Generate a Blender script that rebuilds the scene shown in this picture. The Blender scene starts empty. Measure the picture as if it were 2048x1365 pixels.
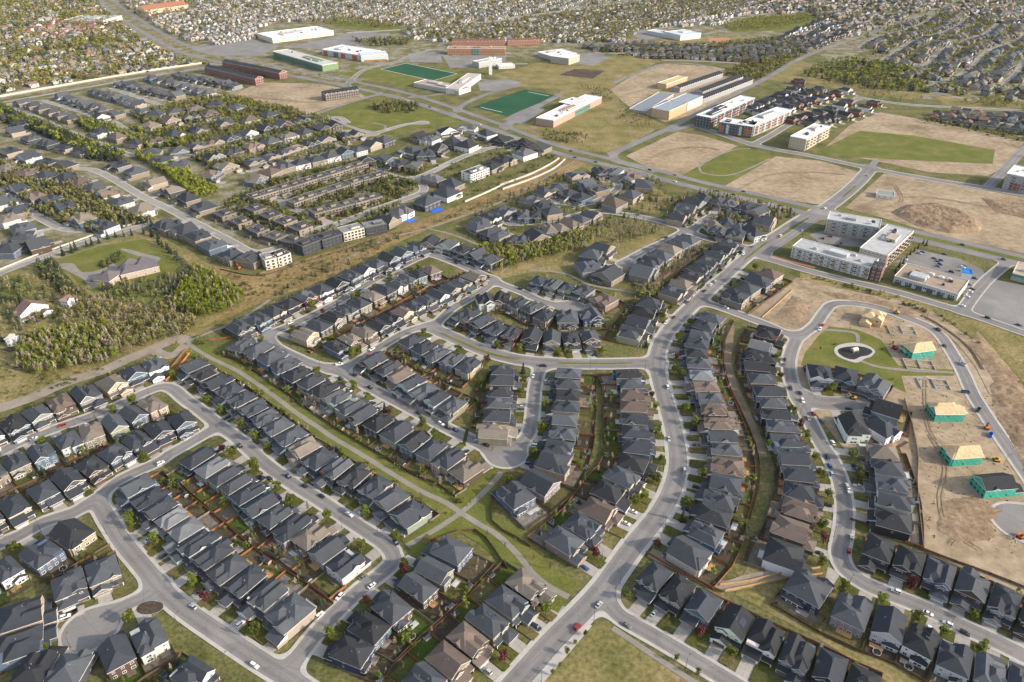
import bpy, math, random
import numpy as np
from mathutils import Vector, Matrix

R = math.radians
rng = random.Random(7)
npr = np.random.default_rng(7)
scene = bpy.context.scene
COL = scene.collection

# ------------------------------------------------------------------ camera
CAM_H, CAM_F, HORIZON = 305.0, 1500.0, -250.0      # metres, photo pixels, photo row of the horizon
TH = math.atan((682.5 - HORIZON) / CAM_F)
cam_d = bpy.data.cameras.new('camera')
cam_d.sensor_width = 36.0
cam_d.lens = CAM_F / 2048.0 * 36.0
cam_d.clip_start, cam_d.clip_end = 1.0, 12000.0
cam = bpy.data.objects.new('camera', cam_d)
COL.objects.link(cam)
cam.location = (0, 0, CAM_H)
cam.rotation_euler = (math.pi / 2 - TH, 0, 0)
scene.camera = cam

# ------------------------------------------------------------------ sky, sun, exposure
SUN_EL = R(24)
SUN_DIR = Vector((0.95, -0.31, 0)).normalized()      # horizontal direction towards the sun
world = bpy.data.worlds.new('World')
scene.world = world
world.use_nodes = True
wn = world.node_tree
sky = wn.nodes.new('ShaderNodeTexSky')
sky.sky_type = 'NISHITA'
sky.sun_disc = False
sky.sun_elevation = SUN_EL
sky.sun_rotation = math.atan2(SUN_DIR.x, SUN_DIR.y)
sky.dust_density = 2.0
whiten = wn.nodes.new('ShaderNodeHueSaturation')      # thin bright cloud: a whiter sky than clear blue
whiten.inputs['Saturation'].default_value = 0.6
wn.links.new(sky.outputs[0], whiten.inputs['Color'])
wn.links.new(whiten.outputs[0], wn.nodes['Background'].inputs[0])
wn.nodes['Background'].inputs[1].default_value = 0.15
sun_d = bpy.data.lights.new('sun', 'SUN')
sun_d.energy = 2.8
sun_d.angle = R(1.5)
sun_d.color = (1.0, 0.87, 0.70)
sun = bpy.data.objects.new('sun', sun_d)
COL.objects.link(sun)
sv = Vector((SUN_DIR.x * math.cos(SUN_EL), SUN_DIR.y * math.cos(SUN_EL), math.sin(SUN_EL)))
sun.rotation_euler = sv.to_track_quat('Z', 'Y').to_euler()
vs = scene.view_settings
vs.view_transform, vs.look, vs.gamma, vs.exposure = 'Standard', 'None', 1.0, 1.07
vs.use_curve_mapping = False

# ------------------------------------------------------------------ helpers
def U(px, py, z=0.0):
    """photo pixel -> ground point (x, y) of the plane at height z"""
    x, y = px - 1024.0, py - 682.5
    den = CAM_F * math.sin(TH) + y * math.cos(TH)
    t = (CAM_H - z) / den
    return (x * t, (CAM_F * math.cos(TH) - y * math.sin(TH)) * t)

def UL(pts, z=0.0):
    return [U(a, b, z) for a, b in pts]

def tag(o, label=None, cat=None, group=None, kind=None):
    if label: o['label'] = label
    if cat: o['category'] = cat
    if group: o['group'] = group
    if kind: o['kind'] = kind
    return o

def empty(name, loc, rz=0.0):
    o = bpy.data.objects.new(name, None)
    COL.objects.link(o)
    o.location = (loc[0], loc[1], loc[2] if len(loc) > 2 else 0.0)
    o.rotation_euler = (0, 0, rz)
    return o

def put(name, mesh, parent=None, loc=None, rot=None, scale=None, color=None):
    o = bpy.data.objects.new(name, mesh)
    COL.objects.link(o)
    if parent is not None: o.parent = parent
    if loc is not None: o.location = loc
    if rot is not None: o.rotation_euler = rot
    if scale is not None: o.scale = scale
    if color is not None: o.color = (color[0], color[1], color[2], 1)
    return o

class MB:
    """collects faces with a material slot each"""
    def __init__(self):
        self.v, self.f, self.m = [], [], []
    def poly(self, pts, mat=0):
        i = len(self.v)
        self.v.extend(pts)
        self.f.append(tuple(range(i, i + len(pts))))
        self.m.append(mat)
    def box(self, x0, x1, y0, y1, z0, z1, mat=0, top=None, bottom=True):
        i = len(self.v)
        self.v += [(x0, y0, z0), (x1, y0, z0), (x1, y1, z0), (x0, y1, z0), (x0, y0, z1), (x1, y0, z1), (x1, y1, z1), (x0, y1, z1)]
        F = [(0, 1, 5, 4), (1, 2, 6, 5), (2, 3, 7, 6), (3, 0, 4, 7), (4, 5, 6, 7)]
        if bottom: F.append((3, 2, 1, 0))
        for k, q in enumerate(F):
            self.f.append(tuple(i + a for a in q))
            self.m.append(top if (k == 4 and top is not None) else mat)
    def bar(self, a, b, r, n=5, mat=0, r2=None):
        a, b = Vector(a), Vector(b)
        d = (b - a).normalized()
        u = d.orthogonal().normalized(); w = d.cross(u)
        r2 = r if r2 is None else r2
        i = len(self.v)
        for p, rr in ((a, r), (b, r2)):
            for k in range(n):
                t = 2 * math.pi * k / n
                self.v.append(tuple(p + (u * math.cos(t) + w * math.sin(t)) * rr))
        for k in range(n):
            self.f.append((i + k, i + (k + 1) % n, i + n + (k + 1) % n, i + n + k)); self.m.append(mat)
        self.f.append(tuple(i + n + k for k in range(n))); self.m.append(mat)
    def prism(self, prof, axis0, axis1, mat=0, cap=None):
        """profile [(y,z)] extruded along x"""
        i = len(self.v); n = len(prof)
        self.v += [(axis0, y, z) for y, z in prof] + [(axis1, y, z) for y, z in prof]
        for k in range(n):
            self.f.append((i + k, i + (k + 1) % n, i + n + (k + 1) % n, i + n + k)); self.m.append(mat)
        self.f.append(tuple(i + n + k for k in range(n))); self.m.append(mat if cap is None else cap)
        self.f.append(tuple(i + n - 1 - k for k in range(n))); self.m.append(mat if cap is None else cap)
    def ngon_prism(self, pts, z0, z1, mat=0, top=None):
        n = len(pts)
        if sum(pts[k][0] * pts[(k + 1) % n][1] - pts[(k + 1) % n][0] * pts[k][1] for k in range(n)) < 0: pts = pts[::-1]
        for k in range(n):
            a, b = pts[k], pts[(k + 1) % n]
            self.poly([(a[0], a[1], z0), (b[0], b[1], z0), (b[0], b[1], z1), (a[0], a[1], z1)], mat)
        self.poly([(p[0], p[1], z1) for p in pts], mat if top is None else top)
    def mesh(self, name, mats):
        me = bpy.data.meshes.new(name)
        me.from_pydata(self.v, [], self.f)
        for m in mats: me.materials.append(m)
        if len(mats) > 1: me.polygons.foreach_set('material_index', self.m)
        me.update()
        return me
    def build(self, name, mats, parent=None, color=None, **kw):
        return put(name, self.mesh(name, mats), parent, color=color, **kw)

# ------------------------------------------------------------------ materials
def nodes(name, rough=0.8, spec=0.3):
    m = bpy.data.materials.new(name)
    m.use_nodes = True
    nt = m.node_tree
    b = nt.nodes['Principled BSDF']
    b.inputs['Roughness'].default_value = rough
    b.inputs['Specular IOR Level'].default_value = spec
    return m, nt, b

def noise(nt, scale, detail=3.0, vec=None, rough=0.55):
    n = nt.nodes.new('ShaderNodeTexNoise')
    n.inputs['Scale'].default_value = scale
    n.inputs['Detail'].default_value = detail
    n.inputs['Roughness'].default_value = rough
    if vec is not None: nt.links.new(vec, n.inputs['Vector'])
    return n.outputs['Fac']

def ramp(nt, fac, stops):
    r = nt.nodes.new('ShaderNodeValToRGB')
    e = r.color_ramp.elements
    while len(e) < len(stops): e.new(0.5)
    for k, (p, c) in enumerate(stops):
        e[k].position = p
        e[k].color = (c[0], c[1], c[2], 1)
    nt.links.new(fac, r.inputs[0])
    return r.outputs[0]

def mix(nt, a, b, fac, mode='MIX'):
    n = nt.nodes.new('ShaderNodeMix')
    n.data_type = 'RGBA'; n.blend_type = mode
    for s, v in ((n.inputs['Factor'], fac), (n.inputs['A'], a), (n.inputs['B'], b)):
        if isinstance(v, (int, float)): s.default_value = v
        elif isinstance(v, tuple): s.default_value = (v[0], v[1], v[2], 1)
        else: nt.links.new(v, s)
    return n.outputs['Result']

def bump(nt, b, fac, strength, dist=0.1):
    n = nt.nodes.new('ShaderNodeBump')
    n.inputs['Strength'].default_value = strength
    n.inputs['Distance'].default_value = dist
    nt.links.new(fac, n.inputs['Height'])
    nt.links.new(n.outputs[0], b.inputs['Normal'])

def coords(nt, kind='Object'):
    return nt.nodes.new('ShaderNodeTexCoord').outputs[kind]

MAT = {}
def ground_mat(name, stops, s1=0.02, s2=0.35, rough=0.95, bmp=0.25, fine=0.5, tint=None):
    """patchy ground: a broad noise chooses the colour, a finer one breaks it up"""
    m, nt, b = nodes(name, rough, 0.1)
    v = coords(nt)
    c = ramp(nt, noise(nt, s1, 6.0, v, 0.62), stops)
    f2 = noise(nt, s2, 4.0, v, 0.6)
    g = ramp(nt, f2, [(0.3, (1 - fine,) * 3), (0.7, (1 + fine * 0.5,) * 3)])
    c = mix(nt, c, g, 1.0, 'MULTIPLY')
    if tint: c = mix(nt, c, attr(nt), 1.0, 'MULTIPLY')
    nt.links.new(c, b.inputs['Base Color'])
    if bmp: bump(nt, b, f2, bmp, 0.4)
    MAT[name] = m
    return m

def attr(nt, name='tint'):
    a = nt.nodes.new('ShaderNodeAttribute')
    a.attribute_name = name
    return a.outputs['Color']

def solid_mat(name, col, rough=0.7, spec=0.3, var=0.12, scale=3.0, metal=0.0, objcol=False, tint=False, island=0.0):
    m, nt, b = nodes(name, rough, spec)
    b.inputs['Metallic'].default_value = metal
    v = coords(nt)
    f = noise(nt, scale, 4.0, v)
    g = ramp(nt, f, [(0.3, (1 - var,) * 3), (0.7, (1 + var * 0.6,) * 3)])
    if objcol:
        oi = nt.nodes.new('ShaderNodeObjectInfo')
        base = oi.outputs['Color']
    elif tint: base = attr(nt)
    else: base = col
    nt.links.new(mix(nt, base, g, 1.0, 'MULTIPLY'), b.inputs['Base Color'])
    MAT[name] = m
    return m

# ground covers (real-world base colours)
ground_mat('turf', [(0.30, (0.06548, 0.07542, 0.0243)), (0.48, (0.1238, 0.1261, 0.04557)), (0.62, (0.1818, 0.1536, 0.06835)), (0.78, (0.2401, 0.1783, 0.1063))], 0.05, 0.5)
ground_mat('dry_grass', [(0.30, (0.1244, 0.1237, 0.04201)), (0.5, (0.2099, 0.1773, 0.07271)), (0.68, (0.2955, 0.2253, 0.1163)), (0.8, (0.3577, 0.2689, 0.1616))], 0.035, 0.4)
ground_mat('strip_grass', [(0.30, (0.1313, 0.108, 0.042)), (0.5, (0.2375, 0.168, 0.0744)), (0.68, (0.3063, 0.216, 0.108)), (0.8, (0.35, 0.252, 0.144))], 0.03, 0.3)
ground_mat('park_grass', [(0.30, (0.09128, 0.109, 0.02422)), (0.52, (0.1294, 0.1397, 0.03331)), (0.70, (0.1901, 0.1608, 0.05299))], 0.05, 0.8, fine=0.3)
ground_mat('dirt', [(0.28, (0.1791, 0.1361, 0.08887)), (0.42, (0.2759, 0.2111, 0.1397)), (0.55, (0.334, 0.2609, 0.1777)), (0.74, (0.3872, 0.3144, 0.2243))], 0.022, 0.16, bmp=1.0, fine=0.3)
ground_mat('loam', [(0.3, (0.055, 0.042, 0.032)), (0.55, (0.09, 0.07, 0.052)), (0.75, (0.13, 0.10, 0.075))], 0.06, 0.6, bmp=0.6)
ground_mat('gravel', [(0.3, (0.22, 0.185, 0.145)), (0.6, (0.30, 0.255, 0.205)), (0.8, (0.36, 0.31, 0.255))], 0.08, 1.2, fine=0.25)
ground_mat('spoil', [(0.3, (0.18, 0.1254, 0.08)), (0.5, (0.258, 0.1848, 0.12)), (0.72, (0.348, 0.2576, 0.17))], 0.06, 0.35, bmp=1.0, fine=0.35)
ground_mat('lane_dirt', [(0.3, (0.156, 0.1187, 0.0828)), (0.6, (0.2275, 0.175, 0.1265)), (0.8, (0.286, 0.225, 0.161))], 0.08, 0.9, fine=0.3)
ground_mat('path_asphalt', [(0.3, (0.205, 0.185, 0.16)), (0.7, (0.275, 0.25, 0.22))], 0.1, 1.5, fine=0.2, bmp=0.1)
ground_mat('sports_turf', [(0.3, (0.0153, 0.068, 0.034)), (0.7, (0.0255, 0.092, 0.04675))], 0.02, 1.0, fine=0.12, bmp=0.0)
ground_mat('town_floor', [(0.28, (0.085, 0.092, 0.032)), (0.45, (0.15, 0.140, 0.065)), (0.55, (0.23, 0.205, 0.14)), (0.66, (0.29, 0.27, 0.225)), (0.78, (0.14, 0.125, 0.06))], 0.045, 0.3, fine=0.45)
ground_mat('red_clay', [(0.3, (0.36, 0.17, 0.10)), (0.7, (0.42, 0.22, 0.13))], 0.1, 1.0, fine=0.15)
ground_mat('yard', [(0.3, (0.8, 0.8, 0.8)), (0.7, (1.15, 1.15, 1.15))], 0.25, 0.9, fine=0.45, tint=True)

def road_mat(name, lo, hi):
    m, nt, b = nodes(name, 0.85, 0.25)
    v = coords(nt)
    c = ramp(nt, noise(nt, 0.035, 5.0, v, 0.6), [(0.3, lo), (0.7, hi)])
    f2 = noise(nt, 0.9, 5.0, v, 0.7)
    c = mix(nt, c, ramp(nt, f2, [(0.3, (0.84,) * 3), (0.7, (1.08,) * 3)]), 1.0, 'MULTIPLY')
    # sealed cracks: thin dark lines along cell borders
    w = nt.nodes.new('ShaderNodeTexVoronoi')
    w.feature = 'DISTANCE_TO_EDGE'
    w.inputs['Scale'].default_value = 0.055
    nt.links.new(v, w.inputs['Vector'])
    pv = nt.nodes.new('ShaderNodeTexVoronoi')
    pv.inputs['Scale'].default_value = 0.045
    nt.links.new(v, pv.inputs['Vector'])
    sp = nt.nodes.new('ShaderNodeSeparateColor')
    nt.links.new(pv.outputs['Color'], sp.inputs[0])
    c = mix(nt, c, ramp(nt, sp.outputs[0], [(0.0, (0.88,) * 3), (0.75, (1.0,) * 3), (1.0, (1.09,) * 3)]), 1.0, 'MULTIPLY')
    crack = ramp(nt, w.outputs['Distance'], [(0.0, (0.80,) * 3), (0.012, (1, 1, 1))])
    c = mix(nt, c, crack, 1.0, 'MULTIPLY')
    nt.links.new(c, b.inputs['Base Color'])
    bump(nt, b, f2, 0.1, 0.05)
    MAT[name] = m
road_mat('asphalt', (0.188, 0.178, 0.172), (0.245, 0.232, 0.224))
road_mat('worn_asphalt', (0.158, 0.150, 0.147), (0.212, 0.200, 0.195))
road_mat('pale_asphalt', (0.24, 0.225, 0.205), (0.31, 0.29, 0.265))
road_mat('lot_asphalt', (0.165, 0.160, 0.155), (0.235, 0.225, 0.215))
ground_mat('concrete', [(0.3, (0.36, 0.34, 0.31)), (0.7, (0.46, 0.435, 0.40))], 0.12, 1.5, fine=0.14, bmp=0.05)
ground_mat('driveway_concrete', [(0.3, (0.2875, 0.2655, 0.242)), (0.7, (0.4025, 0.3729, 0.3355))], 0.06, 1.2, fine=0.18, bmp=0.05)
solid_mat('line_paint', (0.62, 0.62, 0.60), 0.6, var=0.25, scale=2.0)
solid_mat('line_orange', (0.62, 0.26, 0.16), 0.6, var=0.25, scale=2.0)

# buildings
def shingle():
    m, nt, b = nodes('shingle', 0.88, 0.22)
    oi = nt.nodes.new('ShaderNodeObjectInfo')
    v = coords(nt)
    f = noise(nt, 5.0, 4.0, v, 0.7)
    g = ramp(nt, f, [(0.3, (0.78,) * 3), (0.7, (1.15,) * 3)])
    big = ramp(nt, noise(nt, 0.35, 3.0, v), [(0.3, (0.88,) * 3), (0.7, (1.1,) * 3)])
    c = mix(nt, mix(nt, oi.outputs['Color'], g, 1.0, 'MULTIPLY'), big, 1.0, 'MULTIPLY')
    w = nt.nodes.new('ShaderNodeTexWave')
    w.bands_direction = 'Z'
    w.inputs['Scale'].default_value = 2.6
    w.inputs['Distortion'].default_value = 0.6
    nt.links.new(v, w.inputs['Vector'])
    c = mix(nt, c, ramp(nt, w.outputs['Fac'], [(0.0, (0.86,) * 3), (0.4, (1.02,) * 3)]), 1.0, 'MULTIPLY')
    nt.links.new(c, b.inputs['Base Color'])
    bump(nt, b, f, 0.3, 0.05)
    MAT['shingle'] = m
shingle()
def siding():
    m, nt, b = nodes('siding', 0.7, 0.3)
    oi = nt.nodes.new('ShaderNodeObjectInfo')
    v = coords(nt)
    w = nt.nodes.new('ShaderNodeTexWave')
    w.bands_direction = 'Z'; w.wave_profile = 'SAW'
    w.inputs['Scale'].default_value = 1.6
    nt.links.new(v, w.inputs['Vector'])
    c = mix(nt, oi.outputs['Color'], ramp(nt, w.outputs['Fac'], [(0.0, (0.82,) * 3), (0.25, (1.03,) * 3)]), 1.0, 'MULTIPLY')
    c = mix(nt, c, ramp(nt, noise(nt, 0.8, 3.0, v), [(0.3, (0.9,) * 3), (0.7, (1.06,) * 3)]), 1.0, 'MULTIPLY')
    nt.links.new(c, b.inputs['Base Color'])
    MAT['siding'] = m
siding()
solid_mat('trim', (0.66, 0.66, 0.65), 0.55, var=0.08, scale=2.0)
solid_mat('painted', None, 0.6, var=0.1, scale=2.0, objcol=True)
solid_mat('membrane', None, 0.85, 0.15, var=0.16, scale=0.25, objcol=True)
solid_mat('stone', (0.24, 0.21, 0.18), 0.85, var=0.4, scale=3.0)
solid_mat('dark_metal', (0.03, 0.032, 0.036), 0.5, 0.4, var=0.1)
solid_mat('light_metal', (0.55, 0.56, 0.57), 0.4, 0.5, var=0.1)
solid_mat('vent_metal', (0.22, 0.22, 0.23), 0.6, var=0.1)
solid_mat('timber', (0.42, 0.24, 0.10), 0.75, var=0.25, scale=2.5)
def sheet_mat(name, a, b, seam, bw, bh, rough):
    m, nt, bs = nodes(name, rough, 0.25)
    v = coords(nt)
    mp = nt.nodes.new('ShaderNodeMapping')
    mp.inputs['Rotation'].default_value = (0.7, 0.0, 0.35)
    nt.links.new(v, mp.inputs['Vector'])
    t = nt.nodes.new('ShaderNodeTexBrick')
    for k, c in (('Color1', a), ('Color2', b), ('Mortar', seam)): t.inputs[k].default_value = (c[0], c[1], c[2], 1)
    t.inputs['Scale'].default_value = 1.0
    t.inputs['Mortar Size'].default_value = 0.035
    t.inputs['Brick Width'].default_value = bw; t.inputs['Row Height'].default_value = bh
    nt.links.new(mp.outputs[0], t.inputs['Vector'])
    c = mix(nt, t.outputs['Color'], ramp(nt, noise(nt, 0.6, 4.0, v), [(0.3, (0.8,) * 3), (0.7, (1.1,) * 3)]), 1.0, 'MULTIPLY')
    nt.links.new(c, bs.inputs['Base Color'])
    MAT[name] = m
sheet_mat('plywood', (0.52, 0.36, 0.20), (0.60, 0.43, 0.25), (0.25, 0.16, 0.085), 2.4, 1.2, 0.8)
sheet_mat('wrap_green', (0.03, 0.27, 0.20), (0.035, 0.31, 0.235), (0.25, 0.36, 0.30), 3.0, 2.6, 0.6)
solid_mat('fence_wood', None, 0.8, 0.15, var=0.3, scale=1.2, objcol=True)
solid_mat('tinted', None, 0.8, 0.2, var=0.12, scale=0.6, tint=True)
solid_mat('rubber_floor', (0.022, 0.024, 0.026), 0.9, var=0.5, scale=0.4)
solid_mat('tyre', (0.02, 0.02, 0.02), 0.85, 0.2)
solid_mat('lamp_red', (0.35, 0.02, 0.015), 0.3, 0.5)
solid_mat('lamp_clear', (0.75, 0.75, 0.72), 0.2, 0.5)
def glass(name, col, rough=0.12):
    m, nt, b = nodes(name, rough, 0.6)
    v = coords(nt)
    c = ramp(nt, noise(nt, 0.7, 2.0, v), [(0.35, tuple(x * 0.6 for x in col)), (0.65, tuple(x * 1.3 for x in col))])
    nt.links.new(c, b.inputs['Base Color'])
    MAT[name] = m
glass('pane', (0.035, 0.042, 0.052))
glass('car_glass', (0.015, 0.018, 0.022), 0.08)
glass('solar', (0.012, 0.016, 0.04), 0.15)
glass('green_glass', (0.06, 0.16, 0.13), 0.2)
def carpaint():
    m, nt, b = nodes('car_paint', 0.28, 0.5)
    oi = nt.nodes.new('ShaderNodeObjectInfo')
    nt.links.new(oi.outputs['Color'], b.inputs['Base Color'])
    b.inputs['Coat Weight'].default_value = 0.5
    b.inputs['Coat Roughness'].default_value = 0.1
    MAT['car_paint'] = m
carpaint()
def leaf(name, cols, tint=False):
    m, nt, b = nodes(name, 0.75, 0.15)
    v = coords(nt)
    oi = nt.nodes.new('ShaderNodeObjectInfo')
    c = ramp(nt, noise(nt, 1.1, 3.0, v, 0.6), [(0.28, cols[0]), (0.5, cols[1]), (0.72, cols[2])])
    if tint: c = mix(nt, c, attr(nt), 1.0, 'MULTIPLY')
    else:
        h = nt.nodes.new('ShaderNodeHueSaturation')
        mp = nt.nodes.new('ShaderNodeMapRange')
        mp.inputs['To Min'].default_value = 0.65; mp.inputs['To Max'].default_value = 1.3
        nt.links.new(oi.outputs['Random'], mp.inputs['Value'])
        nt.links.new(mp.outputs[0], h.inputs['Value'])
        nt.links.new(c, h.inputs['Color'])
        c = h.outputs[0]
    nt.links.new(c, b.inputs['Base Color'])
    tr = nt.nodes.new('ShaderNodeBsdfTranslucent')
    nt.links.new(c, tr.inputs['Color'])
    ms = nt.nodes.new('ShaderNodeMixShader')
    ms.inputs[0].default_value = 0.25
    nt.links.new(b.outputs[0], ms.inputs[1]); nt.links.new(tr.outputs[0], ms.inputs[2])
    nt.links.new(ms.outputs[0], nt.nodes['Material Output'].inputs['Surface'])
    MAT[name] = m
leaf('leaf_green', [(0.075, 0.098, 0.014), (0.120, 0.145, 0.022), (0.170, 0.185, 0.040)])
leaf('leaf_bud', [(0.105, 0.095, 0.045), (0.150, 0.130, 0.070), (0.19, 0.165, 0.10)])
leaf('leaf_spruce', [(0.018, 0.032, 0.018), (0.032, 0.050, 0.026), (0.050, 0.068, 0.036)])
leaf('leaf_plum', [(0.06, 0.018, 0.018), (0.10, 0.03, 0.03), (0.14, 0.05, 0.045)])
leaf('leaf_mass', [(0.72, 0.72, 0.72), (1.0, 1.0, 1.0), (1.25, 1.25, 1.2)], tint=True)
solid_mat('bark', (0.16, 0.125, 0.095), 0.9, var=0.3, scale=4.0)

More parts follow.
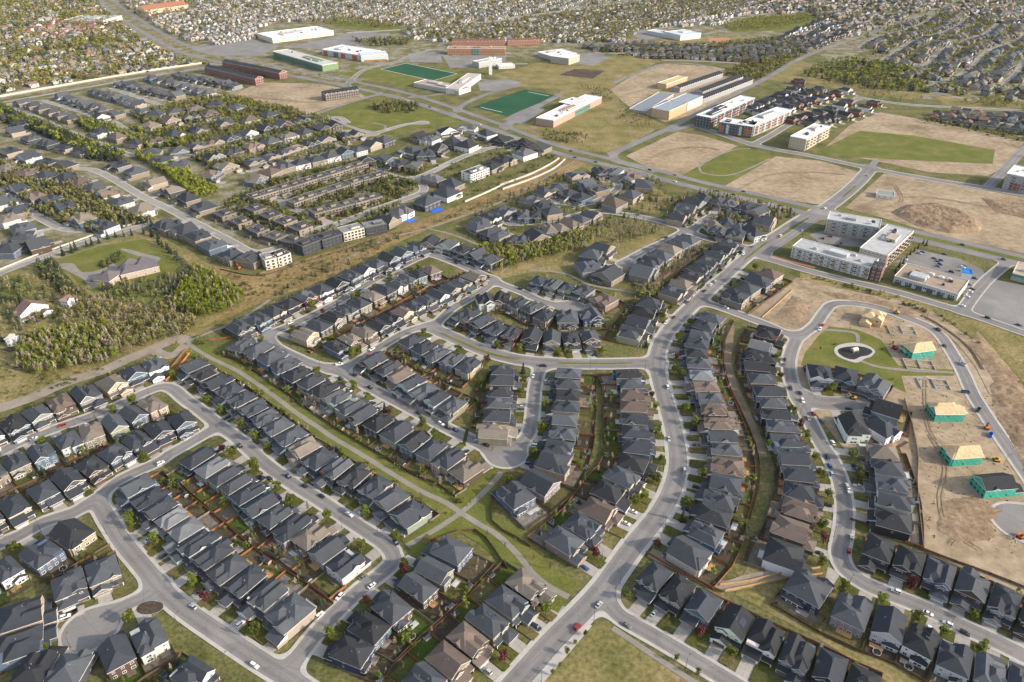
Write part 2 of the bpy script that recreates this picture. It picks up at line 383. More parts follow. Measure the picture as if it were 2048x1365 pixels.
# ================================================================== LAYOUT (photo pixels, put on the ground plane by U)
# streets: name, points, half width of the carriageway (m), pavement width (m)
LOC, SW = 3.95, 1.7
ROADS = [
    ('street', [(-60, 925), (0, 905), (34, 888), (101, 861), (168, 838), (236, 811), (286, 787), (323, 774), (346, 779), (371, 800), (404, 824), (438, 851), (472, 875), (505, 905), (534, 931), (585, 968), (636, 999), (691, 1036), (738, 1067), (772, 1091), (788, 1118), (766, 1145), (721, 1179), (670, 1227), (626, 1275), (592, 1319)], LOC, SW),
    ('street', [(414, 866), (371, 891), (337, 910), (317, 924), (238, 961), (191, 1000)], LOC, SW),
    ('street', [(-60, 1110), (0, 1087), (34, 1074), (85, 1046), (146, 1026), (191, 1006), (218, 1043), (245, 1084), (290, 1138), (327, 1183), (375, 1224), (443, 1271), (520, 1322), (589, 1365), (700, 1440)], LOC + 0.4, SW),
    ('street', [(310, 1172), (296, 1190), (259, 1207), (221, 1227), (185, 1252)], LOC, SW),
    ('street', [(181, 1258), (182, 1258)], 12.5, SW),
    ('street', [(534, 669), (601, 642), (669, 608), (736, 568), (786, 541), (837, 517), (862, 510), (904, 524), (945, 541), (972, 553), (1000, 568), (1044, 585), (1084, 603), (1128, 614)], LOC - 0.3, SW),
    ('street', [(1141, 616), (1142, 616)], 11.5, SW),
    ('street', [(534, 669), (550, 693), (588, 713), (628, 730), (662, 738), (702, 755), (736, 774), (786, 800), (837, 827), (888, 854), (938, 878), (972, 895), (1005, 903)], LOC, SW),
    ('street', [(1012, 908), (1013, 908)], 12.5, SW),
    ('street', [(1016, 905), (1040, 888), (1057, 868), (1064, 838), (1067, 804), (1071, 770), (1079, 742), (1095, 728)], LOC, SW),
    ('street', [(662, 738), (702, 730), (753, 699), (803, 669), (837, 656), (867, 650), (904, 618), (938, 598), (972, 576), (985, 559)], LOC - 0.2, SW),
    ('street', [(860, 654), (880, 664), (921, 682), (972, 703), (1010, 714), (1050, 722), (1111, 727), (1200, 728), (1270, 727), (1312, 726)], LOC + 2.2, SW),
    # the main road
    ('main_road', [(900, 1500), (985, 1416), (1051, 1343), (1102, 1285), (1160, 1227), (1204, 1179), (1238, 1132), (1273, 1084), (1307, 1043), (1334, 1002), (1351, 958), (1356, 920), (1351, 880), (1342, 840), (1330, 800), (1320, 763), (1313, 730), (1318, 696), (1334, 666), (1357, 639), (1388, 608), (1421, 578), (1455, 548), (1489, 517), (1520, 492), (1560, 466), (1600, 440), (1632, 424)], 5.4, 2.3),
    ('main_road', [(1530, 506), (1570, 480), (1610, 452), (1640, 432)], 4.6, 0),
    # right hand loop
    ('street', [(1400, 604), (1440, 615), (1500, 637), (1534, 650), (1574, 667), (1601, 669), (1628, 652), (1648, 625), (1665, 609), (1702, 607), (1753, 615), (1803, 632), (1854, 652), (1881, 672), (1904, 706), (1925, 743), (1945, 787), (1972, 831), (1995, 865), (2026, 910), (2075, 980)], LOC, SW),
    ('street', [(1596, 672), (1585, 695), (1578, 722), (1580, 753), (1591, 787), (1608, 821), (1625, 854), (1642, 888), (1660, 915), (1676, 950), (1687, 995), (1689, 1036), (1684, 1077), (1679, 1108), (1692, 1140), (1732, 1169), (1790, 1193), (1858, 1220), (1926, 1254), (1994, 1285), (2060, 1318)], LOC + 0.3, SW),
    ('street', [(1610, 794), (1640, 806), (1690, 808), (1712, 806)], LOC + 3.5, 0.6),
    ('street', [(2045, 1046), (2046, 1046)], 15.0, SW),
    ('street', [(2045, 1046), (2090, 1010)], LOC, SW),
    ('street', [(1212, 1196), (1232, 1226), (1259, 1245), (1307, 1272), (1358, 1302), (1409, 1333), (1460, 1364), (1540, 1412)], LOC, SW),
    # north group
    ('street', [(1530, 508), (1505, 500), (1472, 490), (1421, 479), (1394, 470), (1374, 460), (1337, 448), (1286, 435), (1219, 425), (1189, 423), (1150, 432), (1110, 440), (1060, 446)], LOC, SW),
    ('street', [(1030, 440), (1031, 440)], 15.0, SW),
    ('street', [(1374, 460), (1337, 480), (1293, 500), (1256, 520)], LOC, SW),
    ('street', [(1250, 529), (1251, 529)], 8.0, SW),
    ('street', [(1209, 352), (1236, 370), (1222, 388), (1189, 404), (1160, 410)], LOC - 0.4, SW),
    ('street', [(1108, 402), (1150, 411)], LOC - 0.4, SW),
    ('street', [(1108, 402), (1109, 402)], 9.0, SW),
    ('street', [(1388, 458), (1410, 440), (1432, 428)], LOC, SW),
    ('street', [(1438, 424), (1480, 426)], 8.0, SW),
    # arterial across the picture
    ('arterial_road', [(195, -10), (210, 15), (270, 55), (350, 100), (430, 122), (560, 148), (690, 172), (800, 197), (900, 229), (1000, 264), (1100, 302), (1200, 327), (1300, 352), (1400, 378), (1500, 400), (1600, 424), (1700, 447), (1800, 472), (1900, 495), (2048, 530), (2150, 552)], 6.0, 0),
    ('arterial_road', [(225, -10), (240, 12), (300, 52), (375, 92), (450, 112), (570, 136), (700, 162), (815, 187), (915, 219), (1012, 253), (1110, 290), (1208, 315), (1310, 340), (1410, 366), (1510, 388), (1612, 412), (1712, 435), (1812, 459), (1912, 482), (2060, 516), (2160, 538)], 5.0, 0),
    ('avenue', [(1640, 425), (1680, 396), (1715, 366), (1742, 336)], 7.5, 1.5),
    ('avenue', [(1225, 308), (1290, 278), (1340, 256), (1385, 232), (1440, 203), (1530, 158), (1600, 118), (1680, 87), (1780, 54), (1880, 18), (1920, 0)], 5.5, 0),
    ('avenue', [(1225, 308), (1240, 325), (1300, 345)], 4.5, 0),
    ('avenue', [(1385, 250), (1440, 268), (1500, 288), (1560, 301), (1620, 312), (1740, 337), (1850, 357), (1950, 373), (2048, 390), (2120, 402)], 5.2, 1.5),
    ('avenue', [(1345, 262), (1385, 250)], 5.0, 0),
    ('avenue', [(1506, 290), (1540, 272), (1580, 248), (1620, 228), (1680, 212), (1720, 196)], 4.5, 1.5),
    ('avenue', [(1975, 375), (2010, 340), (2048, 300), (2100, 270)], 6.0, 0),
    ('avenue', [(1525, 515), (1560, 525), (1610, 540), (1680, 558), (1740, 572), (1790, 584), (1860, 604), (1925, 624), (1990, 646), (2070, 674)], 4.2, 1.4),
    ('avenue', [(1925, 622), (1945, 594), (1968, 566), (1990, 546), (2012, 528)], 4.5, 1.2),
    # villa quarter
    ('villa_street', [(152, 338), (189, 341), (236, 364), (286, 394), (337, 418), (398, 450), (455, 480), (500, 503), (534, 502), (601, 480), (641, 457), (685, 445), (753, 418), (803, 401), (838, 388), (848, 376), (830, 358), (803, 357), (770, 347), (749, 338), (702, 351), (635, 371), (554, 398), (562, 404), (590, 419), (642, 441), (664, 450)], 4.0, 1.5),
    ('villa_street', [(830, 357), (864, 344), (904, 324), (955, 303), (999, 294), (1050, 292), (1085, 297)], 4.0, 1.5),
    ('villa_street', [(955, 303), (938, 283), (915, 276)], 6.0, 1.5),
    ('villa_street', [(-20, 375), (0, 384), (34, 404), (67, 428), (118, 455), (160, 462)], 4.0, 1.5),
    ('villa_street', [(-40, 562), (0, 547), (67, 521), (135, 497), (202, 474), (300, 448)], 3.8, 1.2),
    ('villa_street', [(20, 208), (67, 233), (152, 270), (236, 302), (265, 312)], 4.0, 1.5),
    ('villa_street', [(90, 203), (170, 226), (230, 240)], 4.0, 1.0),
    ('villa_street', [(225, 178), (290, 200), (330, 215)], 4.0, 1.0),
    ('villa_street', [(230, 245), (262, 266), (290, 272), (310, 262), (400, 248), (470, 232)], 4.0, 1.0),
    ('villa_street', [(360, 317), (430, 300), (520, 272), (600, 250), (670, 235), (695, 245)], 4.0, 1.2),
    ('villa_street', [(480, 318), (560, 290), (640, 268), (720, 262), (750, 270)], 4.0, 1.2),
    ('villa_street', [(500, 343), (580, 316), (660, 292), (740, 270), (768, 262), (810, 250), (845, 246)], 4.0, 1.2),
    ('villa_street', [(845, 246), (846, 246)], 8.0, 1.5),
    ('wall_road', [(-20, 209), (0, 206), (135, 182), (270, 158), (404, 137), (440, 130)], 5.0, 0),
    ('avenue', [(560, 250), (620, 232), (700, 205), (760, 190), (800, 196)], 4.5, 0),
    ('avenue', [(655, 235), (690, 250), (745, 268)], 3.5, 0),
    # school quarter
    ('avenue', [(690, 172), (730, 140), (790, 125), (830, 110), (880, 100), (960, 128), (1050, 128)], 4.0, 1.0),
    ('avenue', [(905, 228), (935, 205), (985, 185), (1035, 172)], 5.0, 0),
    ('avenue', [(820, 195), (870, 190), (920, 178), (960, 160), (1020, 172)], 4.0, 0),
    ('avenue', [(1000, 262), (1030, 240), (1080, 210), (1118, 190)], 7.0, 0),
    ('bright_road', [(1000, 42), (1090, 28), (1200, 12), (1290, 0), (1360, -10)], 6.0, 3.0),
    ('bright_road', [(700, 66), (800, 60), (900, 52), (1000, 42)], 3.0, 3.0),
    ('street', [(1230, 165), (1265, 150), (1330, 128), (1400, 130), (1430, 140)], 4.0, 0),
    ('street', [(1690, 90), (1760, 110), (1830, 130), (1900, 170), (1960, 200)], 4.0, 0),
    ('street', [(1720, 196), (1800, 208), (1900, 215), (2048, 222)], 4.0, 2.0),
    ('street', [(1740, 336), (1752, 322)], 4.0, 0),
]
GREENWAY = [[(371, 679), (388, 696), (421, 716), (472, 741), (507, 763), (550, 794), (594, 827), (635, 854), (668, 877), (711, 902), (773, 941), (841, 982), (892, 1006), (922, 1026)],
            [(1003, 945), (984, 968), (953, 999), (922, 1026)],
            [(813, 1092), (841, 1077), (882, 1053), (922, 1026)],
            [(922, 1026), (960, 1050), (994, 1070), (1034, 1108), (1068, 1150), (1102, 1176), (1138, 1195)]]
PATHS = [[(375, 683), (420, 665), (480, 640), (540, 600)], [(690, 520), (770, 480), (850, 458), (940, 428), (1000, 405), (1080, 362), (1150, 322)],
         [(857, 458), (905, 470), (960, 492), (1020, 520), (1000, 548)], [(1060, 540), (1130, 548), (1180, 570), (1260, 585), (1310, 598)],
         [(1640, 660), (1680, 662), (1712, 668), (1716, 685)], [(1720, 722), (1760, 735), (1830, 742), (1908, 746)],
         [(1225, 1256), (1290, 1300), (1350, 1340), (1420, 1385)], [(1398, 335), (1420, 318), (1470, 300), (1500, 298)],
         [(1398, 335), (1405, 346), (1440, 352), (1480, 345), (1540, 318)],
         [(745, 268), (765, 262), (770, 252), (745, 246)]]

# house rows: key, roof centres (photo), side that faces the street walking along the points, wording for labels, the end we count from, yard depth
def seq(a, b, n):
    return [(a[0] + (b[0] - a[0]) * k / (n - 1), a[1] + (b[1] - a[1]) * k / (n - 1)) for k in range(n)]
ROWS = [
    ('A0', [(-25, 868), (27, 846), (73, 824), (121, 804), (172, 786), (222, 763), (266, 743), (310, 728)], 'R', 'in the row below the woods', 'left', 7.8),
    ('A1', [(-16, 945), (32, 922), (82, 903), (135, 878), (182, 861), (229, 846), (266, 826), (303, 807)], 'L', 'in the row across from the woods row', 'left', 9.1),
    ('A2', [(-25, 1035), (27, 1009), (85, 980), (135, 955), (182, 930), (228, 903), (273, 878), (317, 856), (364, 838)], 'R', 'in the gabled row by the left bend', 'left', 7.8),
    ('B1', [(82, 1104), (142, 1064)], 'L', 'in the pair on the left corner', 'left', 10.4),
    ('B2', [(136, 1166), (204, 1138)], 'R', 'in the pair above the left circle', 'left', 7.8),
    ('B3', [(41, 1227), (37, 1285)], 'L', 'in the pair left of the circle', 'top', 7.8),
    ('B4', [(66, 1336), (136, 1338)], 'L', 'in the pair below the circle', 'left', 10.4),
    ('B5', [(232, 1305), (296, 1271)], 'L', 'in the pair right of the circle', 'left', 11.7),
    ('B6', [(10, 1135), (-40, 1165)], 'R', 'in the pair at the left edge', 'right', 7.8),
    ('B7', [(382, 1343), (330, 1395)], 'L', 'in the pair at the lower left edge', 'top', 10.4),
    ('C', [(273, 968), (296, 993), (320, 1013), (344, 1033), (371, 1055), (395, 1081), (426, 1106), (456, 1135), (491, 1160), (534, 1186), (580, 1222)], 'R', 'in the steep left street row', 'top', 14.3),
    ('D', [(392, 914), (422, 932), (447, 950), (470, 966), (495, 985), (520, 1008), (548, 1030), (582, 1050), (620, 1070), (653, 1097), (690, 1125)], 'L', 'in the row behind the left street row', 'top', 14.3),
    ('E', [(388, 728), (409, 744), (434, 761), (458, 778), (483, 796), (508, 813), (532, 832), (556, 850), (582, 869), (608, 891), (638, 914), (672, 934), (708, 950), (750, 970), (783, 994), (820, 1024)], 'R', 'in the row left of the greenway', 'top', 11.7),
    ('F', [(482, 688), (515, 698), (543, 713), (568, 729), (593, 747), (621, 761), (646, 776), (672, 793), (698, 811), (724, 826), (756, 843), (792, 862), (828, 881), (862, 897), (898, 915), (932, 938)], 'L', 'in the row right of the greenway', 'top', 13.0),
    ('G', [(479, 652), (515, 636), (546, 620), (578, 605), (610, 590), (642, 577), (672, 564), (700, 550), (727, 538), (752, 526), (778, 514), (804, 503), (830, 493)], 'R', 'in the row along the brown strip', 'left', 5.2),
    ('G2', [(860, 482), (895, 486), (926, 496), (953, 506), (981, 517)], 'R', 'in the row at the strip bend', 'left', 6.5),
    ('H', [(610, 667), (638, 650), (665, 633), (692, 617), (719, 604), (746, 591), (770, 579), (792, 567), (814, 555), (836, 547), (862, 538)], 'L', 'in the row facing the strip houses', 'left', 10.4),
    ('I', [(672, 690), (700, 676), (729, 662), (756, 648), (780, 635), (804, 622), (828, 609), (852, 598), (876, 587), (899, 575), (922, 564), (946, 551)], 'R', 'in the row behind the strip street', 'left', 10.4),
    ('J1', [(746, 719), (775, 734), (801, 748), (824, 763), (848, 779), (874, 794), (906, 808)], 'R', 'in the row inside the centre loop', 'left', 11.7),
    ('J2', [(822, 680), (848, 694), (873, 707), (902, 718), (936, 729)], 'L', 'in the row under the median street', 'left', 11.7),
    ('J3', [(1005, 738), (1003, 759), (1000, 781), (998, 804), (994, 829), (988, 860)], 'L', 'in the row left of the short street', 'top', 10.4),
    ('K', [(1138, 745), (1137, 766), (1136, 788), (1134, 812), (1130, 837), (1128, 863), (1118, 893)], 'R', 'in the row right of the short street', 'top', 11.7),
    ('K2', [(1108, 920), (1080, 962), (1032, 988)], 'R', 'in the trio below the centre circle', 'right', 11.7),
    ('L', [(1255, 745), (1262, 766), (1265, 788), (1267, 811), (1269, 835), (1272, 862), (1274, 892), (1266, 923), (1245, 952), (1217, 981), (1196, 1016), (1164, 1047), (1130, 1079)], 'L', 'in the row left of the main road', 'top', 11.7),
    ('L2', [(1052, 1164), (1014, 1200), (976, 1240), (936, 1276), (895, 1316), (850, 1360)], 'L', 'in the row below the greenway crossing', 'top', 13.0),
    ('N', [(903, 1098), (868, 1138), (836, 1172), (784, 1213), (737, 1252), (704, 1300)], 'R', 'in the row right of the double bend', 'top', 13.0),
    ('O', [(1425, 634), (1410, 650), (1402, 668), (1396, 686), (1395, 705), (1398, 725), (1404, 748), (1412, 771), (1421, 794), (1429, 818), (1438, 844), (1446, 870), (1453, 896), (1457, 930), (1452, 964), (1441, 997), (1429, 1030), (1414, 1065), (1380, 1102)], 'R', 'in the row right of the main road', 'top', 10.4),
    ('P', [(1472, 592), (1496, 575), (1519, 560), (1541, 546)], 'L', 'in the row by the brick crossing', 'left', 9.1),
    ('Q', [(1300, 604), (1288, 623), (1276, 643), (1262, 664)], 'L', 'in the row left of the main bend', 'top', 10.4),
    ('Q2', [(1345, 582), (1364, 566), (1383, 550), (1400, 535), (1416, 521), (1432, 508), (1446, 497), (1459, 486)], 'R', 'in the row along the upper main road', 'left', 7.8),
    ('Rn', [(1078, 559), (1106, 566), (1134, 572), (1168, 579), (1208, 597)], 'R', 'in the row north of the short circle', 'left', 6.5),
    ('S', [(970, 598), (1004, 594), (1036, 603), (1064, 613), (1090, 628), (1135, 634), (1180, 628)], 'L', 'in the row south of the short circle', 'left', 7.8),
    ('T', [(932, 628), (962, 641), (991, 655), (1024, 663), (1064, 671), (1104, 675), (1142, 674), (1179, 671)], 'R', 'in the row over the median street', 'left', 7.8),
    ('U', [(1535, 664), (1520, 690), (1514, 710), (1514, 731), (1523, 757), (1535, 781), (1545, 804), (1553, 828), (1562, 852), (1573, 880), (1588, 914), (1597, 946), (1601, 980), (1597, 1016), (1582, 1055), (1568, 1106)], 'L', 'in the row left of the park street', 'top', 9.1),
    ('V', [(1768, 902), (1778, 934), (1784, 966), (1788, 1000), (1788, 1040)], 'R', 'in the row right of the park street', 'top', 7.8),
    ('W', [(1759, 1094), (1820, 1118), (1881, 1143), (1946, 1170), (2011, 1200), (2075, 1230)], 'R', 'in the row under the dirt lot', 'left', 6.5),
    ('X', [(1616, 1174), (1704, 1222), (1779, 1248), (1844, 1280), (1911, 1316), (1982, 1342), (2050, 1372)], 'L', 'in the row over the lower right street', 'left', 7.8),
    ('Y', [(1310, 1150), (1356, 1178), (1408, 1208), (1470, 1242), (1532, 1272), (1596, 1304), (1662, 1334), (1728, 1364)], 'R', 'in the row by the lower field', 'left', 6.5),
    ('Z1', [(1641, 743), (1692, 748), (1750, 768)], 'R', 'in the trio under the park', 'left', 5.2),
    ('Z2', [(1776, 815), (1763, 852), (1709, 850)], 'R', 'in the trio round the plaza', 'top', 6.5),
]
ROOF_OVER = {('L2', 3): 'brown', ('L2', 4): 'brown', ('U', 13): 'brown', ('U', 14): 'brown', ('L', 2): 'brown', ('L', 3): 'brown', ('L', 10): 'brown', ('J1', 2): 'brown',
             ('H', 0): 'taupe', ('H', 5): 'taupe', ('H', 10): 'brown', ('I', 1): 'taupe', ('I', 2): 'taupe', ('I', 5): 'brown', ('A0', 5): 'taupe', ('O', 7): 'brown', ('O', 9): 'brown',
             ('O', 10): 'brown', ('D', 8): 'taupe', ('J3', 5): 'taupe', ('Rn', 4): 'brown', ('C', 3): 'pale', ('C', 4): 'pale', ('O', 6): 'pale', ('A1', 7): 'taupe', ('E', 9): 'taupe', ('P', 3): 'brown',
             ('V', 0): 'taupe', ('U', 1): 'pale', ('F', 3): 'slate', ('G', 0): 'slate', ('Q2', 1): 'taupe', ('L2', 0): 'taupe', ('D', 1): 'pale', ('E', 11): 'slate', ('I', 11): 'taupe'}
WALL_OVER = {('D', 4): 'teal', ('B6', 0): 'white', ('A0', 5): 'tan', ('A0', 7): 'white', ('B3', 0): 'tan', ('D', 10): 'pale', ('C', 9): 'white', ('F', 2): 'blue', ('L', 0): 'blue', ('O', 17): 'blue',
             ('G', 4): 'red', ('T', 3): 'red', ('U', 15): 'white', ('X', 0): 'navy', ('Y', 2): 'slateblue', ('Z2', 2): 'white', ('Z2', 1): 'white', ('E', 9): 'tan', ('E', 15): 'sage', ('C', 4): 'pale', ('L2', 0): 'black'}
SOLAR = {('B3', 0), ('A1', 3), ('Y', 3), ('L2', 2), ('U', 13), ('A1', 2)}

# ================================================================== GROUND
def smooth_line(pts, step=2.0):
    P = [np.array(p, float) for p in pts]
    if len(P) < 3:
        out = [P[0]]
        L = np.linalg.norm(P[1] - P[0]); n = max(1, int(L / step))
        return [P[0] + (P[1] - P[0]) * k / n for k in range(n + 1)]
    P = [2 * P[0] - P[1]] + P + [2 * P[-1] - P[-2]]
    out = []
    for i in range(1, len(P) - 2):
        a, b, c, d = P[i - 1:i + 3]
        n = max(2, int(np.linalg.norm(c - b) / step))
        for k in range(n):
            t = k / n
            out.append(0.5 * ((2 * b) + (c - a) * t + (2 * a - 5 * b + 4 * c - d) * t * t + (3 * b - a - 3 * c + d) * t ** 3))
    out.append(P[-2])
    return out

def sheet(name, px, mat, z, world=None, kind='structure', label=None):
    pts = world or UL(px)
    n = len(pts)
    if sum(pts[k][0] * pts[(k + 1) % n][1] - pts[(k + 1) % n][0] * pts[k][1] for k in range(n)) < 0: pts = pts[::-1]
    me = bpy.data.meshes.new(name)
    me.from_pydata([(p[0], p[1], z) for p in pts], [], [tuple(range(n))])
    me.materials.append(MAT[mat])
    return tag(put(name, me), label, None, None, kind)

def rounded(px, z=0, step=6.0):
    """closed smooth outline through photo points"""
    P = UL(px)
    c = smooth_line(P[-1:] + P + P[:2], step)
    W = [tuple(p) for p in c]
    P0, P1 = np.array(P[0]), None
    # cut to one lap
    i0 = min(range(len(W)), key=lambda k: (W[k][0] - P[0][0]) ** 2 + (W[k][1] - P[0][1]) ** 2)
    rest = range(i0 + 3, len(W))
    i1 = min(rest, key=lambda k: (W[k][0] - P[0][0]) ** 2 + (W[k][1] - P[0][1]) ** 2)
    return W[i0:i1]

def strip(name, px, width, mat, z, world=None, kind='structure', step=2.5):
    c = smooth_line(world or UL(px), step)
    V, F = [], []
    for k in range(len(c)):
        d = c[min(k + 1, len(c) - 1)] - c[max(k - 1, 0)]
        d = d / (np.linalg.norm(d) + 1e-9)
        nrm = np.array((-d[1], d[0])) * width / 2
        V += [(c[k][0] + nrm[0], c[k][1] + nrm[1], z), (c[k][0] - nrm[0], c[k][1] - nrm[1], z)]
        if k: F.append((2 * k - 2, 2 * k - 1, 2 * k + 1, 2 * k))
    me = bpy.data.meshes.new(name)
    me.from_pydata(V, [], F)
    me.materials.append(MAT[mat])
    return tag(put(name, me), kind=kind)

me = bpy.data.meshes.new('ground')
me.from_pydata([(-3100, -380, -0.16), (3100, -380, -0.16), (3100, 5100, -0.16), (-3100, 5100, -0.16)], [], [(0, 1, 2, 3)])
me.materials.append(MAT['turf'])
tag(put('ground', me), kind='structure')
_z = [-0.14]
def zn():
    _z[0] += 0.0035
    return _z[0]
sheet('town_ground', [(-700, 200), (0, 200), (430, 135), (560, 150), (700, 170), (900, 110), (1150, 120), (1330, 85), (1640, 110), (1750, 190), (2048, 215), (2900, 300), (2700, -100), (1024, -130), (-700, -100)], 'town_floor', zn())
sheet('villa_ground', [(-200, 215), (0, 210), (420, 142), (560, 210), (640, 250), (760, 340), (860, 385), (780, 440), (640, 490), (500, 520), (340, 470), (0, 545), (-200, 600)], 'town_floor', zn())
sheet('meadow', [(-250, 640), (0, 552), (300, 460), (430, 535), (495, 600), (410, 665), (330, 690), (190, 745), (0, 812), (-250, 900)], 'dry_grass', zn())
sheet('grass_strip', [(425, 530), (500, 551), (702, 490), (770, 467), (900, 418), (1000, 380), (1085, 335), (1130, 312), (1175, 328), (1090, 370), (1000, 408), (935, 432), (857, 459), (786, 489), (669, 553), (500, 614), (430, 650), (400, 660), (490, 600)], 'strip_grass', zn())
sheet('ravine_ground', [(960, 500), (1060, 470), (1190, 445), (1290, 450), (1350, 470), (1240, 520), (1150, 545), (1060, 545), (990, 560)], 'dry_grass', zn())
for px in ([(1165, 330), (1290, 362), (1350, 400), (1330, 430), (1290, 425), (1250, 410)],):
    sheet('pocket_ground', px, 'dry_grass', zn())
sheet('pasture', [(640, 240), (700, 205), (790, 200), (900, 235), (1000, 270), (960, 270), (880, 248), (790, 265), (700, 262)], 'park_grass', zn())
sheet('school_field', [(985, 150), (1080, 125), (1250, 110), (1320, 122), (1230, 170), (1240, 210), (1330, 250), (1220, 306), (1130, 300), (1060, 255), (1120, 215), (1120, 180), (1030, 172)], 'dry_grass', zn())
sheet('school_field', [(670, 148), (762, 137), (812, 126), (905, 140), (960, 155), (900, 190), (830, 175), (770, 165)], 'park_grass', zn())
sheet('school_lawn', [(1010, 255), (1075, 240), (1120, 262), (1215, 222), (1240, 215), (1330, 250), (1225, 306), (1130, 290)], 'dry_grass', zn())
sheet('loam_plot', [(1118, 150), (1150, 138), (1210, 142), (1185, 158)], 'loam', zn())
sheet('playing_field', [(640, 45), (690, 37), (790, 52), (840, 63), (790, 66), (700, 60)], 'park_grass', zn())
sheet('playing_field', [(45, 108), (150, 88), (225, 74), (245, 82), (160, 98), (60, 118)], 'park_grass', zn())
sheet('infield', [(52, 100), (88, 96), (90, 103), (55, 106)], 'red_clay', zn())
sheet('playing_field', [(1245, 82), (1290, 75), (1400, 75), (1500, 75), (1490, 92), (1360, 92)], 'dry_grass', zn())
sheet('infield', [(1415, 76), (1458, 76), (1460, 83), (1420, 84)], 'red_clay', zn())
sheet('meadow', [(1440, 52), (1500, 35), (1620, 30), (1640, 45), (1580, 60), (1470, 66)], 'park_grass', zn())
sheet('meadow', [(1520, 160), (1600, 120), (1700, 150), (1760, 165), (1850, 180), (1830, 200), (1720, 188), (1610, 165)], 'dry_grass', zn())
sheet('meadow', [(1870, 195), (2048, 170), (2200, 180), (2200, 230), (1900, 215)], 'dry_grass', zn())
sheet('pasture', [(1640, 300), (1720, 262), (1830, 272), (1990, 300), (1985, 328), (1800, 320), (1660, 312)], 'park_grass', zn())
sheet('building_site', [(1650, 295), (1700, 250), (1760, 225), (1850, 240), (1980, 268), (2048, 285), (2020, 330), (1975, 352), (1860, 345), (1750, 322), (1700, 312)], 'dirt', _z[0] - 0.002)
zn()
sheet('building_site', [(1222, 178), (1268, 150), (1330, 128), (1425, 133), (1500, 150), (1500, 165), (1400, 225), (1330, 245), (1260, 215), (1235, 195)], 'dirt', zn())
sheet('building_site', [(465, 190), (520, 165), (640, 168), (710, 182), (735, 195), (650, 218), (560, 248), (520, 215)], 'dirt', zn())
sheet('lawn', [(440, 200), (490, 192), (535, 212), (490, 222)], 'park_grass', zn())
sheet('vacant_lot', [(1252, 312), (1354, 264), (1400, 270), (1476, 292), (1361, 352), (1300, 338)], 'dirt', zn())
sheet('park_lawn', [(1363, 353), (1478, 293), (1550, 312), (1475, 368), (1420, 368)], 'park_grass', zn())
sheet('vacant_lot', [(1450, 372), (1552, 313), (1640, 322), (1722, 345), (1640, 410), (1540, 395)], 'dirt', zn())
sheet('vacant_lot', [(1690, 416), (1768, 347), (1900, 368), (2048, 395), (2250, 440), (2250, 560), (2048, 508), (1860, 466), (1780, 440)], 'dirt', zn())
sheet('verge', [(1690, 418), (1780, 442), (1860, 468), (2048, 511), (2048, 520), (1850, 478), (1680, 432)], 'park_grass', zn())
sheet('verge', [(1245, 315), (1300, 343), (1400, 370), (1500, 392), (1620, 418), (1620, 424), (1500, 399), (1300, 351), (1235, 328)], 'park_grass', zn())
# right-hand building site
sheet('building_site', [(1500, 628), (1592, 556), (1700, 572), (1850, 612), (1960, 690), (2048, 785), (2300, 900), (2300, 1270), (2048, 1190), (1845, 1100), (1835, 1060), (1825, 900), (1760, 880), (1690, 900), (1650, 850), (1600, 790), (1560, 690), (1540, 660)], 'dirt', zn())
sheet('meadow', [(1760, 590), (1790, 583), (1900, 625), (2010, 660), (2150, 720), (2150, 830), (2048, 765), (1965, 690), (1860, 618)], 'dry_grass', zn())
sheet('green_slope', [(1600, 545), (1700, 568), (1790, 590), (1850, 610), (1790, 600), (1690, 580), (1600, 560)], 'dry_grass', zn())
PARK = [(1658, 653), (1716, 660), (1763, 680), (1785, 715), (1797, 731), (1908, 740), (1908, 752), (1803, 752), (1812, 786), (1780, 772), (1716, 748), (1662, 742), (1602, 731), (1610, 706), (1635, 674)]
sheet('park_lawn', PARK, 'park_grass', zn())
sheet('lower_field', [(1191, 1246), (1222, 1254), (1290, 1302), (1390, 1366), (1470, 1430), (1000, 1440), (1082, 1366), (1150, 1290)], 'dry_grass', zn())
sheet('infill_lot', [(1500, 1120), (1560, 1150), (1700, 1240), (1850, 1310), (1960, 1380), (1800, 1380), (1640, 1280), (1470, 1190)], 'dry_grass', zn())
# estate
sheet('estate_lawn', [(118, 520), (200, 492), (290, 478), (340, 510), (372, 545), (352, 590), (290, 610), (200, 595), (150, 560)], 'park_grass', zn())
sheet('estate_lawn', [(0, 555), (40, 548), (70, 575), (40, 600), (0, 605)], 'park_grass', zn())
sheet('estate_drive', None, 'path_asphalt', zn(), world=rounded([(112, 530), (145, 527), (165, 545), (200, 540), (225, 528), (240, 540), (205, 570), (180, 578), (168, 560), (140, 545)]))
sheet('estate_court', None, 'path_asphalt', zn(), world=rounded([(240, 498), (262, 500), (290, 508), (322, 516), (310, 524), (290, 516), (262, 508)]))
sheet('paddock', [(0, 700), (40, 685), (70, 672), (60, 690), (20, 705)], 'loam', zn())
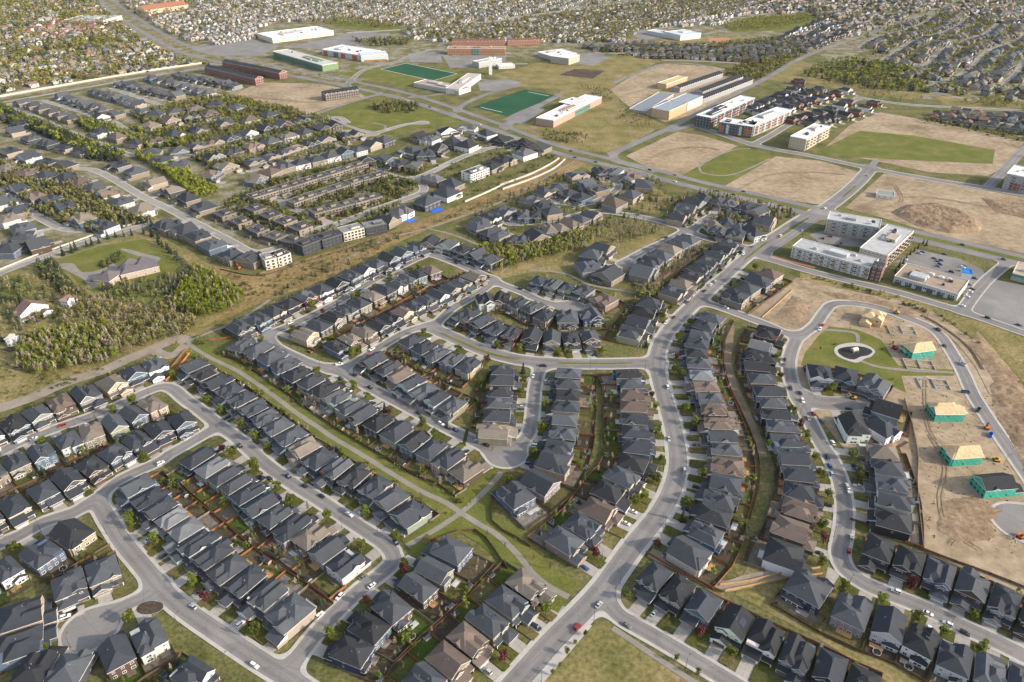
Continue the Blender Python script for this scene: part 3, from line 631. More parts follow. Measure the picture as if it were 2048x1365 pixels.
# car parks
sheet('car_park', [(1785, 525), (1838, 500), (1920, 518), (1965, 540), (1975, 560), (1930, 590), (1880, 555)], 'lot_asphalt', zn())
sheet('car_park', [(1935, 590), (1990, 560), (2200, 600), (2200, 720), (2048, 660), (1910, 625)], 'lot_asphalt', zn())
sheet('car_park', [(1618, 470), (1650, 460), (1760, 482), (1735, 497), (1640, 486)], 'lot_asphalt', zn())
sheet('car_park', [(560, 95), (600, 90), (640, 80), (720, 62), (790, 70), (740, 86), (640, 98)], 'lot_asphalt', zn())
sheet('car_park', [(815, 107), (880, 104), (885, 126), (820, 124)], 'lot_asphalt', zn())
sheet('car_park', [(885, 112), (1010, 110), (1015, 135), (900, 136)], 'lot_asphalt', zn())
sheet('car_park', [(1150, 110), (1180, 106), (1222, 115), (1185, 132), (1150, 128)], 'lot_asphalt', zn())
sheet('car_park', [(955, 165), (1010, 158), (1045, 165), (1000, 182), (960, 182)], 'lot_asphalt', zn())
sheet('car_park', [(1005, 240), (1060, 212), (1090, 220), (1045, 250)], 'lot_asphalt', zn())
sheet('car_park', [(380, 100), (480, 78), (560, 92), (520, 112), (430, 112)], 'lot_asphalt', zn())
sheet('car_park', [(1250, 68), (1300, 60), (1360, 72), (1290, 80)], 'lot_asphalt', zn())
# sports pitches
for px in ([(946, 214), (1014, 233), (1115, 192), (1051, 179)], [(762, 139), (866, 162), (914, 148), (812, 127)]):
    sheet('sports_pitch', px, 'sports_turf', zn())
zl = zn()
for a, b in (((961.4, 215.0), (1004.9, 225.0)), ((1098.3, 192.5), (1056.4, 184.2)), ((762, 139), (866, 162)), ((812, 127), (914, 148)), ((762, 139), (812, 127)), ((866, 162), (914, 148))):
    strip('pitch_line', [a, b], 1.3, 'line_paint', zl); zl += 0.0035
_z[0] = zl
# greenway
for k, g in enumerate(GREENWAY):
    strip('greenway_lawn', g, 22, 'park_grass', zn())
for g in GREENWAY:
    strip('greenway_path', g, 3.4, 'path_asphalt', zn())
for g in PATHS:
    strip('footpath', g, 3.0, 'path_asphalt', zn())
strip('gravel_track', [(-60, 832), (0, 817), (67, 794), (135, 765), (202, 743), (253, 720), (303, 699), (354, 678), (375, 684)], 11, 'gravel', zn())
strip('gravel_track', [(303, 699), (330, 712), (352, 708), (372, 690)], 9, 'gravel', zn())
strip('gravel_lane', [(1252, 535), (1258, 552), (1275, 566), (1296, 574), (1340, 545), (1380, 518), (1412, 495)], 7, 'lane_dirt', zn())
strip('gravel_lane', [(1462, 650), (1458, 690), (1456, 725), (1468, 770), (1485, 810), (1503, 850), (1518, 885), (1526, 915)], 5.5, 'lane_dirt', zn())
strip('gravel_lane', [(1800, 880), (1824, 930), (1832, 1000), (1838, 1080)], 6.5, 'dirt', zn())
strip('gravel_lane', [(1300, 1105), (1350, 1130), (1440, 1172), (1500, 1160), (1560, 1150), (1640, 1140)], 7, 'gravel', zn())
strip('field_path', [(1180, 1250), (1140, 1297), (1080, 1366), (1040, 1412)], 2.4, 'concrete', zn())
strip('site_track', [(1600, 570), (1700, 590), (1800, 612), (1880, 650), (1950, 720), (1990, 790)], 7, 'dirt', zn())
strip('ploughed_strip', [(1790, 612), (1860, 640), (1930, 690), (1965, 740)], 3, 'loam', zn())
strip('cream_verge', [(-20, 200), (0, 197), (135, 173), (270, 150), (404, 130)], 7, 'gravel', zn())
strip('tan_crossing', [(1545, 513), (1580, 523), (1630, 536)], 4.0, 'line_orange', 0.05)
# playground
sheet('playground_ring', None, 'concrete', zn(), world=rounded([(1668, 700), (1680, 690), (1710, 686), (1735, 692), (1750, 703), (1742, 714), (1730, 718), (1715, 726), (1695, 722), (1675, 713)], step=2))
sheet('playground_floor', None, 'rubber_floor', zn(), world=rounded([(1675, 702), (1684, 696), (1712, 693), (1733, 696), (1745, 703), (1737, 711), (1722, 714), (1708, 720), (1692, 717), (1680, 710)], step=2))

# ------------------------------------------------------------------ streets from one distance field
class Field:
    def __init__(self, x0, x1, y0, y1, c):
        self.x0, self.y0, self.c = x0, y0, c
        self.nx, self.ny = int((x1 - x0) / c) + 1, int((y1 - y0) / c) + 1
        self.d = np.full((self.ny, self.nx), 40.0, np.float32)
        self.s = np.full((self.ny, self.nx), 40.0, np.float32)
    def road(self, pts, hw, sw, k=7.0):
        d = np.full_like(self.d, 40.0)
        mg = hw + sw + 12
        P = np.array(pts)
        for a, b in zip(P[:-1], P[1:]):
            i0 = max(0, int((min(a[0], b[0]) - mg - self.x0) / self.c)); i1 = min(self.nx, int((max(a[0], b[0]) + mg - self.x0) / self.c) + 2)
            j0 = max(0, int((min(a[1], b[1]) - mg - self.y0) / self.c)); j1 = min(self.ny, int((max(a[1], b[1]) + mg - self.y0) / self.c) + 2)
            if i1 <= i0 or j1 <= j0: continue
            X = self.x0 + np.arange(i0, i1) * self.c; Y = self.y0 + np.arange(j0, j1) * self.c
            X, Y = np.meshgrid(X, Y)
            ab = b - a; L = ab @ ab + 1e-9
            t = np.clip(((X - a[0]) * ab[0] + (Y - a[1]) * ab[1]) / L, 0, 1)
            q = np.hypot(X - a[0] - t * ab[0], Y - a[1] - t * ab[1]).astype(np.float32)
            sub = d[j0:j1, i0:i1]
            np.minimum(sub, q, out=sub)
        def smin(u, v):
            h = np.maximum(k - np.abs(u - v), 0) / k
            return np.minimum(u, v) - h * h * k * 0.25
        self.d = smin(self.d, d - hw)
        self.s = smin(self.s, d - hw - sw) if sw > 0 else np.minimum(self.s, d - hw + 0.01)
    def at(self, x, y):
        i, j = int(round((x - self.x0) / self.c)), int(round((y - self.y0) / self.c))
        if 0 <= i < self.nx and 0 <= j < self.ny: return float(self.d[j, i])
        return 40.0

def clip_poly(poly, k, sign):
    """keep the part where sign*value[k] < 0; poly of (x, y, v0, v1)"""
    out = []
    n = len(poly)
    for i in range(n):
        p, q = poly[i], poly[(i + 1) % n]
        a, b = sign * p[2 + k], sign * q[2 + k]
        if a < 0: out.append(p)
        if (a < 0) != (b < 0):
            t = a / (a - b)
            out.append(tuple(p[m] + (q[m] - p[m]) * t for m in range(4)))
    return out

def region(field, inside, cuts, z, skirt=None):
    """inside: test of full cells; cuts: [(value index, sign)]"""
    d, s, c = field.d, field.s, field.c
    vals = (d, s)
    full = np.ones((field.ny - 1, field.nx - 1), bool); anyc = full.copy()
    for k, sg in cuts:
        v = sg * vals[k]
        corners = (v[:-1, :-1], v[:-1, 1:], v[1:, 1:], v[1:, :-1])
        allin = (corners[0] < 0) & (corners[1] < 0) & (corners[2] < 0) & (corners[3] < 0)
        somein = (corners[0] < 0) | (corners[1] < 0) | (corners[2] < 0) | (corners[3] < 0)
        full &= allin; anyc &= somein
    V, F = [], []
    for j in np.nonzero(full.any(1))[0]:
        row = np.concatenate(([0], full[j].astype(np.int8), [0]))
        dd = np.diff(row)
        for a, b in zip(np.nonzero(dd == 1)[0], np.nonzero(dd == -1)[0]):
            x0, x1, y0 = field.x0 + a * c, field.x0 + b * c, field.y0 + j * c
            i = len(V)
            V += [(x0, y0, z), (x1, y0, z), (x1, y0 + c, z), (x0, y0 + c, z)]
            F.append((i, i + 1, i + 2, i + 3))
    jj, ii = np.nonzero(anyc & ~full)
    for j, i in zip(jj.tolist(), ii.tolist()):
        x, y = field.x0 + i * c, field.y0 + j * c
        poly = [(x, y, float(d[j, i]), float(s[j, i])), (x + c, y, float(d[j, i + 1]), float(s[j, i + 1])),
                (x + c, y + c, float(d[j + 1, i + 1]), float(s[j + 1, i + 1])), (x, y + c, float(d[j + 1, i]), float(s[j + 1, i]))]
        for k, sg in cuts:
            poly = clip_poly(poly, k, sg)
            if len(poly) < 3: break
        if len(poly) < 3: continue
        m = len(V)
        V += [(p[0], p[1], z) for p in poly]
        F.append(tuple(range(m, m + len(poly))))
        if skirt is not None:
            for a in range(len(poly)):
                p, q = poly[a], poly[(a + 1) % len(poly)]
                if abs(p[2]) < 1e-4 and abs(q[2]) < 1e-4:
                    m = len(V)
                    V += [(p[0], p[1], z), (q[0], q[1], z), (q[0], q[1], skirt), (p[0], p[1], skirt)]
                    F.append((m, m + 1, m + 2, m + 3))
    return V, F

def in_poly(poly, x, y):
    c = False
    j = len(poly) - 1
    for i in range(len(poly)):
        a, b = poly[i], poly[j]
        if (a[1] > y) != (b[1] > y) and x < (b[0] - a[0]) * (y - a[1]) / (b[1] - a[1]) + a[0]: c = not c
        j = i
    return c
inside = in_poly
PALE = UL([(-400, 590), (-400, 210), (420, 140), (560, 205), (660, 235), (860, 240), (1100, 290), (860, 420), (640, 490), (500, 525), (330, 470), (0, 545)])     # the older, concrete-pale streets
_w = [0.004]
def zn2():
    _w[0] += 0.0008
    return _w[0]
NEAR = Field(-760, 760, 190, 1080, 1.0)
FAR = Field(-1650, 1650, 1079.0, 2550, 3.2)
SEGS = []
for name, px, hw, sw in ROADS:
    w = UL(px)
    c = smooth_line(w, 4.0)
    ys = [p[1] for p in c]
    if min(ys) < 1095: NEAR.road(c, hw, sw)
    if max(ys) > 1060: FAR.road(c, hw, sw)
    for a, b in zip(c[:-1], c[1:]): SEGS.append((a[0], a[1], b[0] - a[0], b[1] - a[1]))
SEGS = np.array(SEGS)
for fld, nm in ((NEAR, ''), (FAR, 'far_')):
    V, F = region(fld, None, [(0, 1)], 0.0)
    me = bpy.data.meshes.new('road'); me.from_pydata(V, [], F); me.materials.append(MAT['asphalt']); me.materials.append(MAT['pale_asphalt'])
    me.polygons.foreach_set('material_index', [1 if in_poly(PALE, V[f[0]][0], V[f[0]][1]) else 0 for f in F])
    tag(put(nm + 'road', me), kind='structure')
    V, F = region(fld, None, [(1, 1), (0, -1)], 0.13, -0.05)
    me = bpy.data.meshes.new('pavement'); me.from_pydata(V, [], F); me.materials.append(MAT['concrete'])
    tag(put(nm + 'pavement', me), kind='structure')

for name, px, hw, sw in ROADS:
    if name in ('main_road', 'arterial_road', 'avenue', 'street') and len(px) > 3:
        c = [np.array(p) for p in smooth_line(UL(px), 5.0)][1:-1]
        for off, wd in ((-0.48, 0.42), (0.48, 0.42)):
            line = []
            for k in range(len(c)):
                d = c[min(k + 1, len(c) - 1)] - c[max(k - 1, 0)]; d = d / (np.linalg.norm(d) + 1e-9)
                line.append(tuple(c[k] + np.array((-d[1], d[0])) * off * hw))
            strip('wheel_track', None, wd * hw, 'worn_asphalt', zn2(), world=line, step=6)

def road_d(x, y):
    return NEAR.at(x, y) if y < 1078 else FAR.at(x, y)

def road_dir(x, y):
    dx, dy = SEGS[:, 0] + SEGS[:, 2] / 2 - x, SEGS[:, 1] + SEGS[:, 3] / 2 - y
    k = int(np.argmin(dx * dx + dy * dy))
    return math.atan2(SEGS[k, 3], SEGS[k, 2])

# medians and islands, kerbed
def kerbed(name, world, mat, h=0.16):
    mb = MB(); mb.ngon_prism(world, -0.05, h, 0, 1)
    return tag(mb.build(name, [MAT['concrete'], MAT[mat]]), kind='structure')
def band(px, width):
    c = smooth_line(UL(px), 3.0)
    L, Rr = [], []
    for k in range(len(c)):
        d = c[min(k + 1, len(c) - 1)] - c[max(k - 1, 0)]; d = d / np.linalg.norm(d)
        n = np.array((-d[1], d[0])) * width / 2 * (0.35 if k in (0, len(c) - 1) else 1)
        L.append(tuple(c[k] + n)); Rr.append(tuple(c[k] - n))
    return L + Rr[::-1]
kerbed('median', band([(880, 666), (921, 684), (972, 705), (1010, 715), (1040, 720)], 2.6), 'park_grass')
kerbed('median', band([(1114, 727), (1200, 728), (1268, 727)], 2.2), 'park_grass')
kerbed('median', band([(1490, 520), (1520, 496), (1536, 484)], 2.4), 'park_grass')
kerbed('median', band([(1554, 478), (1600, 447), (1618, 437)], 3.2), 'park_grass')
kerbed('median', band([(1686, 395), (1712, 372)], 2.6), 'park_grass')
kerbed('median', band([(1648, 806), (1674, 808)], 1.6), 'dirt')
kerbed('median', band([(300, 62), (360, 94), (440, 117)], 5), 'dry_grass')
for a in ([(420, 118.5), (560, 142), (690, 167), (800, 191)], [(830, 200), (905, 224), (1000, 258), (1100, 296), (1190, 319)], [(1240, 329), (1300, 345), (1400, 371), (1500, 393), (1600, 417)], [(1680, 437), (1800, 466), (1900, 489), (2048, 523)]):
    kerbed('median', band(a, 3.4), 'park_grass')
mb = MB()
mb.ngon_prism([(U(300, 1216)[0] + 6.5 * math.cos(t), U(300, 1216)[1] + 4.0 * math.sin(t)) for t in [k * math.pi / 10 for k in range(20)]], -0.05, 0.15, 0, 1)
tag(mb.build('planting_bed', [MAT['concrete'], MAT['loam']]), kind='structure')
# painted stalls of the large car park
CARLOT = UL([(1940, 592), (1990, 562), (2200, 602), (2200, 715), (2048, 655), (1915, 622)])
mb = MB()
a, b, c2 = [np.array(U(*p)) for p in ((1985, 572), (2048, 586), (1962, 602))]
ux = (b - a) / np.linalg.norm(b - a); uy = (c2 - a) / np.linalg.norm(c2 - a)
for r in range(5):
    for k in range(34):
        p = a + uy * (2 + r * 17) + ux * (4 + k * 2.8)
        for sgn in (0, 5.4):
            q = p + uy * sgn; e = q + uy * 5.0
            if not in_poly(CARLOT, q[0], q[1]) or not in_poly(CARLOT, e[0], e[1]): continue
            n = ux * 0.12
            mb.poly([(q[0] - n[0], q[1] - n[1], 0.004), (q[0] + n[0], q[1] + n[1], 0.004), (e[0] + n[0], e[1] + n[1], 0.004), (e[0] - n[0], e[1] - n[1], 0.004)], 0)
tag(mb.build('parking_marking', [MAT['line_paint']]), kind='structure')
strip('parking_marking', [(1945, 618), (2000, 632), (2060, 648)], 1.6, 'line_orange', 0.008)

# ================================================================== HOUSES
ROOFC = {'charcoal': (0.038, 0.043, 0.053), 'slate': (0.058, 0.064, 0.075), 'black': (0.027, 0.029, 0.034), 'brown': (0.115, 0.088, 0.075), 'taupe': (0.150, 0.128, 0.108), 'pale': (0.135, 0.142, 0.155)}
WALLC = {'slateblue': (0.085, 0.115, 0.16), 'charcoal': (0.055, 0.058, 0.065), 'grey': (0.19, 0.19, 0.19), 'taupe': (0.20, 0.165, 0.13), 'brown': (0.075, 0.048, 0.036), 'tan': (0.36, 0.29, 0.21),
         'white': (0.62, 0.62, 0.60), 'blue': (0.025, 0.085, 0.19), 'teal': (0.02, 0.12, 0.17), 'sage': (0.20, 0.22, 0.165), 'pale': (0.42, 0.43, 0.43), 'red': (0.20, 0.03, 0.028), 'navy': (0.022, 0.032, 0.075), 'black': (0.022, 0.022, 0.025), 'beige': (0.30, 0.25, 0.19)}
OLD_W = ['slateblue', 'charcoal', 'grey', 'taupe', 'brown', 'slateblue', 'sage', 'charcoal', 'navy', 'taupe', 'slateblue', 'charcoal', 'brown', 'pale', 'beige']
NEW_W = ['charcoal', 'black', 'white', 'navy', 'grey', 'pale', 'slateblue', 'charcoal', 'brown']

def roof_part(mb, wall, x0, x1, y0, y1, z, slope, axis, hip0, hip1, ov=0.45, fas=0.24, inner=True):
    """one roof body. axis 'y': ridge runs along y. hip0 / hip1: hipped at the low / high end, else gabled. mb slots: 0 shingle 1 trim"""
    X0, X1, Y0, Y1 = x0 - ov, x1 + ov, y0 - ov, y1 + ov
    if axis == 'y':
        a0, a1, half, mid = Y0, Y1, (X1 - X0) / 2, (X0 + X1) / 2
        P = lambda a, c, zz: (mid + c, a, zz)
    else:
        a0, a1, half, mid = X0, X1, (Y1 - Y0) / 2, (Y0 + Y1) / 2
        P = lambda a, c, zz: (a, mid - c, zz)
    top = z + slope * half
    s0, s1 = (half if hip0 else 0), (half if hip1 else 0)
    L = a1 - a0
    if s0 + s1 > L * 0.96:
        k = L * 0.96 / (s0 + s1); s0 *= k; s1 *= k
    r0, r1 = a0 + s0, a1 - s1
    A, B, C, D = P(a0, -half, z), P(a0, half, z), P(a1, half, z), P(a1, -half, z)
    R0, R1 = P(r0, 0, top), P(r1, 0, top)
    mb.poly([B, C, R1, R0], 0); mb.poly([D, A, R0, R1], 0)
    for hip, tri, aw, sg in ((hip0, [A, B, R0], a0 + ov, -1), (hip1, [C, D, R1], a1 - ov, 1)):
        if hip: mb.poly(tri, 0)
        else:
            mb.poly(tri, 1)                        # barge boards, the siding triangle sits proud inside
            h2 = half - 0.42
            e = (a0 if sg < 0 else a1) + sg * 0.012
            t2 = [P(e, -h2, z), P(e, h2, z), P(e, 0, z + slope * h2)]
            if sg > 0: t2 = [t2[1], t2[0], t2[2]]
            wall.poly(t2, 0)
    low = [(p[0], p[1], p[2] - fas) for p in (A, B, C, D)]
    up = [A, B, C, D]
    for k in range(4):
        mb.poly([low[k], low[(k + 1) % 4], up[(k + 1) % 4], up[k]], 1)
    mb.poly(low[::-1], 1)
    return top

def house_shape(r, w, d, new=False, front_gable=None, style=None):
    """returns the parts of one house in local coordinates, street front towards -y"""
    wall, roof, groof, trim, porch, deck = MB(), MB(), MB(), MB(), MB(), MB()
    win = []
    H = r.choice([5.8, 6.0, 6.3]) + (0.3 if new else 0)
    x0, x1, y0, y1 = -w / 2, w / 2, -d / 2, d / 2
    gside = r.choice((-1, 1))
    gw = min(8.2, w * r.uniform(0.56, 0.68)); gp = r.uniform(3.6, 6.4) if w < 20 else 6
    gx0, gx1 = (x0, x0 + gw) if gside < 0 else (x1 - gw, x1)
    wall.box(x0, x1, y0, y1, 0, H, bottom=False)
    wall.box(gx0 + 0.004, gx1 - 0.004, y0 - gp, y0 + 0.5, 0, 2.9, bottom=False)
    slope = r.uniform(0.46, 0.62)
    st = style or r.choices(['hip', 'gable', 'hipgable', 'cross', 'step'], [0.20, 0.07, 0.18, 0.27, 0.28])[0]
    if st == 'hip': top = roof_part(roof, wall, x0, x1, y0, y1, H, slope, 'y', True, True)
    elif st == 'gable': top = roof_part(roof, wall, x0, x1, y0, y1, H, slope, 'y', False, False)
    elif st == 'hipgable': top = roof_part(roof, wall, x0, x1, y0, y1, H, slope, 'y', False, True)
    elif st == 'step':      # a tall block and a lower one beside it
        k = r.uniform(0.52, 0.66); q = r.choice((-1, 1))
        xa, xb = (x0, x0 + w * k) if q < 0 else (x1 - w * k, x1)
        top = roof_part(roof, wall, xa, xb, y0, y1, H + 0.02, slope * 1.25, 'y', r.random() < 0.5, r.random() < 0.6)
        xc, xd = (x0 + w * 0.3, x1) if q < 0 else (x0, x1 - w * 0.3)
        roof_part(roof, wall, xc, xd, y0 + d * r.uniform(0.05, 0.2), y1 - d * r.uniform(0.0, 0.2), H - 0.02, slope * 1.05, 'y', True, r.random() < 0.7)
    else:
        top = roof_part(roof, wall, x0, x1, y0 + d * 0.28, y1, H, slope, 'x' if d * 0.72 < w * 1.1 else 'y', True, True)
        roof_part(roof, wall, x0 + 0.03, x0 + w * 0.62, y0 + 0.02, y0 + d * 0.66, H - 0.03, slope * 0.98, 'y', r.random() < 0.4, True)
        roof_part(roof, wall, x0 + w * 0.5, x1 - 0.03, y0 + 0.6, y0 + d * 0.55, H - 0.05, slope * 0.85, 'y', r.random() < 0.6, True)
    if r.random() < 0.45:   # gable towards one side
        q = r.choice((-1, 1)); yc = r.uniform(-0.15, 0.2) * d; hb = r.uniform(1.8, 2.8)
        roof_part(roof, wall, 0 if q > 0 else x0 - 0.3, x1 + 0.3 if q > 0 else 0, yc - hb, yc + hb, H - 0.05, slope * 1.1, 'x', q > 0, q < 0, ov=0.25)
    # bay over the garage with its own gable
    if r.random() < 0.72:
        bw = w * r.uniform(0.36, 0.5); bc = (gx0 + gx1) / 2 + r.uniform(-0.6, 0.6)
        bc = max(x0 + bw / 2 + 0.06, min(x1 - bw / 2 - 0.06, bc))
        bp = r.uniform(0.7, 1.6)
        wall.box(bc - bw / 2, bc + bw / 2, y0 - bp, y0 + 0.3, 2.7, H - 0.02, bottom=False)
        roof_part(roof, wall, bc - bw / 2, bc + bw / 2, y0 - bp, y0 + d * 0.42, H - 0.04, slope * r.uniform(0.95, 1.2), 'y', r.random() < 0.22, True, ov=0.32)
        win.append((bc, y0 - bp, 4.3, bw * 0.5, 1.3, 0))
    else:
        win.append(((gx0 + gx1) / 2, y0, 4.3, 2.0, 1.3, 0))
    # second small gable over the entry
    ex0, ex1 = (gx1, x1) if gside < 0 else (x0, gx0)
    if ex1 - ex0 > 2.2 and r.random() < 0.5:
        roof_part(roof, wall, ex0 + 0.1, ex1 - 0.1, y0 - 0.25, y0 + d * 0.3, H - 0.06, slope, 'y', False, True, ov=0.3)
    win.append(((ex0 + ex1) / 2, y0, 4.4, min(1.5, (ex1 - ex0) * 0.6), 1.2, 0))
    # garage roof
    gst = r.random()
    gs = r.uniform(0.38, 0.52)
    if gst < 0.4: roof_part(groof, wall, gx0, gx1, y0 - gp, y0 + 0.05, 2.9, gs, 'y', False, False, ov=0.4)
    elif gst < 0.75: roof_part(groof, wall, gx0, gx1, y0 - gp, y0 + 2.5, 2.9, gs, 'y', True, False, ov=0.4)
    else:
        yy = y0 - gp - 0.4
        groof.poly([(gx0 - 0.4, yy, 2.9), (gx1 + 0.4, yy, 2.9), (gx1 + 0.4, y0, 2.9 + gp * 0.42), (gx0 - 0.4, y0, 2.9 + gp * 0.42)], 0)
        groof.poly([(gx0 - 0.4, yy, 2.66), (gx1 + 0.4, yy, 2.66), (gx1 + 0.4, yy, 2.9), (gx0 - 0.4, yy, 2.9)], 1)
        for xx, o in ((gx0 - 0.4, 1), (gx1 + 0.4, -1)):
            t = [(xx, yy, 2.66), (xx, yy, 2.9), (xx, y0, 2.9 + gp * 0.42), (xx, y0, 2.66)]
            groof.poly(t if o > 0 else t[::-1], 1)
    # entry porch: slab, post, small roof
    if ex1 - ex0 > 1.2:
        pd = min(gp - 0.3, 2.4)
        porch.box(ex0 + 0.05, ex1 - 0.02, y0 - pd, y0, 0, 0.35, 0)
        px_ = ex1 - 0.2 if gside < 0 else ex0 + 0.2
        porch.box(px_ - 0.14, px_ + 0.14, y0 - pd + 0.05, y0 - pd + 0.33, 0.35, 2.65, 1)
        porch.poly([(ex0 - 0.02, y0 - pd - 0.3, 2.7), (ex1 + 0.25, y0 - pd - 0.3, 2.7), (ex1 + 0.25, y0, 3.5), (ex0 - 0.02, y0, 3.5)], 2)
        porch.poly([(ex0 - 0.02, y0 - pd - 0.3, 2.5), (ex1 + 0.25, y0 - pd - 0.3, 2.5), (ex1 + 0.25, y0 - pd - 0.3, 2.7), (ex0 - 0.02, y0 - pd - 0.3, 2.7)], 1)
    # back
    bump_d = bx = bw = 0
    if r.random() < 0.6:
        bw = w * r.uniform(0.4, 0.6); bx = r.choice((-1, 1)) * (w - bw) / 2 * r.uniform(0.75, 0.97)
        bump_d = r.uniform(1.0, 2.6); hh = r.choice([2.9, H - 0.03])
        wall.box(bx - bw / 2, bx + bw / 2, y1 - 0.3, y1 + bump_d, 0, hh, bottom=False)
        roof_part(roof, wall, bx - bw / 2, bx + bw / 2, y1 - (d * 0.35 if hh > 4 else 0.0), y1 + bump_d, hh, slope * 0.9, 'y', hh > 4, r.random() < 0.6, ov=0.35)
        win.append((bx, y1 + bump_d, 1.5, bw * 0.6, 1.6, 2))
        if hh > 4: win.append((bx, y1 + bump_d, 4.3, bw * 0.5, 1.2, 2))
        ox = -bx
    else: ox = 0
    nb = 3 if w < 13 else 4
    for k in range(nb):
        xx = x0 + w * (k + 0.5) / nb
        if bump_d and abs(xx - bx) < bw / 2 + 0.5:
            if hh < 4: win.append((xx, y1, 4.5, 1.3, 1.1, 2))
            continue
        win.append((xx, y1, 4.4, r.uniform(1.2, 1.7), 1.25, 2))
        win.append((xx, y1, 1.45, r.uniform(1.4, 2.2), 1.8, 2))
    for sx, rot in ((x0, 3), (x1, 1)):
        for k in range(r.choice((1, 2, 2))):
            win.append((sx, y0 + d * r.uniform(0.2, 0.85), r.choice((1.6, 4.4)), r.uniform(0.7, 1.2), 1.0, rot))
    if r.random() < 0.75:
        dw, dd = w * r.uniform(0.32, 0.5), r.uniform(2.4, 3.4)
        dx = max(x0 + dw / 2, min(x1 - dw / 2, ox)); yb = y1 + (bump_d if abs(dx - (bx if bump_d else 99)) < (bw + dw) / 2 and bump_d else 0) + 0.01
        zt = r.uniform(0.5, 1.1)
        deck.box(dx - dw / 2, dx + dw / 2, yb, yb + dd, zt - 0.15, zt, 0)
        for px_ in (dx - dw / 2 + 0.1, dx + dw / 2 - 0.1):
            deck.box(px_ - 0.08, px_ + 0.08, yb + dd - 0.2, yb + dd - 0.04, 0, zt + 1.0, 0)
            deck.box(px_ - 0.04, px_ + 0.04, yb, yb + dd, zt + 0.9, zt + 1.0, 0)
        deck.box(dx - dw / 2, dx + dw / 2, yb + dd - 0.14, yb + dd - 0.06, zt + 0.9, zt + 1.0, 0)
    return dict(wall=wall, roof=roof, groof=groof, porch=porch, deck=deck, win=win, gar=((gx0 + gx1) / 2, y0 - gp, gw), ent=((ex0 + ex1) / 2, y0, ex1 - ex0), H=H, top=top, gp=gp, slope=slope)

def unit_window():
    mb = MB()
    mb.box(-0.5, 0.5, -0.06, 0.05, -0.5, 0.5, 0)
    mb.poly([(-0.40, -0.065, -0.40), (-0.03, -0.065, -0.40), (-0.03, -0.065, 0.40), (-0.40, -0.065, 0.40)], 1)
    mb.poly([(0.03, -0.065, -0.40), (0.40, -0.065, -0.40), (0.40, -0.065, 0.40), (0.03, -0.065, 0.40)], 1)
    return mb.mesh('window', [MAT['trim'], MAT['pane']])
WIN = unit_window()
def unit_garage():
    mb = MB()
    mb.box(-0.5, 0.5, -0.03, 0.03, 0, 1, 0)
    for k in range(4):
        z = 0.03 + k * 0.24
        mb.box(-0.47, -0.02, -0.055, -0.03, z, z + 0.2, 1 if k == 3 else 0)
        mb.box(0.02, 0.47, -0.055, -0.03, z, z + 0.2, 1 if k == 3 else 0)
    return mb.mesh('garage_door', [MAT['painted'], MAT['pane']])
GDOOR = unit_garage()
def unit_door():
    mb = MB()
    mb.box(-0.5, 0.5, -0.05, 0.03, 0, 1, 0)
    mb.box(-0.3, 0.3, -0.07, -0.05, 0.55, 0.92, 1)
    mb.box(0.36, 0.42, -0.10, -0.05, 0.42, 0.50, 1)
    return mb.mesh('front_door', [MAT['painted'], MAT['pane']])
FDOOR = unit_door()
mb = MB(); mb.bar((0, 0, -0.4), (0, 0, 0.3), 0.13, 6); mb.bar((0, 0, 0.3), (0, 0, 0.42), 0.2, 6)
VENT = mb.mesh('roof_vent', [MAT['vent_metal']])
def unit_solar():
    mb = MB()
    for i in range(5):
        for j in range(3):
            mb.box(i - 2.5 + 0.03, i - 1.5 - 0.03, (j - 1.5) * 1.6 + 0.03, (j - 0.5) * 1.6 - 0.03, 0, 0.05, 0)
    return mb.mesh('solar_panel', [MAT['solar']])
SOLARM = unit_solar()
ROTS = [0.0, math.pi / 2, math.pi, -math.pi / 2]

FAR_V, FAR_F, FAR_C = [], [], []       # merged houses beyond the individual ones
def far_add(mb, cols, loc, rz):
    c, s = math.cos(rz), math.sin(rz)
    i = len(FAR_V)
    FAR_V.extend([(loc[0] + v[0] * c - v[1] * s, loc[1] + v[0] * s + v[1] * c, v[2]) for v in mb.v])
    for f, m in zip(mb.f, mb.m):
        FAR_F.append(tuple(i + a for a in f)); FAR_C.append(cols[m])

ORD = ['first', 'second', 'third', 'fourth', 'fifth', 'sixth', 'seventh', 'eighth', 'ninth', 'tenth', 'eleventh', 'twelfth', 'thirteenth', 'fourteenth', 'fifteenth', 'sixteenth', 'seventeenth', 'eighteenth', 'nineteenth', 'twentieth']
HOUSES = []     # dicts with placement for yards, cars and trees
def row_frames(pts, side):
    W = [np.array(U(a, b, 7.0)) for a, b in pts]
    n = len(W)
    out = []
    for k in range(n):
        d = W[min(k + 1, n - 1)] - W[max(k - 1, 0)]
        d = d / (np.linalg.norm(d) + 1e-9)
        f = np.array((-d[1], d[0])) if side == 'L' else np.array((d[1], -d[0]))
        gaps = [np.linalg.norm(W[k] - W[j]) for j in (k - 1, k + 1) if 0 <= j < n]
        out.append((W[k], f, min(gaps), sum(gaps) / len(gaps)))
    return out

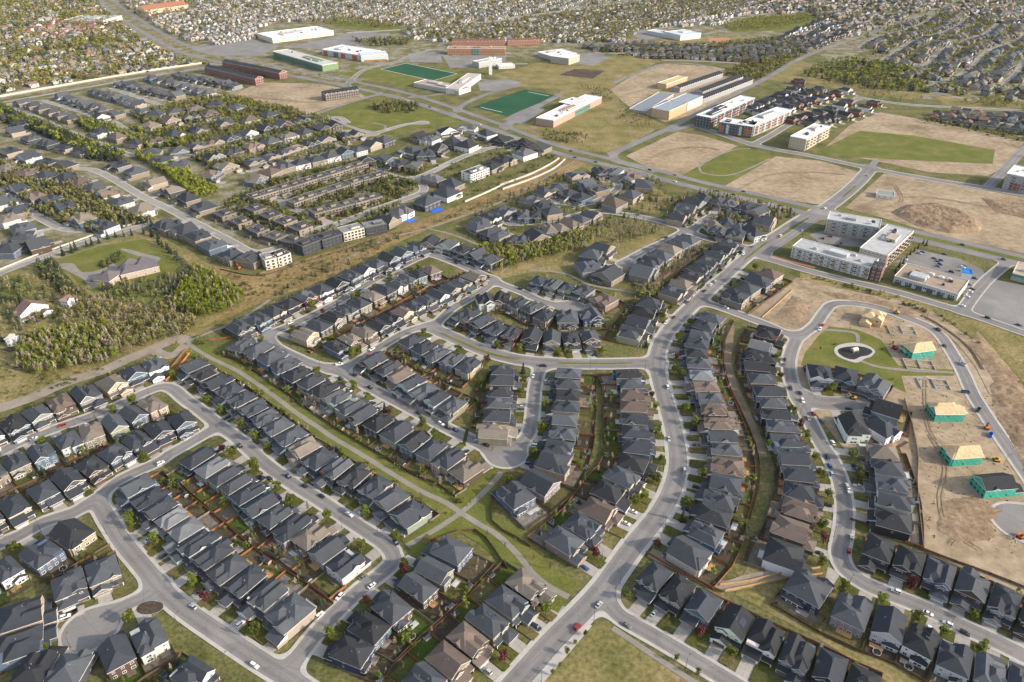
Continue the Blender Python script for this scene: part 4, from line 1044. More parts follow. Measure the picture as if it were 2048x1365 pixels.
ROOFWORD = {'charcoal': 'charcoal roofed', 'slate': 'slate grey roofed', 'black': 'black roofed', 'brown': 'brown roofed', 'taupe': 'tan roofed', 'pale': 'pale grey roofed'}
NEWROWS = {'U', 'V', 'W', 'X', 'Y', 'Z1', 'Z2'}
def build_house(key, k, pos, f, pitch, desc, end):
    r = random.Random(hash_key(key, k))
    new = key in NEWROWS
    rz = math.atan2(f[1], f[0]) + math.pi / 2
    w = max(8.6, min(17.5, pitch - r.uniform(1.5, 2.4)))
    d = r.uniform(14.5, 17.0) + (1.5 if w > 14 else 0)
    S = house_shape(r, w, d, new)
    rk = ROOF_OVER.get((key, k)) or r.choices(['charcoal', 'slate', 'black', 'taupe', 'brown'], [0.55, 0.33, 0.10, 0.005, 0.015] if not new else [0.45, 0.2, 0.35, 0.0, 0.0])[0]
    wk = WALL_OVER.get((key, k)) or r.choice(NEW_W if new else OLD_W)
    if rk in ('brown', 'taupe') and (key, k) not in WALL_OVER: wk = r.choice(['taupe', 'beige', 'brown', 'tan'])
    j = r.uniform(0.85, 1.3)
    rc = tuple(c * j for c in ROOFC[rk]); wc = tuple(c * r.uniform(0.92, 1.08) for c in WALLC[wk])
    root = empty('house', (pos[0], pos[1], 0), rz)
    ref = f'{ORD[k]} from the {end} {desc}'
    tag(root, f'{ROOFWORD[rk]} house, {ref}', 'house', 'two storey houses of the estate streets')
    S['wall'].build('wall', [MAT['siding']], root, wc)
    roof_o = S['roof'].build('roof', [MAT['shingle'], MAT['trim']], root, rc)
    S['groof'].build('garage_roof', [MAT['shingle'], MAT['trim']], root, rc)
    if S['porch'].f: S['porch'].build('porch', [MAT['stone'], MAT['trim'], MAT['shingle']], root, rc)
    if S['deck'].f: S['deck'].build('deck', [MAT['timber'] if r.random() < 0.5 else MAT['painted']], root, r.choice([(0.10, 0.08, 0.07), (0.25, 0.22, 0.2), (0.5, 0.5, 0.5)]))
    for (x, y, z, ww, hh, q) in S['win']:
        put('window', WIN, root, (x, y, z), (0, 0, ROTS[q]), (ww, 1, hh))
    gx, gy, gw = S['gar']
    gc = r.choice([(0.5, 0.5, 0.49), wc, (0.3, 0.28, 0.26), (0.10, 0.06, 0.045), (0.2, 0.2, 0.21), (0.42, 0.42, 0.42)])
    put('garage_door', GDOOR, root, (gx, gy - 0.01, 0.03), None, (min(5.6, gw * 0.8), 1, 2.35), gc)
    ex, ey, ew = S['ent']
    if ew > 1.2: put('front_door', FDOOR, root, (ex, ey - 0.01, 0.36), None, (0.95, 1, 2.05), r.choice([(0.12, 0.03, 0.02), (0.05, 0.05, 0.06), (0.3, 0.2, 0.12), (0.45, 0.45, 0.44)]))
    for v in range(r.choice((1, 2, 2, 3))):
        x = r.uniform(-0.22, 0.22) * w; y = r.uniform(-0.15, 0.3) * d
        put('roof_vent', VENT, roof_o, (x, y, S['top'] - abs(x) * S['slope'] + 0.05 - (0.0 if abs(y) < d * 0.2 else 0.5)))
    if (key, k) in SOLAR:
        a = math.atan(S['slope'])
        put('solar_panel', SOLARM, roof_o, (w * 0.26, 0.5, S['top'] - w * 0.26 * S['slope'] + 0.12), (0, a, 0), (0.62, 0.9, 1))
    HOUSES.append(dict(key=key, k=k, pos=np.array(pos), f=np.array(f), rz=rz, w=w, d=d, gp=S['gp'], gx=gx, gw=gw, pitch=pitch, ref=ref, root=root, new=new))
    return root

def hash_key(key, k):
    h = 17
    for ch in f'{key}/{k}': h = (h * 131 + ord(ch)) % 1000003
    return h
ROWINFO = {}
for key, pts, side, desc, end, yard in ROWS:
    fr = row_frames(pts, side)
    start = len(HOUSES)
    for k, (p, f, gmin, gav) in enumerate(fr):
        build_house(key, k, p, f, gmin, desc, end)
    ROWINFO[key] = dict(hs=HOUSES[start:], yard=yard, desc=desc, end=end)

def loc2w(h, x, y):
    c, s = math.cos(h['rz']), math.sin(h['rz'])
    return (h['pos'][0] + x * c - y * s, h['pos'][1] + x * s + y * c)

# wheel tracks over the bare lots
for px, wd in (([(1700, 430), (1760, 400), (1850, 395), (1950, 410), (2060, 430)], 2.6), ([(1720, 425), (1800, 405), (1790, 370)], 2.2), ([(1480, 378), (1540, 350), (1620, 345), (1690, 350)], 2.0), ([(1290, 322), (1340, 300), (1400, 295), (1440, 300)], 2.0),
               ([(1250, 190), (1290, 180), (1330, 165), (1390, 140)], 4.0), ([(500, 195), (560, 200), (620, 205), (690, 195)], 4.0), ([(1860, 870), (1890, 930), (1880, 1000), (1900, 1060), (1960, 1100)], 1.6), ([(1900, 1090), (1950, 1040), (2000, 1020)], 1.6),
               ([(1850, 760), (1850, 800), (1855, 850), (1870, 880)], 1.4), ([(1700, 600), (1760, 612), (1810, 628)], 1.6), ([(1560, 640), (1600, 600)], 1.6)):
    c = smooth_line(UL(px), 5.0)
    for off in (-1.1, 1.1):
        ln = []
        for k in range(len(c)):
            d = c[min(k + 1, len(c) - 1)] - c[max(k - 1, 0)]; d = d / (np.linalg.norm(d) + 1e-9)
            ln.append(tuple(c[k] + np.array((-d[1], d[0])) * off * wd * 0.6))
        strip('wheel_rut', None, wd * 0.45, 'spoil', zn() , world=ln, step=4)

# ================================================================== DRIVES, YARDS, FENCES
YARDC = [(0.070, 0.085, 0.018), (0.085, 0.092, 0.026), (0.105, 0.100, 0.035), (0.120, 0.105, 0.045), (0.085, 0.070, 0.045), (0.060, 0.048, 0.034), (0.15, 0.125, 0.095), (0.055, 0.085, 0.016), (0.20, 0.18, 0.155), (0.075, 0.06, 0.04)]
def quads_tinted(name, quads, z0, mat='yard'):
    me = bpy.data.meshes.new(name)
    V, F, C = [], [], []
    for q, col in quads:
        i = len(V)
        z = z0 + (len(F) % 7) * 0.0035
        V += [(p[0], p[1], z) for p in q]; F.append(tuple(range(i, i + len(q)))); C += [(col[0], col[1], col[2], 1)] * len(q)
    me.from_pydata(V, [], F)
    a = me.color_attributes.new('tint', 'FLOAT_COLOR', 'CORNER')
    a.data.foreach_set('color', np.array(C, np.float32).ravel())
    me.materials.append(MAT[mat])
    return tag(put(name, me), kind='structure')

for h in HOUSES:
    # the drive runs from the garage to the pavement
    y = -(h['d'] / 2 + h['gp'])
    t = 0.0
    while t < 18:
        p = loc2w(h, h['gx'], y - t)
        if road_d(*p) < 1.5: break
        t += 0.4
    if t >= 18: t = 7.5
    h['drive'] = t
    hw = min(3.2, h['gw'] * 0.44)
    mb = MB()
    L = t / 2
    for (a, b) in ((0.0, L - 0.04), (L + 0.04, t)):
        for (xa, xb) in ((-hw, -0.03), (0.03, hw)):
            q = [loc2w(h, h['gx'] + xx, y - yy) for xx, yy in ((xa, a), (xa, b), (xb, b), (xb, a))]
            mb.ngon_prism(q, -0.12, 0.035, 0)
    tag(mb.build('driveway', [MAT['driveway_concrete']]), kind='structure')
    # front walk
# how deep each yard can be before it meets a path, a lane or the neighbours behind
LINES = []
for px, hwid in [(g, 6.5) for g in GREENWAY] + [(g, 2.5) for g in PATHS] + [([(1252, 535), (1258, 552), (1275, 566), (1296, 574), (1340, 545), (1380, 518), (1412, 495)], 4.5), ([(1462, 650), (1458, 690), (1456, 725), (1468, 770), (1485, 810), (1503, 850), (1520, 890), (1530, 930), (1528, 980), (1512, 1040)], 4.5), ([(0, 817), (67, 794), (135, 765), (202, 743), (253, 720), (303, 699), (354, 678)], 6)]:
    for p in smooth_line(UL(px), 3.0): LINES.append((p[0], p[1], hwid))
LINES = np.array(LINES)
for h in HOUSES:
    b = -h['f']; t = np.array((-b[1], b[0]))
    yd = ROWINFO[h['key']]['yard']
    rel = LINES[:, :2] - h['pos']
    al, la = rel @ b, np.abs(rel @ t)
    m = (la < h['pitch'] * 0.5) & (al > 0)
    if m.any(): yd = min(yd, float((al[m] - LINES[m, 2]).min()) - h['d'] / 2)
    for o in HOUSES:
        if o is h: continue
        rel = o['pos'] - h['pos']
        al, la = float(rel @ b), abs(float(rel @ t))
        if 4 < al < 60 and la < (h['w'] + o['w']) * 0.42:
            back = float(np.dot(o['f'], h['f'])) < -0.3
            gap = al - h['d'] / 2 - (o['d'] / 2 if back else o['d'] / 2 + o['gp'])
            yd = min(yd, gap / 2 - 0.2 if back else gap - 1)
    h['yard'] = yd if yd > 2.2 else 0.0
for key, info in ROWINFO.items():
    quads = []
    r = random.Random(hash_key(key, 991))
    dry = key in ('X', 'W', 'V', 'U', 'Z2')
    for h in info['hs']:
        hw = h['pitch'] / 2 - 0.15
        y1 = h['d'] / 2
        yd = h['yard']
        if yd == 0: yd = 1.5
        col = r.choice(YARDC if not dry else YARDC[3:7] + [(0.25, 0.205, 0.15)])
        k = r.uniform(0.85, 1.15)
        q = [loc2w(h, x, y) for x, y in ((-hw, y1 - 2), (hw, y1 - 2), (hw, y1 + yd), (-hw, y1 + yd))]
        if all(road_d(*p) > 0.3 for p in q): quads.append((q, tuple(c * k for c in col)))
        if r.random() < 0.5:      # patio
            a = r.uniform(-0.6, 0.1) * hw; s = r.uniform(2.5, 4.0)
            q = [loc2w(h, x, y) for x, y in ((a, y1), (a + s, y1), (a + s, y1 + s * 0.8), (a, y1 + s * 0.8))]
            quads.append((q, r.choice([(0.24, 0.22, 0.20), (0.17, 0.13, 0.11), (0.30, 0.28, 0.26)])))
        if r.random() < 0.7:      # planting bed along the rear boundary
            q = [loc2w(h, x, y) for x, y in ((-hw, y1 + yd - 2.2), (hw, y1 + yd - 2.2), (hw, y1 + yd), (-hw, y1 + yd))]
            if all(road_d(*p) > 0.3 for p in q): quads.append((q, r.choice([(0.055, 0.042, 0.03), (0.085, 0.06, 0.042), (0.06, 0.065, 0.025)])))
        # gravel between neighbours
        q = [loc2w(h, x, y) for x, y in ((h['w'] / 2, -h['d'] / 2), (hw, -h['d'] / 2), (hw, y1), (h['w'] / 2, y1))]
        quads.append((q, (0.11, 0.095, 0.08)))
        # front lawn
        fx = -h['w'] / 2 if h['gx'] > 0 else h['gx'] + 3.4
        fe = h['gx'] - 3.4 if h['gx'] > 0 else h['w'] / 2
        yy = -(h['d'] / 2 + 0.5); ye = -(h['d'] / 2 + h['gp'] + h['drive'] - 0.3)
        q = [loc2w(h, x, y) for x, y in ((fx, ye), (fe, ye), (fe, yy), (fx, yy))]
        if all(road_d(*p) > 0.6 for p in q): quads.append((q, r.choice([(0.105, 0.100, 0.028), (0.125, 0.110, 0.035), (0.085, 0.090, 0.022), (0.075, 0.082, 0.020), (0.14, 0.118, 0.045)])))
    quads_tinted('lawn', quads, zn())

def fence_mesh():
    mb = MB()
    n = 14
    for k in range(n):
        x0, x1 = -0.5 + k / n, -0.5 + (k + 1) / n - 0.006
        o = 0.012 if k % 2 else -0.012
        mb.box(x0, x1, o - 0.02, o + 0.02, 0, 0.97 + (0.012 if k % 3 == 0 else 0))
    mb.box(-0.5, 0.5, -0.06, 0.06, 0.955, 1.0)
    return mb.mesh('fence_panel', [MAT['fence_wood']])
FPANEL = fence_mesh()
mb = MB(); mb.box(-0.08, 0.08, -0.08, 0.08, 0, 1.0); mb.box(-0.11, 0.11, -0.11, 0.11, 1.0, 1.04)
FPOST = mb.mesh('post', [MAT['fence_wood']])
CEDAR, WALNUT, GREYW, FRESH = (0.25, 0.110, 0.052), (0.120, 0.070, 0.046), (0.20, 0.165, 0.13), (0.50, 0.32, 0.16)
def fence_run(root, pts, col, r, hgt=1.75, vary=0.2, maxlen=9.0):
    for a, b in zip(pts[:-1], pts[1:]):
        a, b = np.array(a), np.array(b)
        L = float(np.linalg.norm(b - a))
        if L < 0.8: continue
        n = max(1, int(math.ceil(L / maxlen)))
        for k in range(n):
            p, q = a + (b - a) * k / n, a + (b - a) * (k + 1) / n
            m = (p + q) / 2
            if road_d(m[0], m[1]) < 1.9: continue
            j = 1 + r.uniform(-vary, vary)
            put('fence_panel', FPANEL, root, (m[0], m[1], -0.05), (0, 0, math.atan2(b[1] - a[1], b[0] - a[0])), (L / n - 0.1, 1, hgt), tuple(c * j for c in col))
            put('post', FPOST, root, (p[0], p[1], -0.05), None, (1, 1, hgt + 0.05), tuple(c * j * 0.9 for c in col))
for key, info in ROWINFO.items():
    hs = info['hs']
    if len(hs) < 2 or key in ('B6',): continue
    r = random.Random(hash_key(key, 5))
    mainc = {'C': CEDAR, 'D': CEDAR, 'H': CEDAR, 'I': CEDAR, 'J1': CEDAR, 'J2': CEDAR, 'U': WALNUT, 'O': CEDAR, 'K': CEDAR, 'L': CEDAR}.get(key, r.choice([CEDAR, WALNUT, WALNUT]))
    yd = info['yard']
    if not any(h['yard'] > 0 for h in hs): continue
    root = empty('yard_fence', (0, 0, 0))
    tag(root, f'wooden fence around the back yards {info["desc"]}', 'fence', 'back yard fences')
    rear = [loc2w(hs[0], -hs[0]['pitch'] / 2, hs[0]['d'] / 2 + yd)]
    first_right = np.dot(np.array(loc2w(hs[0], 1, 0)) - hs[0]['pos'], hs[1]['pos'] - hs[0]['pos']) > 0
    sg = 1 if first_right else -1
    ends = []
    for k in range(len(hs) + 1):
        if k == 0: A = lambda y: np.array(loc2w(hs[0], -sg * hs[0]['pitch'] / 2, y))
        elif k == len(hs): A = lambda y: np.array(loc2w(hs[-1], sg * hs[-1]['pitch'] / 2, y))
        else: A = lambda y, k=k: (np.array(loc2w(hs[k - 1], sg * hs[k - 1]['pitch'] / 2, y)) + np.array(loc2w(hs[k], -sg * hs[k]['pitch'] / 2, y))) / 2
        y1 = hs[min(k, len(hs) - 1)]['d'] / 2
        near_h = [hs[q]['yard'] for q in (k - 1, k) if 0 <= q < len(hs)]
        yk = min(near_h)
        ends.append((A(y1 - 1.5), A(y1 + yk)) if yk > 0 else None)
    for k, ab in enumerate(ends):
        if ab is None: continue
        a, b = ab
        fence_run(root, [a, b], r.choice([mainc, mainc, mainc, WALNUT, GREYW]), r)
    rc_ = mainc if r.random() < 0.5 else WALNUT
    for e0, e1 in zip(ends[:-1], ends[1:]):
        if e0 is not None and e1 is not None: fence_run(root, [e0[1], e1[1]], rc_, r, maxlen=12)

# site fences and long boundary fences
def long_fence(label, px, col, hgt=1.8, maxlen=9):
    r = random.Random(hash_key(label, 3))
    root = empty('boundary_fence', (0, 0, 0))
    tag(root, label, 'fence', 'boundary fences')
    fence_run(root, [tuple(p) for p in smooth_line(UL(px), 8.0)], col, r, hgt, 0.08, maxlen)
long_fence('fresh timber fence running from the street bend to the gravel lane', [(1440, 1172), (1500, 1164), (1560, 1150), (1640, 1138)], FRESH)
long_fence('fresh timber fence on the lower side of the pale gravel lane', [(1450, 1184), (1510, 1172), (1570, 1160), (1645, 1150)], FRESH)
long_fence('cedar fence between the corner house and the lower right row', [(1292, 1106), (1340, 1135), (1400, 1166), (1445, 1186)], CEDAR)
long_fence('pale timber fence edging the vacant dirt lot at the road corner', [(1524, 636), (1558, 606), (1586, 580)], FRESH, 1.0)
long_fence('long brown fence closing the row under the dirt lot', [(1700, 1040), (1760, 1062), (1840, 1098), (1910, 1125), (1980, 1150), (2060, 1182)], WALNUT)
long_fence('tall pale fence between the building site and park street houses', [(1808, 800), (1826, 860), (1836, 920), (1834, 960), (1838, 1020), (1846, 1096)], (0.34, 0.29, 0.24))
long_fence('orange cedar fence along the greenway at the gravel track end', [(322, 762), (345, 735), (368, 706), (378, 700)], CEDAR)
long_fence('second orange cedar fence beside the end house of the woods row', [(332, 764), (356, 738), (380, 708)], (0.42, 0.17, 0.05))
long_fence('cedar fence closing the upper end of the greenway row', [(420, 682), (470, 676), (520, 668)], CEDAR)
long_fence('brown fence along the gravel lane of the upper row', [(1262, 570), (1290, 576), (1335, 548), (1378, 520), (1408, 497)], WALNUT)
long_fence('dark fence along the left side of the middle gravel lane', [(1470, 640), (1448, 690), (1447, 725), (1458, 772), (1476, 812), (1494, 850), (1510, 890), (1519, 930), (1518, 980), (1500, 1040)], WALNUT)
long_fence('low white retaining wall along the upper road of the left quarter', [(0, 541), (67, 514), (135, 490), (202, 467), (300, 440)], (0.5, 0.46, 0.4), 1.6, 12)
long_fence('dark chain fence along the brown grass strip', [(440, 540), (520, 552), (610, 525), (700, 497), (770, 472)], (0.09, 0.075, 0.06), 1.2, 12)
long_fence('tall cream sound wall along the straight upper left road', [(-20, 198), (0, 195), (135, 171), (270, 148), (404, 128)], (0.55, 0.47, 0.36), 3.0, 14)
long_fence('brown fence along the right side of the greenway crossing', [(985, 985), (985, 1045), (1030, 1075), (1060, 1095)], WALNUT)
long_fence('cedar fence along the greenway below the crossing', [(862, 1085), (950, 1062), (1005, 1125), (1015, 1140)], WALNUT)

# ================================================================== TREES
def leafquad(mb, p, s, r, flat=0.5):
    n = Vector((r.gauss(0, 1), r.gauss(0, 1), r.gauss(0, 1) + flat)).normalized()
    u = n.orthogonal().normalized(); v = n.cross(u)
    a = r.uniform(0, 6.28)
    u, v = u * math.cos(a) + v * math.sin(a), v * math.cos(a) - u * math.sin(a)
    p = Vector(p)
    mb.poly([tuple(p + u * s), tuple(p + v * s * 0.8), tuple(p - u * s), tuple(p - v * s * 0.8)], 0)

def proto_leafy(seed, narrow=1.0, n=460):
    r = random.Random(seed)
    t, c = MB(), MB()
    t.bar((0, 0, -0.02), (0.01, 0, 0.34), 0.022, 6, r2=0.016)
    lobes = []
    for k in range(8):
        a = k * 2.4 + r.uniform(-0.4, 0.4); rad = r.uniform(0.05, 0.2) * narrow; z = r.uniform(0.32, 0.84)
        q = (rad * math.cos(a), rad * math.sin(a), z)
        t.bar((0.01, 0, 0.2 + 0.12 * r.random()), q, 0.010, 4, r2=0.003)
        lobes.append((q, r.uniform(0.10, 0.17)))
    for k in range(n):
        q, s = r.choice(lobes)
        d = Vector((r.gauss(0, 1), r.gauss(0, 1), r.gauss(0, 1))).normalized() * s * r.uniform(0.55, 1.05)
        leafquad(c, (q[0] + d.x * narrow, q[1] + d.y * narrow, q[2] + d.z * 1.15), r.uniform(0.028, 0.058), r)
    return t.mesh('trunk', [MAT['bark']]), c
def proto_bare(seed, n=46):
    r = random.Random(seed)
    t, c = MB(), MB()
    t.bar((0, 0, -0.02), (0.01, 0.01, 0.95), 0.016, 5, r2=0.003)
    for k in range(n):
        z = r.uniform(0.18, 0.9); a = r.uniform(0, 6.28); l = (1.05 - z) * r.uniform(0.12, 0.30)
        e = (l * math.cos(a) * 0.75, l * math.sin(a) * 0.75, z + l * 1.1)
        c.bar((0, 0, z), e, 0.0055, 3, r2=0.002)
        for m in range(3):
            leafquad(c, (e[0] * r.uniform(0.5, 1.1), e[1] * r.uniform(0.5, 1.1), z + (e[2] - z) * r.uniform(0.5, 1.1)), r.uniform(0.016, 0.032), r)
    return t.mesh('trunk', [MAT['bark']]), c
def proto_spruce(seed, n=420):
    r = random.Random(seed)
    t, c = MB(), MB()
    t.bar((0, 0, -0.02), (0, 0, 0.9), 0.018, 5, r2=0.004)
    for k in range(n):
        z = 0.06 + 0.94 * (r.random() ** 1.35); R_ = (1 - z) * 0.215 + 0.006
        a = r.uniform(0, 6.28); q = R_ * math.sqrt(r.uniform(0.25, 1.0)) * (0.85 + 0.25 * math.sin(z * 60))
        p = Vector((q * math.cos(a), q * math.sin(a), z - q * 0.35))
        o = Vector((math.cos(a), math.sin(a), -0.45)).normalized(); w = o.cross(Vector((0, 0, 1))).normalized()
        s = 0.030 + 0.03 * (1 - z)
        c.poly([tuple(p + o * s * 1.4), tuple(p + w * s * 0.7), tuple(p - o * s * 0.7 + Vector((0, 0, 0.012))), tuple(p - w * s * 0.7)], 0)
    return t.mesh('trunk', [MAT['bark']]), c
def proto_shrub(seed, n=150):
    r = random.Random(seed)
    t, c = MB(), MB()
    t.bar((0, 0, -0.02), (0, 0, 0.3), 0.03, 5)
    for k in range(n):
        d = Vector((r.gauss(0, 1), r.gauss(0, 1), abs(r.gauss(0, 1)) * 0.9)).normalized() * r.uniform(0.55, 1.0)
        leafquad(c, (d.x * 0.55, d.y * 0.55, 0.15 + d.z * 0.8), r.uniform(0.06, 0.12), r)
    return t.mesh('trunk', [MAT['bark']]), c
PROTO, RAW = {}, {}
for kind, fn, mat in (('leafy', proto_leafy, 'leaf_green'), ('bare', proto_bare, 'leaf_bud'), ('spruce', proto_spruce, 'leaf_spruce'), ('shrub', proto_shrub, 'leaf_green'), ('plum', proto_leafy, 'leaf_plum')):
    PROTO[kind] = []
    for k in range(4):
        tm, c = fn(100 + k * 7 + len(kind))
        PROTO[kind].append((tm, c.mesh('crown', [MAT[mat]])))
TREE_COUNT = [0]
USED = set()
def tree(kind, x, y, hgt, label, group, spread=1.0):
    if label in USED: return
    USED.add(label)
    r = random.Random(int(x * 31 + y * 17) & 65535)
    tm, cm = PROTO[kind][r.randrange(4)]
    root = empty({'leafy': 'leafy_tree', 'bare': 'bare_tree', 'spruce': 'spruce_tree', 'shrub': 'shrub', 'plum': 'plum_tree'}[kind], (x, y, 0), r.uniform(0, 6.28))
    root.scale = (hgt * spread, hgt * spread, hgt)
    put('trunk', tm, root); put('crown', cm, root)
    tag(root, label, 'shrub' if kind == 'shrub' else 'tree', group)
    TREE_COUNT[0] += 1

MASS = []          # (kind, x, y, height, tint) of trees that read as a mass
r = random.Random(21)
for h in HOUSES:
    sgn = 1 if h['gx'] < 0 else -1
    if r.random() < 0.72:
        x = sgn * h['w'] * r.uniform(0.3, 0.48); y = -(h['d'] / 2 + h['gp'] + h['drive'] * r.uniform(0.15, 0.6))
        p = loc2w(h, x, y)
        if road_d(*p) > 2.6:
            kind = r.choices(['leafy', 'bare', 'plum', 'spruce'], [0.72, 0.12, 0.10, 0.06])[0]
            word = {'leafy': 'leafy', 'bare': 'bare', 'plum': 'dark red', 'spruce': 'spruce'}[kind]
            if kind == 'plum': lab = f'plum tree before house {h["ref"]}'
            else: lab = f'{word} tree before house {h["ref"]}'
            tree(kind, p[0], p[1], r.uniform(6.8, 9.6), lab, 'front lawn trees', 1.3 if kind == 'leafy' else 1.0)
    yd = max(h['yard'], 2.0)
    nb = r.choice((1, 2, 3, 4, 5)) if not h['new'] else r.choice((0, 0, 0, 1))
    for k in range(nb):
        x = r.uniform(-0.5, 0.5) * h['pitch']; y = h['d'] / 2 + r.uniform(0.45, 0.97) * yd
        p = loc2w(h, x, y)
        if road_d(*p) < 2.5: continue
        kind = r.choices(['bare', 'leafy', 'spruce', 'shrub'], [0.52, 0.2, 0.10, 0.18])[0]
        if k == 0 and TREE_COUNT[0] < 235:
            word = {'leafy': 'leafy', 'bare': 'bare', 'spruce': 'spruce', 'shrub': 'shrubby'}[kind]
            tree(kind if kind != 'shrub' else 'leafy', p[0], p[1], r.uniform(3.5, 8.0) if kind != 'shrub' else 3.0, f'{word} tree behind house {h["ref"]}', 'back yard trees')
        else:
            MASS.append((kind, p[0], p[1], r.uniform(3.5, 8.0) if kind != 'shrub' else r.uniform(0.9, 2.0), None))

# estate conifers and park trees
r = random.Random(5)
ring = smooth_line(UL([(125, 512), (200, 485), (262, 470), (300, 472), (335, 500), (368, 530), (388, 552)]), 7.0)
for k, p in enumerate(ring):
    if k < 20: tree('spruce', p[0] + r.uniform(-2, 2), p[1] + r.uniform(-2, 2), r.uniform(7, 11), f'{ORD[k]} spruce from the left edging the mansion lawn', 'spruces edging the mansion lawn')
    else: MASS.append(('spruce', p[0], p[1], r.uniform(7, 11), None))
for k, (a, b) in enumerate([(1120, 1335), (1134, 1310), (1150, 1290), (1170, 1272), (1352, 1322), (1395, 1350), (1105, 1352)]):
    p = U(a, b); tree('leafy', p[0], p[1], r.uniform(3.8, 5.2), f'{ORD[k]} young tree planted round the lower field', 'field edge trees')
for k, (a, b) in enumerate([(1670, 690), (1640, 700), (1785, 690), (1765, 700), (1700, 660), (1790, 770), (1785, 760)]):
    p = U(a, b); tree(('shrub', 'leafy', 'leafy', 'shrub', 'bare', 'bare', 'shrub')[k], p[0], p[1], (2, 3.2, 3.6, 2, 4, 4, 1.8)[k], f'{ORD[k]} small plant in the playground park', 'park plants')
for k, (a, b) in enumerate([(1060, 1135), (1085, 1120), (1100, 1140), (1108, 1128), (1068, 1120), (1010, 1100), (975, 1075), (905, 1035), (880, 1050), (960, 1000), (940, 1010), (845, 1000), (1030, 1090)]):
    p = U(a, b); tree('bare', p[0], p[1], r.uniform(4, 6.5), f'{ORD[k]} thin bare tree by the greenway crossing', 'greenway trees')
for k, (a, b) in enumerate([(1790, 545), (1798, 535), (1806, 528), (1812, 518), (1820, 510), (1828, 503), (1836, 497), (1846, 488), (1852, 492)]):
    p = U(a, b); tree('spruce', p[0], p[1], r.uniform(5, 8), f'{ORD[k]} conifer in the hedge beside the white apartments', 'hedge conifers')
for k, (a, b) in enumerate([(1540, 410), (1548, 412), (1556, 414), (1564, 416), (1572, 418), (1580, 420)]):
    p = U(a, b + 6); tree('spruce', p[0], p[1], r.uniform(5, 7), f'{ORD[k]} conifer by the arterial road junction', 'junction conifers')
for i in range(len(GREENWAY[0]) - 1):
    for k in range(7):
        t = r.random(); a, b = np.array(U(*GREENWAY[0][i])), np.array(U(*GREENWAY[0][i + 1]))
        q = a + (b - a) * t; n = np.array((-(b - a)[1], (b - a)[0])); n = n / np.linalg.norm(n)
        q = q + n * r.choice((1, -1)) * r.uniform(5, 9)
        MASS.append((r.choice(('bare', 'shrub', 'bare', 'leafy', 'shrub')), q[0], q[1], r.uniform(1.2, 5.0), None))

# ================================================================== VEHICLES
def car_meshes(kind):
    """x forward; body, glass"""
    b, g = MB(), MB()
    L, W, H, hood, cab0, cab1, rf0, rf1 = {'sedan': (4.7, 1.82, 1.45, 0.95, -1.75, 1.05, -1.0, 0.35), 'suv': (4.8, 1.92, 1.75, 1.08, -2.25, 1.0, -1.95, 0.45), 'pickup': (5.6, 1.98, 1.85, 1.12, -0.6, 1.35, -0.45, 0.8), 'van': (5.4, 2.0, 2.05, 1.15, -2.6, 1.75, -2.55, 1.25)}[kind]
    l, w = L / 2, W / 2
    prof = [(-l, 0.42), (-l + 0.1, 0.3), (l - 0.12, 0.3), (l, 0.45), (l - 0.03, 0.72), (l - 0.25, 0.84), (cab1 + 0.15, hood), (cab0, hood), (-l + 0.06, hood - 0.06)]
    i = len(b.v); n = len(prof)
    for yy, sh in ((-w, 0.0), (w, 0.0)):
        for (x, z) in prof: b.v.append((x, yy * (0.94 if z > 0.8 else 1.0) * (0.93 if abs(x) > l - 0.15 else 1), z))
    for k in range(n):
        b.f.append((i + k, i + n + k, i + n + (k + 1) % n, i + (k + 1) % n)); b.m.append(0)
    b.f.append(tuple(i + k for k in range(n))); b.m.append(0)
    b.f.append(tuple(i + n + n - 1 - k for k in range(n))); b.m.append(0)
    wt, wb = w * 0.76, w * 0.92
    B = [(cab0, -wb, hood - 0.01), (cab1, -wb, hood - 0.01), (cab1, wb, hood - 0.01), (cab0, wb, hood - 0.01)]
    T = [(rf0, -wt, H), (rf1, -wt, H), (rf1, wt, H), (rf0, wt, H)]
    for k in range(4):
        g.poly([B[k], B[(k + 1) % 4], T[(k + 1) % 4], T[k]], 0)
    b.poly([(p[0], p[1], p[2] + 0.012) for p in T], 0)
    xm = (rf0 + rf1) / 2
    for yy, s in ((-1, -1), (1, 1)):                       # centre pillar
        b.poly([(xm - 0.07, s * (wb + 0.01), hood), (xm + 0.07, s * (wb + 0.01), hood), (xm + 0.05, s * (wt + 0.012), H), (xm - 0.05, s * (wt + 0.012), H)], 0)
    if kind == 'pickup':
        b.box(-l + 0.06, -0.7, -w * 0.9, -w * 0.8, hood - 0.08, hood + 0.12, 0); b.box(-l + 0.06, -0.7, w * 0.8, w * 0.9, hood - 0.08, hood + 0.12, 0)
        b.box(-l + 0.02, -l + 0.12, -w * 0.9, w * 0.9, hood - 0.08, hood + 0.12, 0)
    wh = MB(); wh.bar((0, -0.11, 0), (0, 0.11, 0), 0.34, 10, 0); wh.bar((0, -0.125, 0), (0, 0.125, 0), 0.2, 8, 1)
    return dict(body=b.mesh('body', [MAT['car_paint']]), glass=g.mesh('car_window', [MAT['car_glass']]), wheel=wh.mesh('wheel', [MAT['tyre'], MAT['light_metal']]), l=l, w=w)
CARS = {k: car_meshes(k) for k in ('sedan', 'suv', 'pickup', 'van')}
mb = MB(); mb.box(-0.04, 0.04, -0.2, 0.2, -0.07, 0.07)
HEADL, TAILL = mb.mesh('headlight', [MAT['lamp_clear']]), None
TAILL = mb.mesh('taillight', [MAT['lamp_red']])
